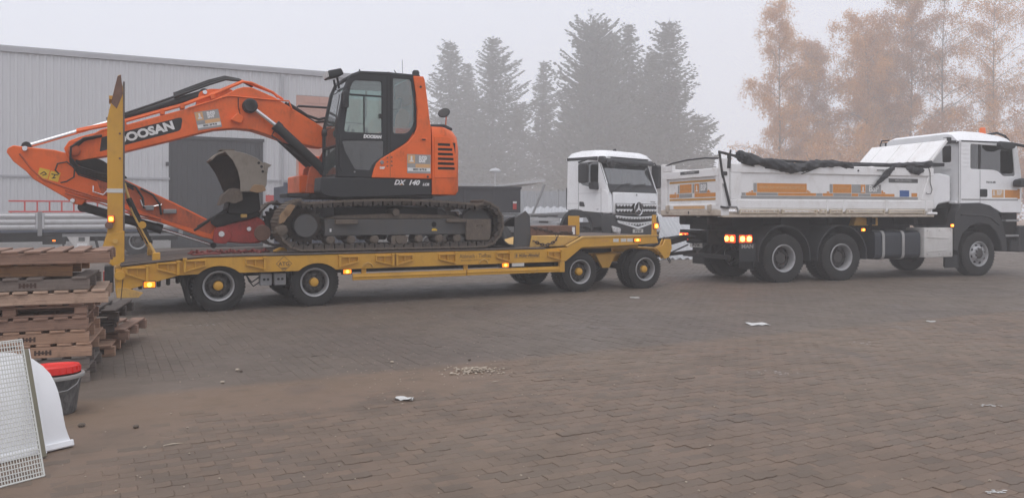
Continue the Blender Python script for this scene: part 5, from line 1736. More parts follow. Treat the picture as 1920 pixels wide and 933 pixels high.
for k in range(2):                           # wheel chocks hung under the body
    put('wheel_chock', MB().prism([(2.18 + k * .40, 1.22), (2.56 + k * .33, 1.22), (2.56 + k * .33, 1.40), (2.26 + k * .40, 1.43)], .35, .52), 'yellow', TK, .01)
put('chock_holder', MB().box(2.60, 2.66, .3, .55, 1.1, 1.44), 'black_under', TK)
lamp(TK, 'marker_lamp', frame_side(.12), 2.22, 1.13, .11, .06, 'black_plastic', 'amber', 'amber_core')
lamp(TK, 'marker_lamp', frame_side(.06), 4.80, 1.215, .10, .06, 'black_plastic', 'amber', 'amber_core')
put('lamp_bracket', MB().box(2.1, 2.3, .13, .7, 1.08, 1.18), 'black_under', TK)

# ---- tipping body
bed = put('tipper_floor', MB().box(BX0 + .05, BX1 - .02, .06, BY - .06, 1.46, 1.54), 'bed_dirty', TK, .006)
put('floor_edge', MB().box(BX0, BX1, .0, .10, 1.42, 1.475), 'bed_dirty', TK, .008)
put('floor_edge', MB().box(BX0, BX1, BY - .10, BY, 1.42, 1.475), 'bed_dirty', TK, .008)


def drop_side(y, inward):
    """pressed steel drop side with sloped inner ends"""
    s = 1 if inward > 0 else -1
    a, b = sorted((y, y + s * .05))
    d = put('drop_side', MB().box(BX0 + .20, BX1 - .01, a + .03 if s > 0 else a, b if s > 0 else b - .03, 1.60, 2.50), 'bed_white', TK)
    yo, yi = (y + .001, y + .031) if s > 0 else (y - .031, y - .001)
    yo, yi = sorted((yo, yi))
    put('top_rail', MB().box(BX0 + .20, BX1 - .01, yo - .006, yi + .03, 2.36, 2.555), 'bed_white', d, .015)
    put('bottom_rail', MB().prism([(BX0 + .20, 1.60), (BX1 - .01, 1.60), (BX1 - .01, 1.80), (BX0 + .20, 1.80)], yo - .004, yi), 'bed_white', d, .02)
    put('end_gusset', MB().prism([(BX0 + .20, 1.80), (BX0 + .36, 1.80), (BX0 + .48, 2.36), (BX0 + .20, 2.36)], yo, yi), 'bed_white', d, .01)
    put('end_gusset', MB().prism([(BX1 - .01, 1.80), (BX1 - .40, 1.80), (BX1 - .18, 2.36), (BX1 - .01, 2.36)], yo, yi), 'bed_white', d, .01)
    return d


dn = drop_side(0, 1)
drop_side(BY, -1)
for x0, x1 in ((-1.16, -.16), (-.08, .84), (.93, 1.06 + .04), (1.19, 1.53), (1.64, 2.72), (2.85, 3.90)):
    hr = put('hinge_rail', MB().box(x0, x1, -.02, .03, 1.555, 1.585), 'bed_rail', TK, .006)
    put('hinge_rod', MB().tube([(x0, -.004, 1.515), (x1, -.004, 1.515)], .014, 8), 'bed_rail', hr)
    for x in (x0, x1 - .025):
        put('hinge_bracket', MB().box(x, x + .025, -.026, .02, 1.49, 1.59), 'bed_rail', hr)
put('hinge_end', MB().tube([(3.98, .0, 1.50), (4.27, .0, 1.50)], .032, 10), 'bed_white', TK)
for x in (-1.2, 1.12, 1.58, 2.78, 3.95):
    put('rail_post', MB().box(x - .02, x + .05, -.012, .02, 1.56, 1.80), 'bed_white', TK, .006)
# corner posts and tailgate
for y0 in (.0, BY - .12):
    put('corner_post', MB().box(BX0 - .03, BX0 + .17, y0, y0 + .12, 1.45, 2.66), 'bed_white', TK, .012)
put('latch', MB().box(BX0 - .03, BX0 + .10, -.03, -.001, 2.30, 2.38), 'dark_steel', TK, .006)
put('latch', MB().box(BX0 - .02, BX0 + .06, -.03, -.001, 2.12, 2.28), 'bed_white', TK, .006)
put('latch', MB().prism([(BX0 - .06, 1.66), (BX0 + .14, 1.63), (BX0 + .14, 1.60), (BX0 - .06, 1.62)], -.05, -.001), 'dark_steel', TK, .004)
put('latch_rod', MB().tube([(BX0 + .10, -.02, 1.64), (BX0 + .33, -.02, 1.64), (BX0 + .36, -.02, 1.60), (BX0 + .36, -.02, 1.52)], .016, 8), 'steel_dull', TK)
FBk = frame_back(BX0 + .02)
tg = plate('tailgate', [(-2.40, 1.56), (-.10, 1.56), (-.10, 2.46), (-2.40, 2.44)], [], FBk, .05, 'bed_white', TK, .008)
FB2 = frame_back(BX0 + .018)
put('tailgate_frame', MB().box(BX0 - .03, BX0 + .02, .10, 2.40, 2.30, 2.47).box(BX0 - .03, BX0 + .02, .10, .22, 1.66, 2.30).box(BX0 - .03, BX0 + .02, 2.24, 2.40, 1.66, 2.30).box(BX0 - .03, BX0 + .02, .10, 2.40, 1.58, 1.70), 'bed_white', tg, .012)
put('tail_sill', MB().box(BX0 - .05, BX0 + .06, .02, 2.48, 1.45, 1.575), 'bed_dirty', TK, .012)
for y in (.36, 2.1):
    put('gate_hook', MB().prism(rnd([(BX0 - .10, 1.54), (BX0 - .04, 1.50), (BX0 - .03, 1.70), (BX0 - .10, 1.68)], .02), y, y + .07), 'bed_dirty', TK, .008)
put('sill_slot', MB().box(BX0 - .054, BX0 - .0505, 1.22, 1.26, 1.49, 1.55), 'dark_hole', TK)
# tailgate print
decal(FB2, [(-2.17, 2.19, -.20, 2.235), (-2.17, 1.79, -.20, 1.835)], 'print_ochre', tg, .004)
decal(FB2, [(-2.17, 1.86, -1.86, 1.945), (-1.84, 1.86, -1.76, 1.945), (-1.10, 1.86, -.20, 1.945), (-1.95, 1.955, -1.88, 1.98), (-1.72, 1.965, -1.22, 2.16), (-.62, 1.955, -.48, 1.985), (-.58, 1.985, -.52, 2.01)], 'print_orange', tg, .004)
decal(FB2, [(-1.74, 1.86, -1.20, 1.945), (-1.08 - .10, 1.955, -1.12, 2.16), (-.90, 1.955, -.60, 2.17), (-1.80, 1.955, -1.74, 2.14)], 'print_grey', tg, .004)
decal(FB2, [(-1.10, 1.955, -.92, 2.16)], 'print_orange', tg, .005)
decal(FB2, [(-1.03, 1.99, -.99, 2.12), (-1.06, 1.985, -.96, 2.01)], 'print_white', tg, .006, 'logo')
text('BSP', .19, FB2 @ T(-.745, 2.06, .005), 'print_white', tg, bold=.006, width=.78)
text('die Qualitätshäuser', .07, FB2 @ T(-1.47, 2.06, .005), 'print_orange_pale', tg, width=.75)
decal(frame_back(BX0 - .03), [(-1.92, 1.60, -.62, 1.67)], 'print_orange_pale', tg, .003)
mk = decal(frame_back(BX0 - .03), [(-1.62, 2.375, -.84, 2.445)], 'print_dark', tg, .003)
text('MEILLER-KIPPER', .06, frame_back(BX0 - .03) @ T(-1.23, 2.41, .004), 'print_grey', mk, bold=.002, width=1.0)

# side print (on the drop side skin at y=.03)
FS3 = frame_side(.03)
def sp(rs, mt, c=.003):
    decal(FS3, rs, mt, dn, c)


sp([(-1.10, 1.815, 3.74, 1.875)], 'print_grey')
sp([(-1.08, 1.885, -.98, 1.945), (-.78, 1.955, -.70, 2.15), (-.70, 1.885, -.16, 1.945), (.86, 1.885, 1.02, 1.945), (1.22, 1.955, 1.30, 2.15), (1.32, 1.885, 1.82, 1.945), (1.83, 1.955, 2.10, 2.15), (2.02, 1.885, 2.36, 1.945), (2.22, 1.955, 2.66, 2.15)], 'print_grey')
sp([(-.97, 1.885, -.71, 1.945), (-.84, 1.95, -.79, 1.99), (-.90, 1.95, -.85, 1.97), (-.69, 1.955, .60, 2.15), (-.15, 1.885, .85, 1.945), (.61, 1.95, .70, 1.98), (.61, 1.98, .65, 2.01), (1.03, 1.885, 1.31, 1.945), (1.14, 1.95, 1.21, 1.985), (1.31, 1.955, 1.82, 2.15), (1.83, 1.885, 2.01, 1.945), (2.37, 1.885, 3.05, 1.945), (2.67, 1.95, 2.78, 1.98), (2.67, 1.98, 2.72, 2.02), (3.55, 1.885, 3.72, 1.97)], 'print_orange')
sp([(2.08, 1.955, 2.21, 2.15)], 'print_orange', .004)
sp([(2.13, 1.985, 2.165, 2.10), (2.10, 1.98, 2.19, 2.005)], 'print_white', .005)
sp([(3.20, 1.885, 3.48, 2.03)], 'print_blue', .005)
text('WWW.BSP-WOHNKONZEPTE.DE', .085, FS3 @ T(-.04, 2.055, .004), 'print_orange_pale', dn, bold=.002, width=.93)
text('die Qualitätshäuser', .075, FS3 @ T(1.565, 2.07, .004), 'print_orange_pale', dn, width=.68)
text('BSP', .20, FS3 @ T(2.45, 2.055, .004), 'print_white', dn, bold=.006, width=.92)
mk = decal(FS3, [(2.88, 2.205, 3.74, 2.30)], 'print_dark', dn, .004)
text('MEILLER-KIPPER', .07, FS3 @ T(3.31, 2.252, .005), 'print_grey', mk, bold=.002, width=1.0)
put('loose_cord', MB().tube([(4.02, -.01, 2.58), (4.06, -.02, 2.45), (4.06, -.02, 2.22), (4.12, -.02, 2.06), (4.08, -.02, 1.96), (3.98, -.02, 1.95), (3.94, -.02, 1.98)], .008, 6), 'rubber_hose', dn)
put('rail_rivet', MB().lathe([(.022, -.01), (.022, .0)], 10, (1.98, -.006, 2.46)), 'dark_steel', dn)

# front wall of the body with the sloping guard that leans over the cab
put('head_board', MB().box(BX1 - .06, BX1, .05, 2.45, 1.5, 2.64), 'bed_white', TK, .01)
gd = put('cab_guard', MB().prism([(4.0, 2.60), (4.66, 3.235), (4.70, 3.235), (4.70, 3.20), (4.05, 2.58)], .12, 2.40), 'bed_white', TK, .006)
for y in (.75, 1.4, 2.0):
    put('guard_rib', MB().prism([(4.02, 2.635), (4.64, 3.235), (4.66, 3.235), (4.05, 2.635)], y, y + .03), 'bed_white', gd)
put('guard_edge', MB().prism([(4.05, 2.56), (4.10, 2.56), (4.73, 3.20), (4.70, 3.24), (4.66, 3.24)], .09, .118), 'bed_white', gd, .006)

# tarpaulin rolled up along the near side, on its tube
put('tarp_tube', MB().tube([(-1.60, .10, 2.80), (-1.2, .08, 2.72), (-.6, .07, 2.66), (1.0, .07, 2.62), (4.0, .07, 2.63)], .028, 8), 'dark_steel', TK)


def rag(path, rad, n=12, amp=.35, seed=0, flat_=1.):
    """rumpled roll following a path"""
    rg = random.Random(seed)
    pts, rr = [], []
    m = 9
    for i in range(len(path) - 1):
        for k in range(m):
            t = k / m
            pts.append(Vector(path[i]).lerp(Vector(path[i + 1]), t))
            rr.append(rad[i] + (rad[i + 1] - rad[i]) * t)
    pts.append(Vector(path[-1]))
    rr.append(rad[-1])
    rings = []
    ph = [rg.uniform(0, 6) for _ in range(4)]
    for i, (p, r) in enumerate(zip(pts, rr)):
        ring = []
        for j in range(n):
            a = 2 * math.pi * j / n
            q = r * (1 + amp * (.5 * math.sin(3 * a + i * .55 + ph[0]) + .35 * math.sin(5 * a - i * .9 + ph[1]) + .3 * math.sin(2 * a + i * .3 + ph[2]) + .3 * rg.uniform(-1, 1)))
            ring.append((p.x + .02 * rg.uniform(-1, 1), p.y + q * math.cos(a) * flat_, p.z + q * math.sin(a)))
        rings.append(ring)
    return MB().loft(rings)


put('tarpaulin', rag([(-1.16, .05, 2.74), (-1.0, .04, 2.68), (-.6, .02, 2.60), (-.1, .0, 2.52), (.25, .0, 2.48), (.6, .01, 2.53), (1.0, .02, 2.60), (1.4, .03, 2.60), (1.86, .04, 2.55)], [.09, .125, .105, .115, .105, .10, .08, .085, .06], 18, .30, 3), 'tarp', TK, 0, 50)
put('tarpaulin', rag([(1.86, .05, 2.58), (2.4, .05, 2.60), (2.9, .05, 2.59), (3.3, .04, 2.61), (3.8, .04, 2.61), (4.18, .05, 2.66)], [.04, .035, .045, .065, .09, .06], 12, .35, 5), 'tarp', TK, 0, 50)
put('tarp_flap', rag([(3.02, .0, 2.56), (2.85, -.03, 2.46), (2.66, -.04, 2.32), (2.50, -.035, 2.19), (2.38, -.03, 2.09)], [.05, .085, .08, .05, .012], 12, .35, 8, .3), 'tarp', TK, 0, 50)
put('tarp_flap', rag([(3.35, .0, 2.56), (3.50, -.02, 2.50), (3.70, -.03, 2.48), (3.85, -.03, 2.50)], [.04, .08, .085, .05], 12, .25, 9, .3), 'tarp', TK, 0, 50)
put('tarp_pin', MB().tube([(.42, -.03, 2.36), (.66, -.03, 2.44), (.90, -.03, 2.52)], .012, 6), 'dark_steel', TK)
put('tarp_pin', MB().tube([(-1.10, -.03, 2.56), (-.80, -.03, 2.50)], .012, 6), 'dark_steel', TK)
put('tarp_pin', MB().tube([(2.50, -.03, 2.48), (2.70, -.03, 2.48)], .012, 6), 'dark_steel', TK)
# frame bars at the rear of the body
put('tarp_arm', MB().bar((-1.66, -.02, 2.78), (-1.60, -.03, 2.35), .035, .035).bar((-1.60, -.03, 2.35), (-1.41, -.03, 1.66), .035, .04), 'dark_steel', TK)
put('tarp_bar', MB().tube([(-1.66, -.02, 2.78), (-1.50, .02, 2.77), (-1.30, .06, 2.73), (-1.15, .06, 2.70)], .024, 8), 'dark_steel', TK)
put('tarp_bow', MB().tube([(-1.56, .08, 2.66), (-1.60, .6, 2.70), (-1.62, 1.3, 2.70), (-1.60, 2.0, 2.66), (-1.56, 2.44, 2.60)], .019, 8), 'dark_steel', TK)
put('bow_foot', MB().box(-1.60, -1.50, 2.0, 2.42, 2.48, 2.62), 'bed_white', TK, .01)
put('bow_foot', MB().box(-1.47, -1.40, .0, .07, 2.48, 2.66), 'bed_white', TK, .01)
put('post_top', MB().prism([(-1.46, 2.45), (-1.38, 2.45), (-1.36, 2.74), (-1.44, 2.74)], -.02, .03), 'dark_steel', TK, .006)
put('post_pin', MB().tube([(-1.39, .0, 2.70), (-1.37, .0, 2.84)], .02, 8), 'dark_steel', TK)

# ---- cab
CY0, CY1 = .10, 2.40
cab_o = [(5.10, 1.72), (5.75, 1.72), (6.05, 1.68), (6.28, 1.60), (6.44, 1.52), (7.10, 1.52), (7.14, 2.2), (7.10, 2.55), (6.96, 3.22), (5.10, 3.24)]
win = rnd([(5.45, 2.57), (5.45, 3.17), (6.83, 3.13), (6.91, 2.42), (6.52, 2.41), (6.34, 2.53), (6.18, 2.56)], [.05, .05, .06, .05, .05, .05, .05])
for y, nm in ((CY0, 'cab'), (CY1, 'cab_far_side')):
    o_ = plate(nm, rnd(cab_o, [.02, 0, 0, 0, .02, .03, .05, .05, .05, .03]), [win], frame_side(y if nm == 'cab' else y), .06, 'truck_white', TK, .012)
    if nm == 'cab':
        tcab = o_
    else:
        o_.parent = tcab
plate('side_window', win, [], frame_side(CY0 + .02), .006, 'truck_glass', tcab, .0005)
plate('side_window', win, [], frame_side(CY1 - .02), .006, 'truck_glass', tcab, .0005)
put('window_seal', MB().box(5.73, 5.79, .108, .122, 2.56, 3.16), 'black_plastic', tcab)
rear_o = rect(-2.36, 1.72, -.10, 3.26)
plate('cab_back', rear_o, [rnd(rect(-.60, 2.74, -.34, 3.14), .05), rnd(rect(-2.0, 2.74, -1.0, 3.14), .06)], frame_back(5.10), .05, 'truck_white', tcab, .01)
plate('back_window', rect(-.61, 2.73, -.33, 3.15), [], frame_back(5.115), .006, 'truck_glass', tcab, .0005)
plate('back_window', rect(-2.01, 2.73, -.99, 3.15), [], frame_back(5.115), .006, 'truck_glass', tcab, .0005)
for k, z in enumerate((2.60, 2.42, 2.24, 2.06, 1.90)):
    put('back_pressing', MB().box(5.062, 5.074, .30, .62, z - .03, z + .02), 'truck_white', tcab, .01)
put('back_ledge', MB().box(4.99, 5.07, .12, .70, 1.74, 1.80), 'truck_white', tcab, .01)
for k in range(6):
    put('side_pressing', MB().box(5.16, 5.40, CY0 - .004, CY0 + .001, 2.62 + k * .10, 2.67 + k * .10), 'truck_white', tcab, .002)
# roof shell
rings = []
for x, zt, ins in ((5.04, 3.42, .12), (5.12, 3.47, .10), (5.5, 3.51, .10), (6.1, 3.50, .10), (6.55, 3.45, .12), (6.82, 3.38, .16), (6.98, 3.24, .22)):
    rg = []
    n = 14
    for i in range(n + 1):
        t = i / n
        y = .11 + (2.39 - .11) * t
        e = min(t, 1 - t) * (2.28)
        z = 3.235 + (zt - 3.235) * min(1, (1 - (max(0, 1 - e / .32)) ** 2.4))
        rg.append((x, y, z))
    rings.append(rg)
rb_ = MB().loft(rings, False, False)
rb_.add(rings[0] + [(5.04, .11, 3.20), (5.04, 2.39, 3.20)], [tuple(range(len(rings[0]))) + (len(rings[0]) + 1, len(rings[0]))])
put('cab_roof', rb_, 'truck_white', tcab, 0, 40)
put('roof_gutter', MB().box(5.16, 6.72, CY0 - .008, CY0 + .02, 3.215, 3.25), 'black_plastic', tcab, .004)
put('roof_flange', MB().box(5.05, 6.95, .105, 2.395, 3.225, 3.237), 'truck_white', tcab)
put('cab_floor', MB().box(5.12, 7.0, .16, 2.34, 1.72, 1.80), 'black_plastic', tcab)
plate('cab_front', rect(.12, 1.5, 2.38, 2.35), [], frame_front(7.13), .05, 'truck_white', tcab, .01)
plate('windscreen', rect(.16, 2.33, 2.34, 3.20), [], Matrix.Translation((7.06, 0, 0)) @ Matrix(((0, 0, 1, 0), (1, 0, 0, 0), (0, 1, 0, 0), (0, 0, 0, 1))), .006, 'truck_glass', tcab, .0005)
put('seat', MB().prism(rnd([(5.5, 2.0), (6.0, 2.0), (6.02, 2.12), (5.62, 2.15), (5.55, 2.9), (5.42, 2.9)], .04), .5, 1.0).prism(rnd([(5.5, 2.0), (6.0, 2.0), (6.02, 2.12), (5.62, 2.15), (5.55, 2.9), (5.42, 2.9)], .04), 1.5, 2.0), 'seat_cloth', tcab, .02)
put('dashboard', MB().box(6.55, 7.0, .2, 2.3, 1.9, 2.36), 'seat_cloth', tcab, .04)
put('door_gap', MB().box(5.745, 5.757, CY0 - .002, CY0 + .001, 1.74, 2.55), 'print_dark', tcab)
put('door_handle', MB().prism(rnd(rect(5.74, 1.90, 5.98, 2.09), .03), CY0 - .012, CY0 - .001), 'black_plastic', tcab, .006)
decal(frame_side(CY0), [(5.16, 1.815, 7.0, 1.85)], 'print_grey', tcab, .002)
decal(frame_side(CY0), [(6.14, 1.885, 6.52, 2.075)], 'print_orange_pale', tcab, .002)
decal(frame_side(CY0), [(6.56, 1.885, 6.98, 2.075)], 'print_orange', tcab, .002)
decal(frame_side(CY0), [(6.18, 1.95, 6.22, 2.05), (6.16, 1.94, 6.24, 1.96)], 'print_white', tcab, .003, 'logo')
text('BSP', .15, frame_side(CY0) @ T(6.38, 2.0, .003), 'print_white', tcab, bold=.004, width=.75)
text('TGS 26.480', .065, frame_side(CY0) @ T(6.10, 2.255, .002), 'print_dark', tcab, bold=.002, width=1.0)
decal(frame_side(CY0), [(6.98, 1.86, 7.06, 2.1)], 'print_orange', tcab, .002)
# wheel arch and steps
o_ = [(4.86, .62), (4.88, 1.10), (4.96, 1.50), (5.10, 1.745), (5.70, 1.76), (6.05, 1.70), (6.30, 1.56), (6.47, 1.25), (6.58, .85), (6.60, .58), (6.42, .58), (6.36, .82), (6.22, 1.06), (6.0, 1.22), (5.7, 1.26), (5.4, 1.20), (5.18, 1.04), (5.06, .82), (5.02, .62)]
put('wheel_arch', MB().prism(o_, .06, .55), 'fender_grey', TK, .02, 40)
put('wheel_arch', MB().prism(o_, 1.95, 2.44), 'fender_grey', TK, .02, 40)
put('arch_lip', MB().tube([(5.10, .055, 1.47), (5.7, .055, 1.46), (6.05, .055, 1.40), (6.33, .055, 1.22)], .018, 6), 'fender_grey', TK)
put('front_flap', MB().box(4.62, 5.02, .08, .10, .21, .52), 'black_plastic', TK)
put('front_flap', MB().box(5.03, 5.05, .08, .5, .21, .62), 'black_plastic', TK)
put('cab_tilt_box', MB().box(4.9, 5.1, .3, 2.2, 1.2, 1.7), 'black_under', TK, .02)
put('intake_mesh', MB().prism(rnd([(4.55, 1.60), (4.60, 1.75), (4.95, 1.78), (5.08, 1.74), (5.05, 1.60)], .03), .3, .8), 'black_under', TK, .02)
put('air_stack', MB().prism(rnd([(4.45, 1.62), (4.36, 2.30), (4.42, 2.45), (4.66, 2.46), (4.98, 2.4), (4.98, 1.78), (4.6, 1.72), (4.52, 1.60)], .04), .24, .60), 'truck_white', TK, .03)
put('air_duct', MB().tube([(4.3, .5, 2.36), (4.9, .5, 2.36)], .06, 10), 'truck_white', TK)
put('cable_box', MB().box(4.34, 4.75, .2, .5, 2.62, 2.70), 'black_plastic', TK, .01)
put('entry_frame', MB().box(6.55, 7.08, .18, .7, .62, 1.52), 'black_under', TK, .02)
for z in (1.33, .96):
    put('step', MB().box(6.56, 7.0, .07, .24, z - .03, z + .02), 'steel_dull', TK, .006)
put('step_box', MB().box(6.75, 7.05, .1, .5, .56, .84), 'black_plastic', TK, .03)
put('bumper', MB().box(7.0, 7.25, .08, 2.42, .55, 1.2), 'fender_grey', TK, .03)
# mirrors, lamps, beacon
put('mirror_arm', MB().tube([(6.88, .09, 3.20), (6.70, -.06, 3.18), (6.98, -.18, 3.12), (7.10, -.2, 3.05)], .035, 8), 'black_plastic', tcab)
put('ramp_mirror', MB().prism(rnd([(6.10, 3.12), (6.14, 3.24), (6.62, 3.22), (6.66, 3.10), (6.45, 3.02), (6.25, 3.03)], .04), -.14, -.02), 'black_plastic', tcab, .03)
put('side_mirror', MB().prism(rnd(rect(6.98, 2.50, 7.16, 3.10), .06), -.34, -.10), 'black_plastic', tcab, .04)
put('front_mirror', MB().prism(rnd([(6.78, 2.16), (6.80, 2.32), (7.1, 2.38), (7.12, 2.14)], .05), -.16, .08), 'black_plastic', tcab, .03)
for y0, x0, z0 in ((.10, 4.72, 3.16), (2.28, 5.0, 3.22)):
    wl_ = put('work_lamp', MB().box(x0, x0 + .14, y0, y0 + .14, z0, z0 + .15), 'black_plastic', tcab, .015)
    put('lens', MB().box(x0 - .012, x0 - .001, y0 + .02, y0 + .12, z0 + .02, z0 + .13), 'lens_clear', wl_)
    put('lamp_stay', MB().box(x0 + .13, 5.12, y0 + .04, y0 + .10, z0 + .02, z0 + .08), 'black_plastic', wl_)
put('roof_bar', MB().tube([(5.02, 2.36, 3.10), (4.92, 2.38, 3.30), (4.98, 2.38, 3.42), (5.2, 2.36, 3.44)], .02, 8), 'black_plastic', tcab)
bea = put('beacon', MB().lathe([(.075, 3.45), (.08, 3.49), (.07, 3.62), (.05, 3.645), (.01, 3.65)], 18, (6.45, .62, 0), 'z'), 'beacon', tcab, 0, 40)
put('beacon_base', MB().lathe([(.085, 3.40), (.085, 3.46)], 18, (6.45, .62, 0), 'z'), 'black_plastic', bea)
put('roof_pipe', MB().tube([(6.60, .70, 3.47), (6.85, .55, 3.52), (7.0, .45, 3.44), (7.08, .4, 3.3)], .03, 8), 'black_plastic', tcab)
# ------------------------------------------------------------------ white truck behind the trailer neck (x = its heading, near side y=0, front face x=0)
MB_BASE, MB_A = (2.85, 23.0, 0), R(-45)
MT = thing('parked_truck', 'white truck cab with a toothed grille parked behind the trailer neck', 'truck', MB_BASE, MB_A)
OFF = (0, 0, 0)
W_ = 2.40
cab_o = [(-1.66, 1.62), (-.34, 1.52), (-.02, 1.50), (-.02, 2.14), (-.12, 2.40), (-.34, 2.98), (-.44, 3.15), (-1.62, 3.15)]
win = rnd([(-1.17, 3.02), (-1.17, 2.46), (-1.06, 2.36), (-.48, 2.22), (-.44, 2.24), (-.42, 3.04)], [.06, .08, .06, .03, .03, .05])
mcab = plate('cab', rnd(cab_o, [.03, 0, .02, .03, .03, .03, .03, .05]), [win], frame_side(0), .06, 'truck_white', MT, .012)
plate('cab_far_side', cab_o, [win], frame_side(W_), .06, 'truck_white', mcab, .01)
plate('side_window', win, [], frame_side(.02), .006, 'truck_glass', mcab, .0005)
plate('side_window', win, [], frame_side(W_ - .02), .006, 'truck_glass', mcab, .0005)
put('cab_back', MB().box(-1.66, -1.60, .03, W_ - .03, 1.6, 3.18), 'truck_white', mcab, .02)
put('cab_floor', MB().box(-1.6, -.05, .05, W_ - .05, 1.5, 1.6), 'black_plastic', mcab)
# roof
rings = []
for x, zt in ((-1.68, 3.24), (-1.60, 3.36), (-1.3, 3.41), (-.8, 3.41), (-.45, 3.39), (-.30, 3.34), (-.20, 3.19)):
    rg = []
    for i in range(15):
        t = i / 14
        e = min(t, 1 - t) * W_
        rg.append((x, .0 + W_ * t, 3.15 + (zt - 3.15) * (1 - max(0, 1 - e / .28) ** 2.2)))
    rings.append(rg)
put('cab_roof', MB().loft(rings, False, False).add(rings[0] + [(-1.68, 0, 3.1), (-1.68, W_, 3.1)], [tuple(range(15)) + (16, 15)]), 'truck_white', mcab, 0, 40)
put('roof_band', MB().box(-1.64, -.44, -.012, .0, 3.10, 3.19), 'black_plastic', mcab, .004)
put('sun_visor', MB().prism([(-.44, 3.02), (-.42, 3.19), (-.24, 3.19), (-.12, 3.06), (-.14, 2.98), (-.32, 3.0)], -.02, W_ + .02), 'fender_grey', mcab, .02)
for y in (.08, W_ - .22):
    put('visor_lamp', MB().box(-.20, -.175, y, y + .2, 3.12, 3.17), 'lens_clear', mcab, .01)
# windscreen and dark band
ws = [(-.345, 2.97), (-.12, 2.36)]
put('windscreen', MB().add([(-.345 + .01, .10, 2.98), (-.12 + .01, .10, 2.36), (-.12 + .01, W_ - .10, 2.36), (-.345 + .01, W_ - .10, 2.98)], [(0, 1, 2, 3)]), 'shield_glass', mcab)
for y in (.0, W_ - .12):
    put('screen_pillar', MB().prism([(-.36, 3.02), (-.10, 2.34), (-.13, 2.34), (-.39, 3.02)], y, y + .12), 'black_plastic', mcab, .006)
put('scuttle', MB().prism([(-.14, 2.37), (-.10, 2.37), (.015, 2.14), (-.06, 2.12)], .02, W_ - .02), 'black_plastic', mcab, .01)
for y0, y1 in ((.3, 1.15), (1.0, 1.9)):
    put('wiper', MB().tube([(.0, y0, 2.20), (-.06, y0 + .35, 2.36), (-.08, y1, 2.40)], .014, 6), 'rubber_hose', mcab)
put('windscreen_note', MB().add([(-.125, 1.98, 2.39), (-.125, 2.2, 2.39), (-.175, 2.16, 2.51), (-.175, 1.98, 2.51)], [(0, 1, 2, 3)]), 'paper', mcab)
put('dashboard', MB().box(-.6, -.2, .1, W_ - .1, 1.9, 2.34), 'seat_cloth', mcab, .03)
put('seat', MB().prism(rnd([(-1.2, 1.9), (-.75, 1.9), (-.75, 2.02), (-1.05, 2.05), (-1.15, 2.9), (-1.3, 2.9)], .04), .3, .8).prism(rnd([(-1.2, 1.9), (-.75, 1.9), (-.75, 2.02), (-1.05, 2.05), (-1.15, 2.9), (-1.3, 2.9)], .04), 1.6, 2.1), 'seat_cloth', mcab, .02)
# front panel and grille
FM = frame_front(.0)
put('front_panel', MB().prism([(.02, 2.13), (.06, 1.80), (.05, 1.48), (-.05, 1.48), (-.05, 2.13)], .16, W_ - .08), 'truck_white', mcab, .02)
put('corner_panel', MB().prism([(-.30, 2.24), (-.10, 2.20), (-.02, 2.05), (.01, 1.50), (-.30, 1.50)], -.008, .15), 'truck_white', mcab, .03)
put('corner_panel', MB().prism([(-.30, 2.24), (-.10, 2.20), (-.02, 2.05), (.01, 1.50), (-.30, 1.50)], W_ - .07, W_ + .008), 'truck_white', mcab, .03)


def tooth_bar(zc, y0, y1, zc2=None, n=None, dip=0., h=.028):
    """grille bar with a saw-tooth lower edge"""
    top, bot = [], []
    n = n or int((y1 - y0) / .135)
    for i in range(n * 4 + 1):
        t = i / (n * 4)
        y = y0 + (y1 - y0) * t
        z = zc - dip * (1 - (2 * t - 1) ** 2)
        top.append((y, z + h))
        bot.append((y, z - (0 if i % 4 in (0, 3) else .05)))
    return top + bot[::-1]


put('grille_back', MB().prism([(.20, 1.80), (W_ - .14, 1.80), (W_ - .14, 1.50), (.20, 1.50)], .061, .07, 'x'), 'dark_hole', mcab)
for z, y0, y1 in ((1.755, .22, .98), (1.755, 1.52, W_ - .16), (1.60, .22, .98), (1.60, 1.52, W_ - .16)):
    put('grille_bar', MB().prism(tooth_bar(z, y0, y1, dip=0.), .072, .11, 'x'), 'truck_white', mcab, .004)
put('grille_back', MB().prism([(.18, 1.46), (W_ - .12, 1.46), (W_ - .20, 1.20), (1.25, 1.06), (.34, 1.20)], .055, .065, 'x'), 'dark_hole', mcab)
put('grille_bar', MB().prism(tooth_bar(1.42, .18, W_ - .12, dip=.05, h=.026), .07, .115, 'x'), 'truck_white', mcab, .004)
put('grille_bar', MB().prism(tooth_bar(1.27, .26, W_ - .20, dip=.075, h=.026), .07, .115, 'x'), 'truck_white', mcab, .004)
put('grille_bar', MB().prism([(.34, 1.21), (.30, 1.25), (1.25, 1.10), (W_ - .22, 1.25), (W_ - .28, 1.21), (1.25, 1.035)], .07, .115, 'x'), 'truck_white', mcab, .004)
bd = put('badge', MB().lathe([(.20, .10), (.215, .125), (.20, .14), (.185, .125), (.20, .10)], 32, (0, 1.25, 1.64), 'x', False), 'chrome', mcab)
put('badge_back', MB().lathe([(.19, .09), (.19, .115)], 28, (0, 1.25, 1.64), 'x'), 'black_plastic', bd)
star = []
for i in range(6):
    r = .185 if i % 2 == 0 else .042
    a = R(90 + 60 * i)
    star.append((1.25 + r * math.cos(a), 1.64 + r * math.sin(a)))
put('badge_star', MB().prism(star, .116, .14, 'x'), 'chrome', bd, .004)
text('Arocs', .075, FM @ T(2.08, 1.86, .062), 'steel_dull', mcab, width=1.4, bold=.002)
put('front_emblem', MB().lathe([(.03, .05), (.03, .062)], 12, (0, 1.25, 2.06), 'x'), 'steel_dull', mcab)
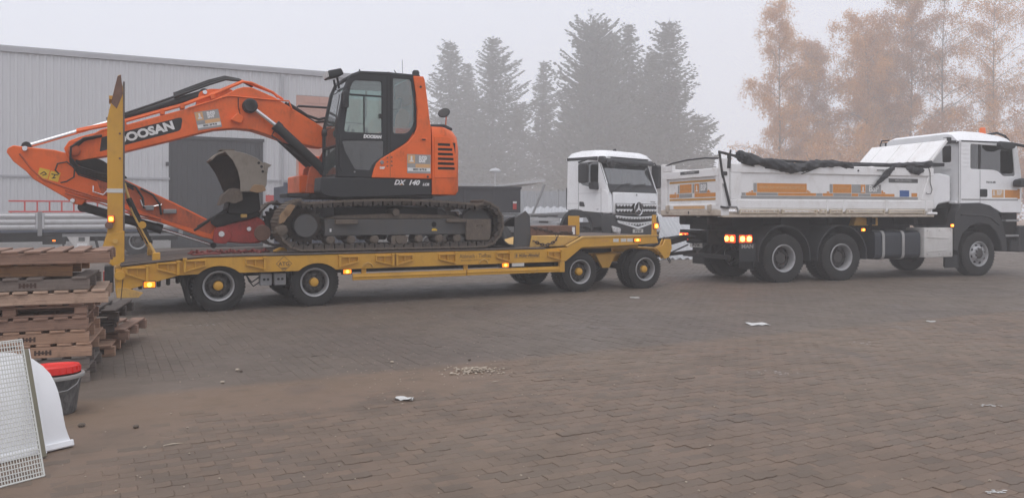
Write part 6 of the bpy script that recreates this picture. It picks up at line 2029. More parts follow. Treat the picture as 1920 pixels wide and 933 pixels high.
put('door_gap', MB().box(-1.19, -1.18, -.003, .0005, 1.62, 3.02).box(-.325, -.315, -.003, .0005, 1.52, 2.24), 'print_dark', mcab)
put('door_crease', MB().box(-1.17, -.34, -.003, .0005, 2.10, 2.106).box(-1.64, -1.19, -.003, .0005, 1.80, 1.806), 'print_grey', mcab)
put('door_handle', MB().prism(rnd([(-1.15, 1.72), (-1.15, 1.86), (-.98, 1.85), (-.93, 1.70)], .03), -.012, -.001), 'black_plastic', mcab, .006)
text('BSP', .05, frame_side(0) @ T(-.45, 1.62, .001), 'print_dark', mcab)
# mirrors
put('mirror_arm', MB().tube([(-.45, .0, 3.10), (-.7, -.14, 3.12), (-1.0, -.22, 3.02)], .03, 8), 'black_plastic', mcab)
put('side_mirror', MB().prism(rnd(rect(-.94, 2.40, -.60, 2.98), .08), -.34, -.20), 'black_plastic', mcab, .04)
put('front_mirror', MB().prism(rnd([(-.62, 2.22), (-.66, 2.40), (-.42, 2.44), (-.40, 2.20)], .05), -.20, .02), 'black_plastic', mcab, .03)
put('roof_mirror', MB().lathe([(.001, -.10), (.10, -.08), (.15, .0), (.10, .08)], 14, (-.05, .12, 2.98), 'x'), 'black_plastic', mcab)
put('side_mirror', MB().prism(rnd(rect(-.30, 2.28, -.02, 3.02), .08), W_ + .10, W_ + .28), 'black_plastic', mcab, .04)
put('mirror_arm', MB().tube([(-.3, W_, 3.06), (-.2, W_ + .16, 3.08), (-.16, W_ + .18, 3.0)], .025, 8), 'black_plastic', mcab)
put('horn', MB().lathe([(.03, 0), (.06, .08)], 10, (-.8, 1.2, 3.44), 'x'), 'black_plastic', mcab)
# bumper, lamps, plate
put('bumper', MB().prism([(-.28, 1.50), (.02, 1.48), (.10, 1.10), (.06, .62), (-.25, .62), (-.32, 1.1)], -.02, W_ + .02), 'fender_grey', MT, .04, 35, 2)
put('lower_corner', MB().prism([(-1.62, 1.60), (-.30, 1.50), (-.28, 1.1), (-.62, 1.08), (-.75, 1.40), (-1.55, 1.40)], .0, .12), 'fender_grey', MT, .02)
for y0 in (-.02, W_ - .38):
    hlm = put('head_lamp', MB().prism([(y0, 1.14), (y0 + .40, 1.08), (y0 + .40, .90), (y0 + .05, .96)], .03, .115, 'x'), 'lens_clear', MT, .02)
    for k in range(3):
        put('reflector', MB().lathe([(.05, .11), (.06, .125)], 12, (0, y0 + .09 + k * .12, 1.02), 'x'), 'chrome', hlm)
npl = put('number_plate', MB().box(.101, .115, .98, 1.50, .92, 1.03), 'plate_white', MT)
text('SP-JZ 660', .085, frame_front(.115) @ T(1.24, .975, .001), 'print_black', npl, bold=.003, width=.95)
# arch, wheels, chassis
o_, i_ = arc(-1.30, .98, .66, 185, 0, 16), arc(-1.30, .98, .58, 0, 185, 16)
put('wheel_arch', MB().prism(o_ + i_, .0, .5), 'fender_grey', MT, 0, 40)
put('wheel_arch', MB().prism(o_ + i_, W_ - .5, W_), 'fender_grey', MT, 0, 40)
WM = wheel_meshes('arocs', .56, .33, .295, .06, 10, 'rim_silver', 'rim_silver', 'rim_dark', .11, .06)
for x in (-1.30, -4.9, -6.3):
    put_wheel(WM, MT, x, .06, .56)
    put_wheel(WM, MT, x, W_ - .06, .56, True)
    put('axle', MB().tube([(x, .3, .56), (x, 2.1, .56)], .09, 10), 'black_under', MT)
put('chassis_rail', MB().box(-7.0, -.3, .70, .80, .85, 1.22), 'steel_dull', MT, .01)
put('chassis_rail', MB().box(-7.0, -.3, 1.60, 1.70, .85, 1.22), 'steel_dull', MT, .01)
put('cab_rear_wall', MB().box(-1.92, -1.70, .25, 2.2, 1.62, 2.30), 'skip_grey', MT, .02)
put('side_marker', MB().box(-1.80, -1.70, .235, .249, 1.68, 1.80), 'lens_red', MT)
put('hook_arm', MB().prism([(-6.6, 1.25), (-1.9, 1.38), (-1.9, 1.58), (-6.6, 1.40)], .95, 1.15), 'steel_dull', MT, .02)
put('hook_arm', MB().prism([(-6.6, 1.25), (-1.9, 1.38), (-1.9, 1.58), (-6.6, 1.40)], 1.40, 1.60), 'steel_dull', MT, .02)
put('side_tank', MB().box(-3.6, -2.1, .1, .65, .75, 1.25), 'alu', MT, .05)
put('guard_rail', MB().box(-4.2, -2.0, .04, .09, 1.26, 1.36), 'alu', MT, .008)
put('mudguard', MB().box(-3.3, -2.5, .1, .55, 1.40, 1.46), 'frame_grey', MT, .02)
put('mudguard_side', MB().prism([(-2.9, 1.2), (-2.5, 1.2), (-2.6, 1.46), (-2.95, 1.46)], .08, .11), 'frame_grey', MT, .01)
OFF = (0, 0, 0)
# ------------------------------------------------------------------ pallets
OFF = (0, 0, 0)
PAL = {}


def board_mesh(key, x, y, z):
    if key not in PAL:
        PAL[key] = MB().box(0, x, 0, y, 0, z).mesh(key.split('|')[0], .003, 0)
    return PAL[key]


def pallet(label, corner, z0, yaw, mat, style='solid', mark=None, tilt=0., n_deck=7, seed=0):
    """corner = front right bottom corner; the pallet runs 1.2 m to the left and 1.0 m back"""
    rg = random.Random(seed)
    t = thing('pallet', label, 'pallet', (corner[0], corner[1], z0), R(yaw), 'stacked wooden pallets', (R(tilt), 0, R(yaw)))
    hs = .094 if style == 'solid' else .098

    def pc(name, x, y, z, dx, dy, dz, m=None):
        key = f'{name}|{dx:.3f}|{dy:.3f}|{dz:.3f}|{m or mat}'
        o = bpy.data.objects.new(name, board_mesh(key, dx, dy, dz))
        if not o.data.materials:
            o.data.materials.append(MATS[m or mat])
        COL.objects.link(o)
        o.parent = t
        o.location = (x, y, z)
        o.rotation_euler = (rg.uniform(-.006, .006), rg.uniform(-.004, .004), rg.uniform(-.012, .012))
        return o
    if style == 'solid':
        for k, y in enumerate((.0, .48, .96)):
            s_ = pc('stringer', -1.2, y, .0, 1.2, .04, hs)
            if k == 0 and mark:
                text('H+H', .052, Matrix.Translation((.52 + .1 * mark, 0, .045)) @ Matrix(((1, 0, 0, 0), (0, 0, -1, -.0015), (0, 1, 0, 0), (0, 0, 0, 1))), 'stencil', s_, bold=.004, width=1.25, name='stencil')
    else:
        for y in (.0, .455, .91):
            pc('bottom_board', -1.2, y, .0, 1.2, .09, .02)
            pc('stretcher', -1.2, y, .078, 1.2, .09, .018)
            for x in (-1.2, -.65, -.10):
                pc('block', x, y, .0205, .10, .09, .057)
    w = 1.2 / n_deck
    for k in range(n_deck):
        if rg.random() < .06:
            continue
        x = -1.2 + k * w + rg.uniform(-.01, .01)
        dx = w * (.70 if n_deck < 8 else .74)
        pc('deck_board', min(x + w * .15, -dx - .001 + (.0)), -.012 + rg.uniform(-.006, .006), hs + .001, dx, 1.02, .020)
    return t


PY = 22
front = [  # right px edge, wood, style, mark, label
    (168, 'wood_grey', 'solid', 0, 'greyed wooden pallet at the very bottom of the front stack'),
    (167, 'wood_grey', 'solid', 0, 'weathered wooden pallet second from the bottom of the front stack'),
    (172, 'wood_light', 'solid', 3, 'brown wooden pallet with clear dark stencil just above the red lid'),
    (167, 'wood_light', 'solid', 2, 'brown wooden pallet with faint stencil fourth from the bottom of the front stack'),
    (166, 'wood_brown', 'solid', 0, 'stained wooden pallet in the middle of the front stack under the open one'),
    (163, 'wood_brown', 'block', 0, 'open block pallet with dark gaps in the middle of the front stack'),
    (203, 'wood_pale', 'solid', 0, 'pale pallet sticking out to the side of the front stack'),
    (168, 'wood_grey', 'solid', 2, 'grey stencilled pallet third from the top of the front stack'),
    (135, 'wood_orange', 'solid', 0, 'orange-brown pallet second from the top, set back in the front stack'),
    (206, 'wood_brown', 'solid', 0, 'dark brown pallet on the very top of the front stack'),
]
z = .004
for i, (px, mt, st, mk, lb) in enumerate(front):
    Yc = 7.04 + (.05 if i in (6, 9) else 0) + (.08 if i == 8 else 0)
    pallet(lb, ((px - 960) / 1478 * Yc, Yc), z, PY + [0, 1, -1, .5, 1, -1, 3, 0, -2, 2][i], mt, st, mk, 0., 7 if i % 2 else 8, i)
    z += .117
back = [
    (215, 8.28, 'wood_light', 'block', 'wooden block pallet on the ground behind the front stack'),
    (240, 8.60, 'wood_brown', 'block', 'brown block pallet poking out furthest behind the front stack'),
    (214, 8.32, 'wood_dark', 'block', 'blackened broken pallet third up behind the front stack'),
    (221, 8.30, 'wood_dark', 'block', 'blackened pallet on top of the low stack behind'),
]
z = .004
for i, (px, Yc, mt, st, lb) in enumerate(back):
    pallet(lb, ((px - 960) / 1478 * Yc, Yc), z, 20 + [0, -6, 4, -3][i], mt, st, 0, 0, 6, 20 + i)
    z += .121

# ------------------------------------------------------------------ mortar pail with red lid
pc_ = (-3.44, 5.93, 0)
pail = thing('mortar_pail', 'black mortar pail smeared with grey, standing by the pallets', 'pail', pc_)
put('body', MB().lathe([(.001, .004), (.135, .004), (.142, .015), (.178, .27), (.174, .27), (.138, .02), (.001, .015)], 40, (0, 0, 0), 'z', False), 'pail_black', pail, 0, 40)
put('rim', MB().lathe([(.180, .268), (.200, .272), (.203, .285), (.198, .298), (.176, .300), (.174, .285)], 40, (0, 0, 0), 'z', False), 'pail_rim', pail, 0, 40)
put('handle', MB().tube([(.195, .0, .28), (.20, -.06, .235), (.17, -.13, .20), (.1, -.19, .19), (.0, -.205, .185), (-.1, -.19, .19), (-.17, -.13, .20), (-.195, 0, .28)], .004, 6), 'steel_dull', pail)
lid = thing('pail_lid', 'bright red plastic lid lying on the black mortar pail', 'lid', (pc_[0] - .02, pc_[1], .300), 0, None, (R(-3), R(-2), 0))
put('lid_shell', MB().lathe([(.186, .0), (.190, .005), (.188, .050), (.180, .062), (.165, .062), (.158, .052), (.10, .05), (.001, .05)], 44, (0, 0, 0), 'z', False), 'lid_red', lid, 0, 30)
put('sticker', MB().box(-.05, .07, -.193, -.189, .004, .03), 'plate_white', lid)
for k in range(24):
    a = 2 * math.pi * k / 24
    put('lid_rib', MB().box(-.004, .004, -.193, -.187, .006, .045), 'lid_red', lid).rotation_euler = (0, 0, a)

# ------------------------------------------------------------------ leaning white panel, batten and wire rack
DV, LV = Vector((-.57, -.82, 0)), Vector((-.82, .57, 0))
UPV = (LV * .347 + Vector((0, 0, .938))).normalized()
NV = DV.cross(UPV).normalized()


def lean_matrix(p0):
    m = Matrix.Identity(4)
    for i in range(3):
        m[i][0], m[i][1], m[i][2], m[i][3] = DV[i], UPV[i], NV[i], p0[i]
    return m


def leaning(name, label, cat, p0):
    t = thing(name, label, cat, (0, 0, 0))
    t.matrix_world = lean_matrix(p0)
    return t


sgn = 1 if NV.y < 0 else -1                   # side that faces the camera
wp = leaning('enamel_panel', 'curved white enamel panel leaning in front of the mortar pail', 'panel', (-2.84, 5.09, .012))
ol = [(0, 0), (.020, .06), (.037, .13), (.046, .27), (.056, .38), (.080, .47), (.126, .55), (.19, .61), (.30, .66), (.45, .69), (.70, .70), (.70, 0)]
cols = 12
rows = []
for j in range(cols + 1):
    t_ = j / cols * .70
    # left boundary at this height
    s0 = 0
    for (sa, ta), (sb, tb2) in zip(ol[:11], ol[1:11]):
        if ta <= t_ <= tb2:
            s0 = sa + (sb - sa) * (t_ - ta) / max(1e-6, tb2 - ta)
    row = []
    for i in range(9):
        s_ = s0 + (.70 - s0) * (i / 8)
        bulge = .05 * math.sin(math.pi * min(1, t_ / .72)) * (1 - .6 * i / 8)
        row.append((s_, t_, sgn * bulge))
    rows.append(row)
mbp = MB().loft(rows, False, False)
mbp.loft([[(a, b, c - sgn * .012) for a, b, c in r] for r in rows], False, False)
edge_l = [[r[0] for r in rows], [(r[0][0], r[0][1], r[0][2] - sgn * .012) for r in rows]]
mbp.loft(edge_l, False, False)
put('sheet', mbp, 'white_enamel', wp, 0, 50)
put('bottom_lip', MB().box(0, .70, -.012, .03, min(0, sgn * .03) - .004, max(0, sgn * .03)), 'white_enamel', wp, .006)
bt = leaning('batten', 'narrow olive-grey wooden batten leaning between wire rack and white panel', 'batten', (-2.873, 4.84, .006))
put('stick', MB().box(-.014, .022, 0, .68, -.012, .012), 'olive_wood', bt, .003)
put('tape', MB().box(-.015, -.010, .02, .68, -.0125, .0125), 'white_enamel', bt)
gd_ = leaning('wire_rack', 'white wire rack leaning at the lower corner beside the white panel', 'rack', (-2.67, 4.50, .006))
put('frame', MB().tube([(0, 0, 0), (.95, 0, 0), (.95, .80, 0), (0, .80, 0), (0, 0, 0)], .0055, 8), 'wire_white', gd_)
for k in range(31):
    t_ = .025 + k * .0255
    put('cross_wire', MB().tube([(0, t_, .0), (.95, t_, .0)], .0034, 5), 'wire_white', gd_)
for k in range(64):
    s_ = .012 + k * .0148
    put('upright_wire', MB().tube([(s_, 0, sgn * .003), (s_, .80, sgn * .003)], .0024, 5), 'wire_white', gd_)

# ------------------------------------------------------------------ litter and gravel on the paving
def grd(px, py):
    Yg = 1478 * 1.5 / (py - 400)
    return Vector(((px - 960) / 1478 * Yg, Yg, 0))


def pebble(seed, r):
    rg = random.Random(seed)
    mb = MB()
    prof_n = 7
    rings = []
    for i in range(1, 4):
        a = math.pi * i / 4
        rings.append([(r * math.sin(a) * math.cos(2 * math.pi * j / prof_n) * rg.uniform(.75, 1.2), r * math.sin(a) * math.sin(2 * math.pi * j / prof_n) * rg.uniform(.75, 1.2), r * .65 * (1 - math.cos(a)) * .95) for j in range(prof_n)])
    return mb.loft(rings)


gp_ = MB()
rg = random.Random(11)
for k in range(190):
    a, d = rg.uniform(0, 6.283), abs(rg.gauss(0, .11))
    c = grd(892, 696)
    x, y = c.x + 1.35 * d * math.cos(a), c.y + .9 * d * math.sin(a)
    hgt = max(0, .035 * (1 - d / .18)) * rg.random()
    pb = pebble(k, rg.uniform(.006, .016))
    gp_.add([(vx + x, vy + y, vz + hgt) for vx, vy, vz in pb.v], pb.f)
gv = put('gravel', gp_, 'stone', None, 0, 0)
tag(gv, 'small heap of pale gravel on a sandy stain in the paving', 'gravel', kind='stuff')
cr = MB()
for k in range(420):
    px, py = rg.uniform(60, 1900), 560 + 370 * rg.random() ** 1.6
    if k % 3 == 0:
        px, py = rg.gauss(780, 140), rg.gauss(680, 30)
    if py < 545:
        continue
    c = grd(px, py)
    pb = pebble(k + 500, rg.uniform(.003, .008))
    cr.add([(vx + c.x, vy + c.y, vz) for vx, vy, vz in pb.v], pb.f)
cb = put('grit', cr, 'stone', None, 0, 0)
tag(cb, 'scattered pale grit and crumbs over the paving', 'grit', kind='stuff')
stones = [(445, 695, .022, 'stone', 'pale pebble between two dark ones left of the gravel heap'), (417, 718, .02, 'stone', 'pale pebble on the dark paving in front of the trailer rear wheels'),
          (735, 680, .02, 'stone', 'single white pebble on the reddish stain'), (847, 702, .022, 'stone', 'white stone at the near edge of the gravel heap'),
          (452, 697, .018, 'stone_dark', 'dark clod beside the pale pebble'), (255, 802, .022, 'stone_dark', 'dark clod on the open paving right of the white panel'),
          (153, 800, .026, 'stone_dark', 'dark clod next to the mortar pail'), (880, 676, .018, 'stone_dark', 'dark clod behind the gravel heap')]
for k, (px, py, r, mt, lb) in enumerate(stones):
    o = put('stone', pebble(900 + k, r), mt, None, 0, 0)
    o.location = grd(px, py)
    tag(o, lb, 'stone')


def scrap(label, px, py, w, d, seed, crumple=.02):
    rg = random.Random(seed)
    mb = MB()
    n = 5
    rows = [[((i / n - .5) * w * rg.uniform(.85, 1.1), (j / 3 - .5) * d * rg.uniform(.7, 1.2), .005 + crumple * rg.random()) for i in range(n + 1)] for j in range(4)]
    mb.loft(rows, False, False)
    mb.loft([[(a, b, c - .002) for a, b, c in r] for r in rows], False, False)
    o = put('paper_scrap', mb, 'paper', None, 0, 0)
    o.location = grd(px, py)
    o.rotation_euler = (0, 0, rg.uniform(-.3, .5))
    return tag(o, label, 'paper scrap')


scrap('crumpled white paper scrap in front of the gravel heap', 758, 750, .15, .07, 1, .03)
scrap('flat white scrap on the paving in front of the dump truck', 1420, 608, .25, .22, 2, .012)
scrap('small white scrap near the seam of the paving, right of the flat scrap', 1746, 603, .10, .10, 3, .01)
scrap('long thin white scrap below the trailer front wheels', 1190, 558, .16, .16, 4, .008)
for k, (px, py, ln, an, lb) in enumerate([(590, 668, .10, .9, 'dark twig on the paving behind the pebbles'), (325, 834, .12, .5, 'pale splinter of wood on the sandy stain'), (930, 716, .09, .7, 'pale splinter of wood by the gravel heap')]):
    c = grd(px, py)
    o = put('twig', MB().tube([(-ln / 2, 0, .006), (0, .008, .008), (ln / 2, 0, .006)], [.003, .005, .002], 6), 'stone_dark' if k == 0 else 'stone', None)
    o.location = c
    o.rotation_euler = (0, 0, an)
    tag(o, lb, 'twig')
# white lime smears: thin dried splashes
for k, (px, py, r, lb) in enumerate([(1458, 698, .10, 'white chalky splash on the open paving'), (1622, 643, .10, 'row of white chalky specks near the seam'), (370, 609, .16, 'pale chalky smear beside the pallets'), (1868, 922, .03, 'white splash at the lower corner of the paving'), (1855, 760, .05, 'thin white smear on the paving below the dump truck cab')]):
    mb = MB()
    rg = random.Random(70 + k)
    c = grd(px, py)
    for j in range(22):
        x, y = rg.gauss(0, r), rg.gauss(0, r * .5)
        rr = rg.uniform(.002, .011)
        nn = 7
        ring = [(x + rr * 1.6 * math.cos(2 * math.pi * q / nn) * rg.uniform(.6, 1.2), y + rr * math.sin(2 * math.pi * q / nn) * rg.uniform(.6, 1.2), .0045) for q in range(nn)]
        mb.add(ring, [tuple(range(nn))])
    o = put('lime_splash', mb, 'paper', None, 0, 0)
    o.location = c
    tag(o, lb, 'stain', kind='stuff')
# ------------------------------------------------------------------ trees
OFF = (0, 0, 0)


def quads_mesh(name, C, A, B, tone, mat):
    """leaf quads: centre C, half axes A and B (n,3)"""
    n = len(C)
    v = np.empty((n * 4, 3), dtype=np.float32)
    v[0::4], v[1::4], v[2::4], v[3::4] = C - A - B * .3, C - B, C + A + B * .2, C + B
    me = bpy.data.meshes.new(name)
    me.vertices.add(n * 4)
    me.vertices.foreach_set('co', v.ravel())
    me.loops.add(n * 4)
    me.loops.foreach_set('vertex_index', np.arange(n * 4, dtype=np.int32))
    me.polygons.add(n)
    me.polygons.foreach_set('loop_start', np.arange(0, n * 4, 4, dtype=np.int32))
    me.polygons.foreach_set('loop_total', np.full(n, 4, dtype=np.int32))
    me.update(calc_edges=True)
    a = me.attributes.new('tone', 'FLOAT', 'POINT')
    a.data.foreach_set('value', np.repeat(tone, 4).astype(np.float32))
    me.materials.append(MATS[mat])
    return me


def unit(v):
    return v / np.maximum(1e-6, np.linalg.norm(v, axis=1, keepdims=True))


def conifer(label, x, y, H, Rb, seed, bare=.10, pine=False):
    g = np.random.default_rng(seed)
    t = thing('conifer_tree', label, 'conifer', (x, y, 0), 0, 'tall conifers in the fog')
    lean = g.normal(0, .012, 2)
    tr = [(lean[0] * z * H, lean[1] * z * H, z * H) for z in np.linspace(0, 1, 9)]
    put('trunk', MB().tube(tr, [max(.02, .017 * H * (1 - .96 * k / 8)) for k in range(9)], 9), 'bark', t)
    C, A, B, TN = [], [], [], []
    limb = MB()
    ph = g.uniform(0, 6.28, 6)

    def lop(a, rel):
        return 1 + .26 * math.sin(a + ph[0] + 3 * rel) + .20 * math.sin(2 * a + ph[1] - 7 * rel) + .22 * math.sin(11 * rel + ph[2]) * math.sin(a + ph[3]) + .14 * math.sin(23 * rel + ph[4])
    z = bare * H
    while z < H * .985:
        rel = z / H
        nb = int(g.integers(5, 8))
        a0 = g.uniform(0, 6.28)
        reach = Rb * (1.02 - rel) ** (.62 if not pine else .5) * (1.0 if rel > .25 else .55 + 1.8 * rel)
        for k in range(nb):
            a = a0 + 6.283 * k / nb + g.normal(0, .25)
            L = max(.45, reach * g.uniform(.5, 1.2) * max(.25, lop(a, rel)))
            if g.random() < .08:
                L *= .4
            d = np.array([math.cos(a), math.sin(a), 0.])
            side = np.array([-d[1], d[0], 0.])
            m = max(3, int(L / .29))
            s = np.linspace(.10, 1, m)
            rise = (-.10 if not pine else .22) + .25 * rel
            curve = rise * s * L + (.16 if not pine else .10) * L * (s ** 2.2) - .10 * L * np.sin(s * 3.14)
            P = np.stack([d[0] * s * L, d[1] * s * L, z + curve], 1)
            P[:, 0] += lean[0] * z
            P[:, 1] += lean[1] * z
            if L > 1.2 and g.random() < .8:
                limb.tube([tuple(P[0] * .3 + np.array([lean[0] * z, lean[1] * z, z]) * .7), tuple(P[m // 2]), tuple(P[-1])], [.05, .03, .012], 4, False)
            for rep in range(3):
                off = (1 - s * .75) * L * .34 + .10
                lat = g.uniform(-1, 1, m) * off
                Q = P + side * lat[:, None] + np.stack([g.normal(0, .05, m), g.normal(0, .05, m), -np.abs(lat) * .22 - g.uniform(0, .12, m)], 1)
                ax = unit(d * (.7 + 0 * s[:, None]) + side * np.sign(lat)[:, None] * .6 + np.stack([g.normal(0, .25, m), g.normal(0, .25, m), g.normal(-.12 if not pine else .25, .25, m)], 1))
                ln = g.uniform(.26, .56, m) * (1.15 if rel < .6 else .85)
                up = unit(np.cross(ax, side + g.normal(0, .5, (m, 3))))
                C.append(Q)
                A.append(ax * ln[:, None])
                B.append(up * (g.uniform(.075, .155, m) * (1.4 if pine else 1.))[:, None])
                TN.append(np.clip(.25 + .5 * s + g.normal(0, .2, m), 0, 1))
        z += g.uniform(.29, .55) * (1 + .5 * (1 - rel))
    for k in range(12):                       # leader
        C.append(np.array([[lean[0] * H, lean[1] * H, H * .97 + k * .07]]))
        A.append(np.array([[g.normal(0, .10), g.normal(0, .10), .12]]))
        B.append(np.array([[.03, .03, 0.]]))
        TN.append(np.array([.8]))
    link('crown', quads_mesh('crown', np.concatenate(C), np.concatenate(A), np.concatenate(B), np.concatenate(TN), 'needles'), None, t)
    if limb.v:
        put('limbs', limb, 'bark', t, 0, 0)
    return t


def birch(label, x, y, H, W, seed, leaf=1., mat='birch_leaf', n_limb=44, base=.10):
    """ascending limbs, arching outward, with hanging leafy twigs"""
    g = np.random.default_rng(seed)
    t = thing('birch_tree', label, 'birch', (x, y, 0), 0, 'autumn birches behind the dump truck')
    bend = g.normal(0, .8, 2)
    tp = lambda r: np.array([bend[0] * math.sin(r * 2.6), bend[1] * math.sin(r * 2.2), r * H])
    put('trunk', MB().tube([tuple(tp(r)) for r in np.linspace(0, 1, 12)], [max(.012, (.0062) * H * (1 - .95 * k / 11)) for k in range(12)], 9), 'bark_birch', t)
    limb = MB()
    C, A, B, TN = [], [], [], []

    def leaves(P, n, spread):
        k = max(1, int(n * leaf))
        Q = P[g.integers(0, len(P), k)] + g.normal(0, spread, (k, 3))
        ax = unit(np.stack([g.normal(0, .5, k), g.normal(0, .5, k), g.normal(-.6, .4, k)], 1))
        C.append(Q)
        A.append(ax * g.uniform(.07, .125, k)[:, None])
        B.append(unit(np.cross(ax, g.normal(0, 1, (k, 3)))) * g.uniform(.042, .075, k)[:, None])
        TN.append(np.clip(g.normal(.5, .25, k), 0, 1))

    for i in range(n_limb):
        r = base + (1 - base) * ((i + g.random() * .8) / n_limb) ** .9
        if r > .99:
            continue
        a = i * 2.4 + g.normal(0, .5)
        L = W * (.30 + .85 * (1 - r) ** .7) * g.uniform(.45, 1.35)
        d = np.array([math.cos(a), math.sin(a), 0.])
        p0 = tp(r)
        s = np.linspace(0, 1, 9)
        up = g.uniform(.5, 1.25)
        dens = g.choice([.5, .9, 1.2, 1.5])
        P = p0 + d * (s * L)[:, None] + np.array([0, 0, 1.]) * (up * L * (s - .42 * s ** 2.4))[:, None] + g.normal(0, .05 * L, (9, 3)) * s[:, None] * .5
        limb.tube([tuple(q) for q in P], [max(.008, .0065 * H * (1 - r * .7) * (1 - .93 * k / 8) * .42) for k in range(9)], 5, False)
        for j in range(int(10 + 5 * L)):     # secondary twigs
            q0 = P[int(g.integers(1, 9))]
            ta = g.uniform(0, 6.28)
            tl = g.uniform(.6, 2.4) * (.5 + .5 * (1 - r))
            td = np.array([math.cos(ta), math.sin(ta), 0.]) * .55 + d * .35
            ss = np.linspace(0, 1, 5)
            T_ = q0 + td * (ss * tl)[:, None] + np.array([0, 0, 1.]) * (.45 * tl * ss - g.uniform(.7, 1.5) * tl * ss ** 2)[:, None]
            limb.tube([tuple(q) for q in T_], [.013, .011, .009, .007, .005], 3, False)
            leaves(T_, 26 * dens, .36)
            # weeping tip
            if g.random() < .7:
                e = T_[-1]
                hl_ = g.uniform(.4, 1.8)
                D_ = e + np.array([0, 0, -1.]) * (np.linspace(0, hl_, 5))[:, None] + g.normal(0, .03, (5, 3))
                limb.tube([tuple(q) for q in D_], .005, 3, False)
                leaves(D_, 17 * dens, .17)
    if C:
        link('crown', quads_mesh('crown', np.concatenate(C), np.concatenate(A), np.concatenate(B), np.concatenate(TN), mat), None, t)
    put('limbs', limb, 'bark_birch', t, 0, 0)
    return t


def tree_at(px, Yt, ytop):
    return (px - 960) / 1478 * Yt, Yt, 1.5 + (400 - ytop) * Yt / 1478


for (px, Yt, yt, Rb, sd, pine, lb) in [
        (843, 122, 74, 6.6, 1, False, 'faint tall conifer closest to the excavator cab'),
        (924, 120, 66, 7.4, 2, False, 'faint tall conifer, second from the excavator cab'),
        (884, 126, 118, 6.0, 8, False, 'lower faint conifer filling the gap between the two tall ones by the cab'),
        (1012, 128, 113, 5.0, 3, False, 'smallest pointed conifer between the two clumps'),
        (1110, 113, 40, 8.2, 4, True, 'broad tufted pine at the near side of the darker clump'),
        (1140, 120, 62, 6.6, 9, True, 'tufted pine just behind the broad one of the darker clump'),
        (1182, 117, 44, 6.6, 5, False, 'middle conifer of the darker clump above the white truck cab'),
        (1252, 111, 32, 8.2, 6, False, 'tallest dark conifer with drooping boughs above the tipper body'),
        (1224, 118, 100, 7.0, 10, False, 'conifer wedged between the middle and the tallest one of the darker clump'),
        (1304, 114, 215, 5.6, 13, False, 'low spreading conifer at the open end of the darker clump'),
        (1062, 124, 165, 6.2, 7, False, 'low conifer behind the white truck cab in the fog'),
        (968, 130, 190, 6.0, 14, False, 'low faint conifer left of the smallest pointed one')]:
    x, y, h = tree_at(px, Yt * 1.2, yt)
    Rb *= 1.2
    conifer(lb, x, y, h, Rb, sd, .08 if px > 1040 else .16, pine)
for (px, Yt, yt, W, sd, lf, mt, lb) in [
        (1466, 92, -8, 4.2, 11, 1.0, 'birch_leaf', 'slender golden birch at the open edge of the birch row'),
        (1530, 98, 85, 5.4, 12, 1.0, 'birch_leaf_dull', 'brownish birch behind the rear of the tipper body'),
        (1592, 94, 36, 6.2, 13, 1.0, 'birch_leaf', 'broad golden birch over the middle of the tipper body'),
        (1648, 99, 60, 5.6, 18, 1.0, 'birch_leaf', 'golden birch half hidden between the broad and the reddish one'),
        (1696, 91, -25, 5.6, 14, 1.0, 'birch_leaf_dull', 'tall reddish birch over the cab guard of the dump truck'),
        (1778, 88, -40, 5.8, 15, .13, 'birch_leaf_dull', 'nearly bare birch with visible branches behind the dump truck cab'),
        (1874, 90, -20, 6.0, 16, .62, 'birch_leaf', 'tall thinly leaved birch at the edge of the picture'),
        (1965, 94, 10, 5.6, 17, .8, 'birch_leaf_dull', 'rusty birch cut off by the picture edge')]:
    x, y, h = tree_at(px, Yt * 1.12, yt)
    W *= 1.12
    birch(lb, x, y, h, W, sd, lf, mt)


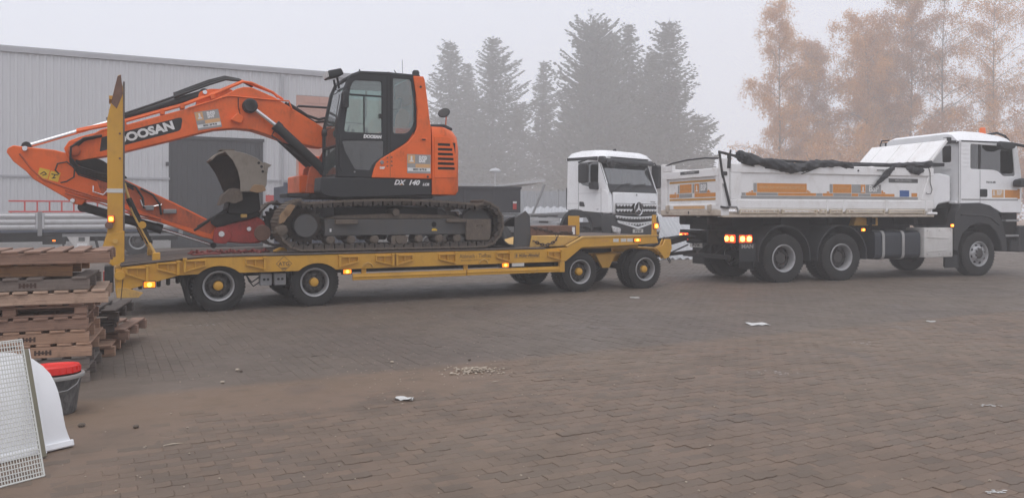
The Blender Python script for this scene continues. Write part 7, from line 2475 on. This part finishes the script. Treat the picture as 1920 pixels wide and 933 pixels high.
def shrub(label, px, Yt, yt, W, seed, mat):
    x, y, h = tree_at(px, Yt * 1.12, yt)
    W *= 1.12
    g = np.random.default_rng(seed)
    t = thing('shrub', label, 'shrub', (x, y, 0), 0, 'autumn undergrowth below the birches')
    n = 9000
    u = unit(g.normal(0, 1, (n, 3)))
    rr = g.random(n) ** .4
    Q = u * rr[:, None] * np.array([W, W * .8, h * .5]) + np.array([0, 0, h * .5])
    cl = g.normal(0, 1, (40, 3)) * np.array([W * .5, W * .4, h * .26]) + np.array([0, 0, h * .55])
    Q[: n // 2] = cl[g.integers(0, 40, n // 2)] + g.normal(0, .42, (n // 2, 3))
    Q[:, 2] = np.clip(Q[:, 2], .05, None)
    ax = unit(g.normal(0, 1, (n, 3)))
    me = quads_mesh('foliage', Q, ax * g.uniform(.07, .15, n)[:, None], unit(np.cross(ax, g.normal(0, 1, (n, 3)))) * g.uniform(.05, .10, n)[:, None], np.clip(g.normal(.5, .25, n), 0, 1), mat)
    link('foliage', me, None, t)
    st = MB()
    for k in range(9):
        a = g.uniform(0, 6.28)
        st.tube([(0, 0, 0), (.25 * W * math.cos(a), .25 * W * math.sin(a), h * .45), (.6 * W * math.cos(a), .5 * W * math.sin(a), h * .85)], [.06, .035, .01], 5, False)
    put('stems', st, 'bark_birch', t, 0, 0)


for k, (px, Yt, yt, W, mt, lb) in enumerate([
        (1432, 90, 305, 2.8, 'birch_leaf_dull', 'thin brown shrub at the foot of the slender golden birch'),
        (1560, 88, 262, 5.0, 'birch_leaf', 'golden shrub behind the tipper body'),
        (1660, 86, 240, 5.0, 'birch_leaf', 'amber shrub behind the cab guard'),
        (1760, 85, 235, 4.6, 'birch_leaf_dull', 'rust-coloured shrub behind the dump truck cab roof'),
        (1850, 84, 228, 4.4, 'birch_leaf', 'orange shrub right behind the beacon of the dump truck'),
        (1930, 83, 222, 4.4, 'birch_leaf_dull', 'reddish shrub at the picture edge beside the cab')]):
    shrub(lb, px, Yt, yt, W, 40 + k, mt)
# ------------------------------------------------------------------ fog
OFF = (0, 0, 0)
hz = MB().box(-190, 190, -190, 190, -1.1, 43)
haze = put('haze', hz, None, None, 0, 0)
hm = bpy.data.materials.new('fog_air')
hm.use_nodes = True
hm.node_tree.nodes.clear()
ho = hm.node_tree.nodes.new('ShaderNodeOutputMaterial')
hv = hm.node_tree.nodes.new('ShaderNodeVolumePrincipled')
hv.inputs['Color'].default_value = (.99, .99, 1, 1)
hv.inputs['Density'].default_value = .0047
hv.inputs['Anisotropy'].default_value = .0
hm.node_tree.links.new(hv.outputs[0], ho.inputs['Volume'])
haze.data.materials.append(hm)
tag(haze, 'pale grey morning fog hanging over the whole yard', 'fog', kind='stuff')
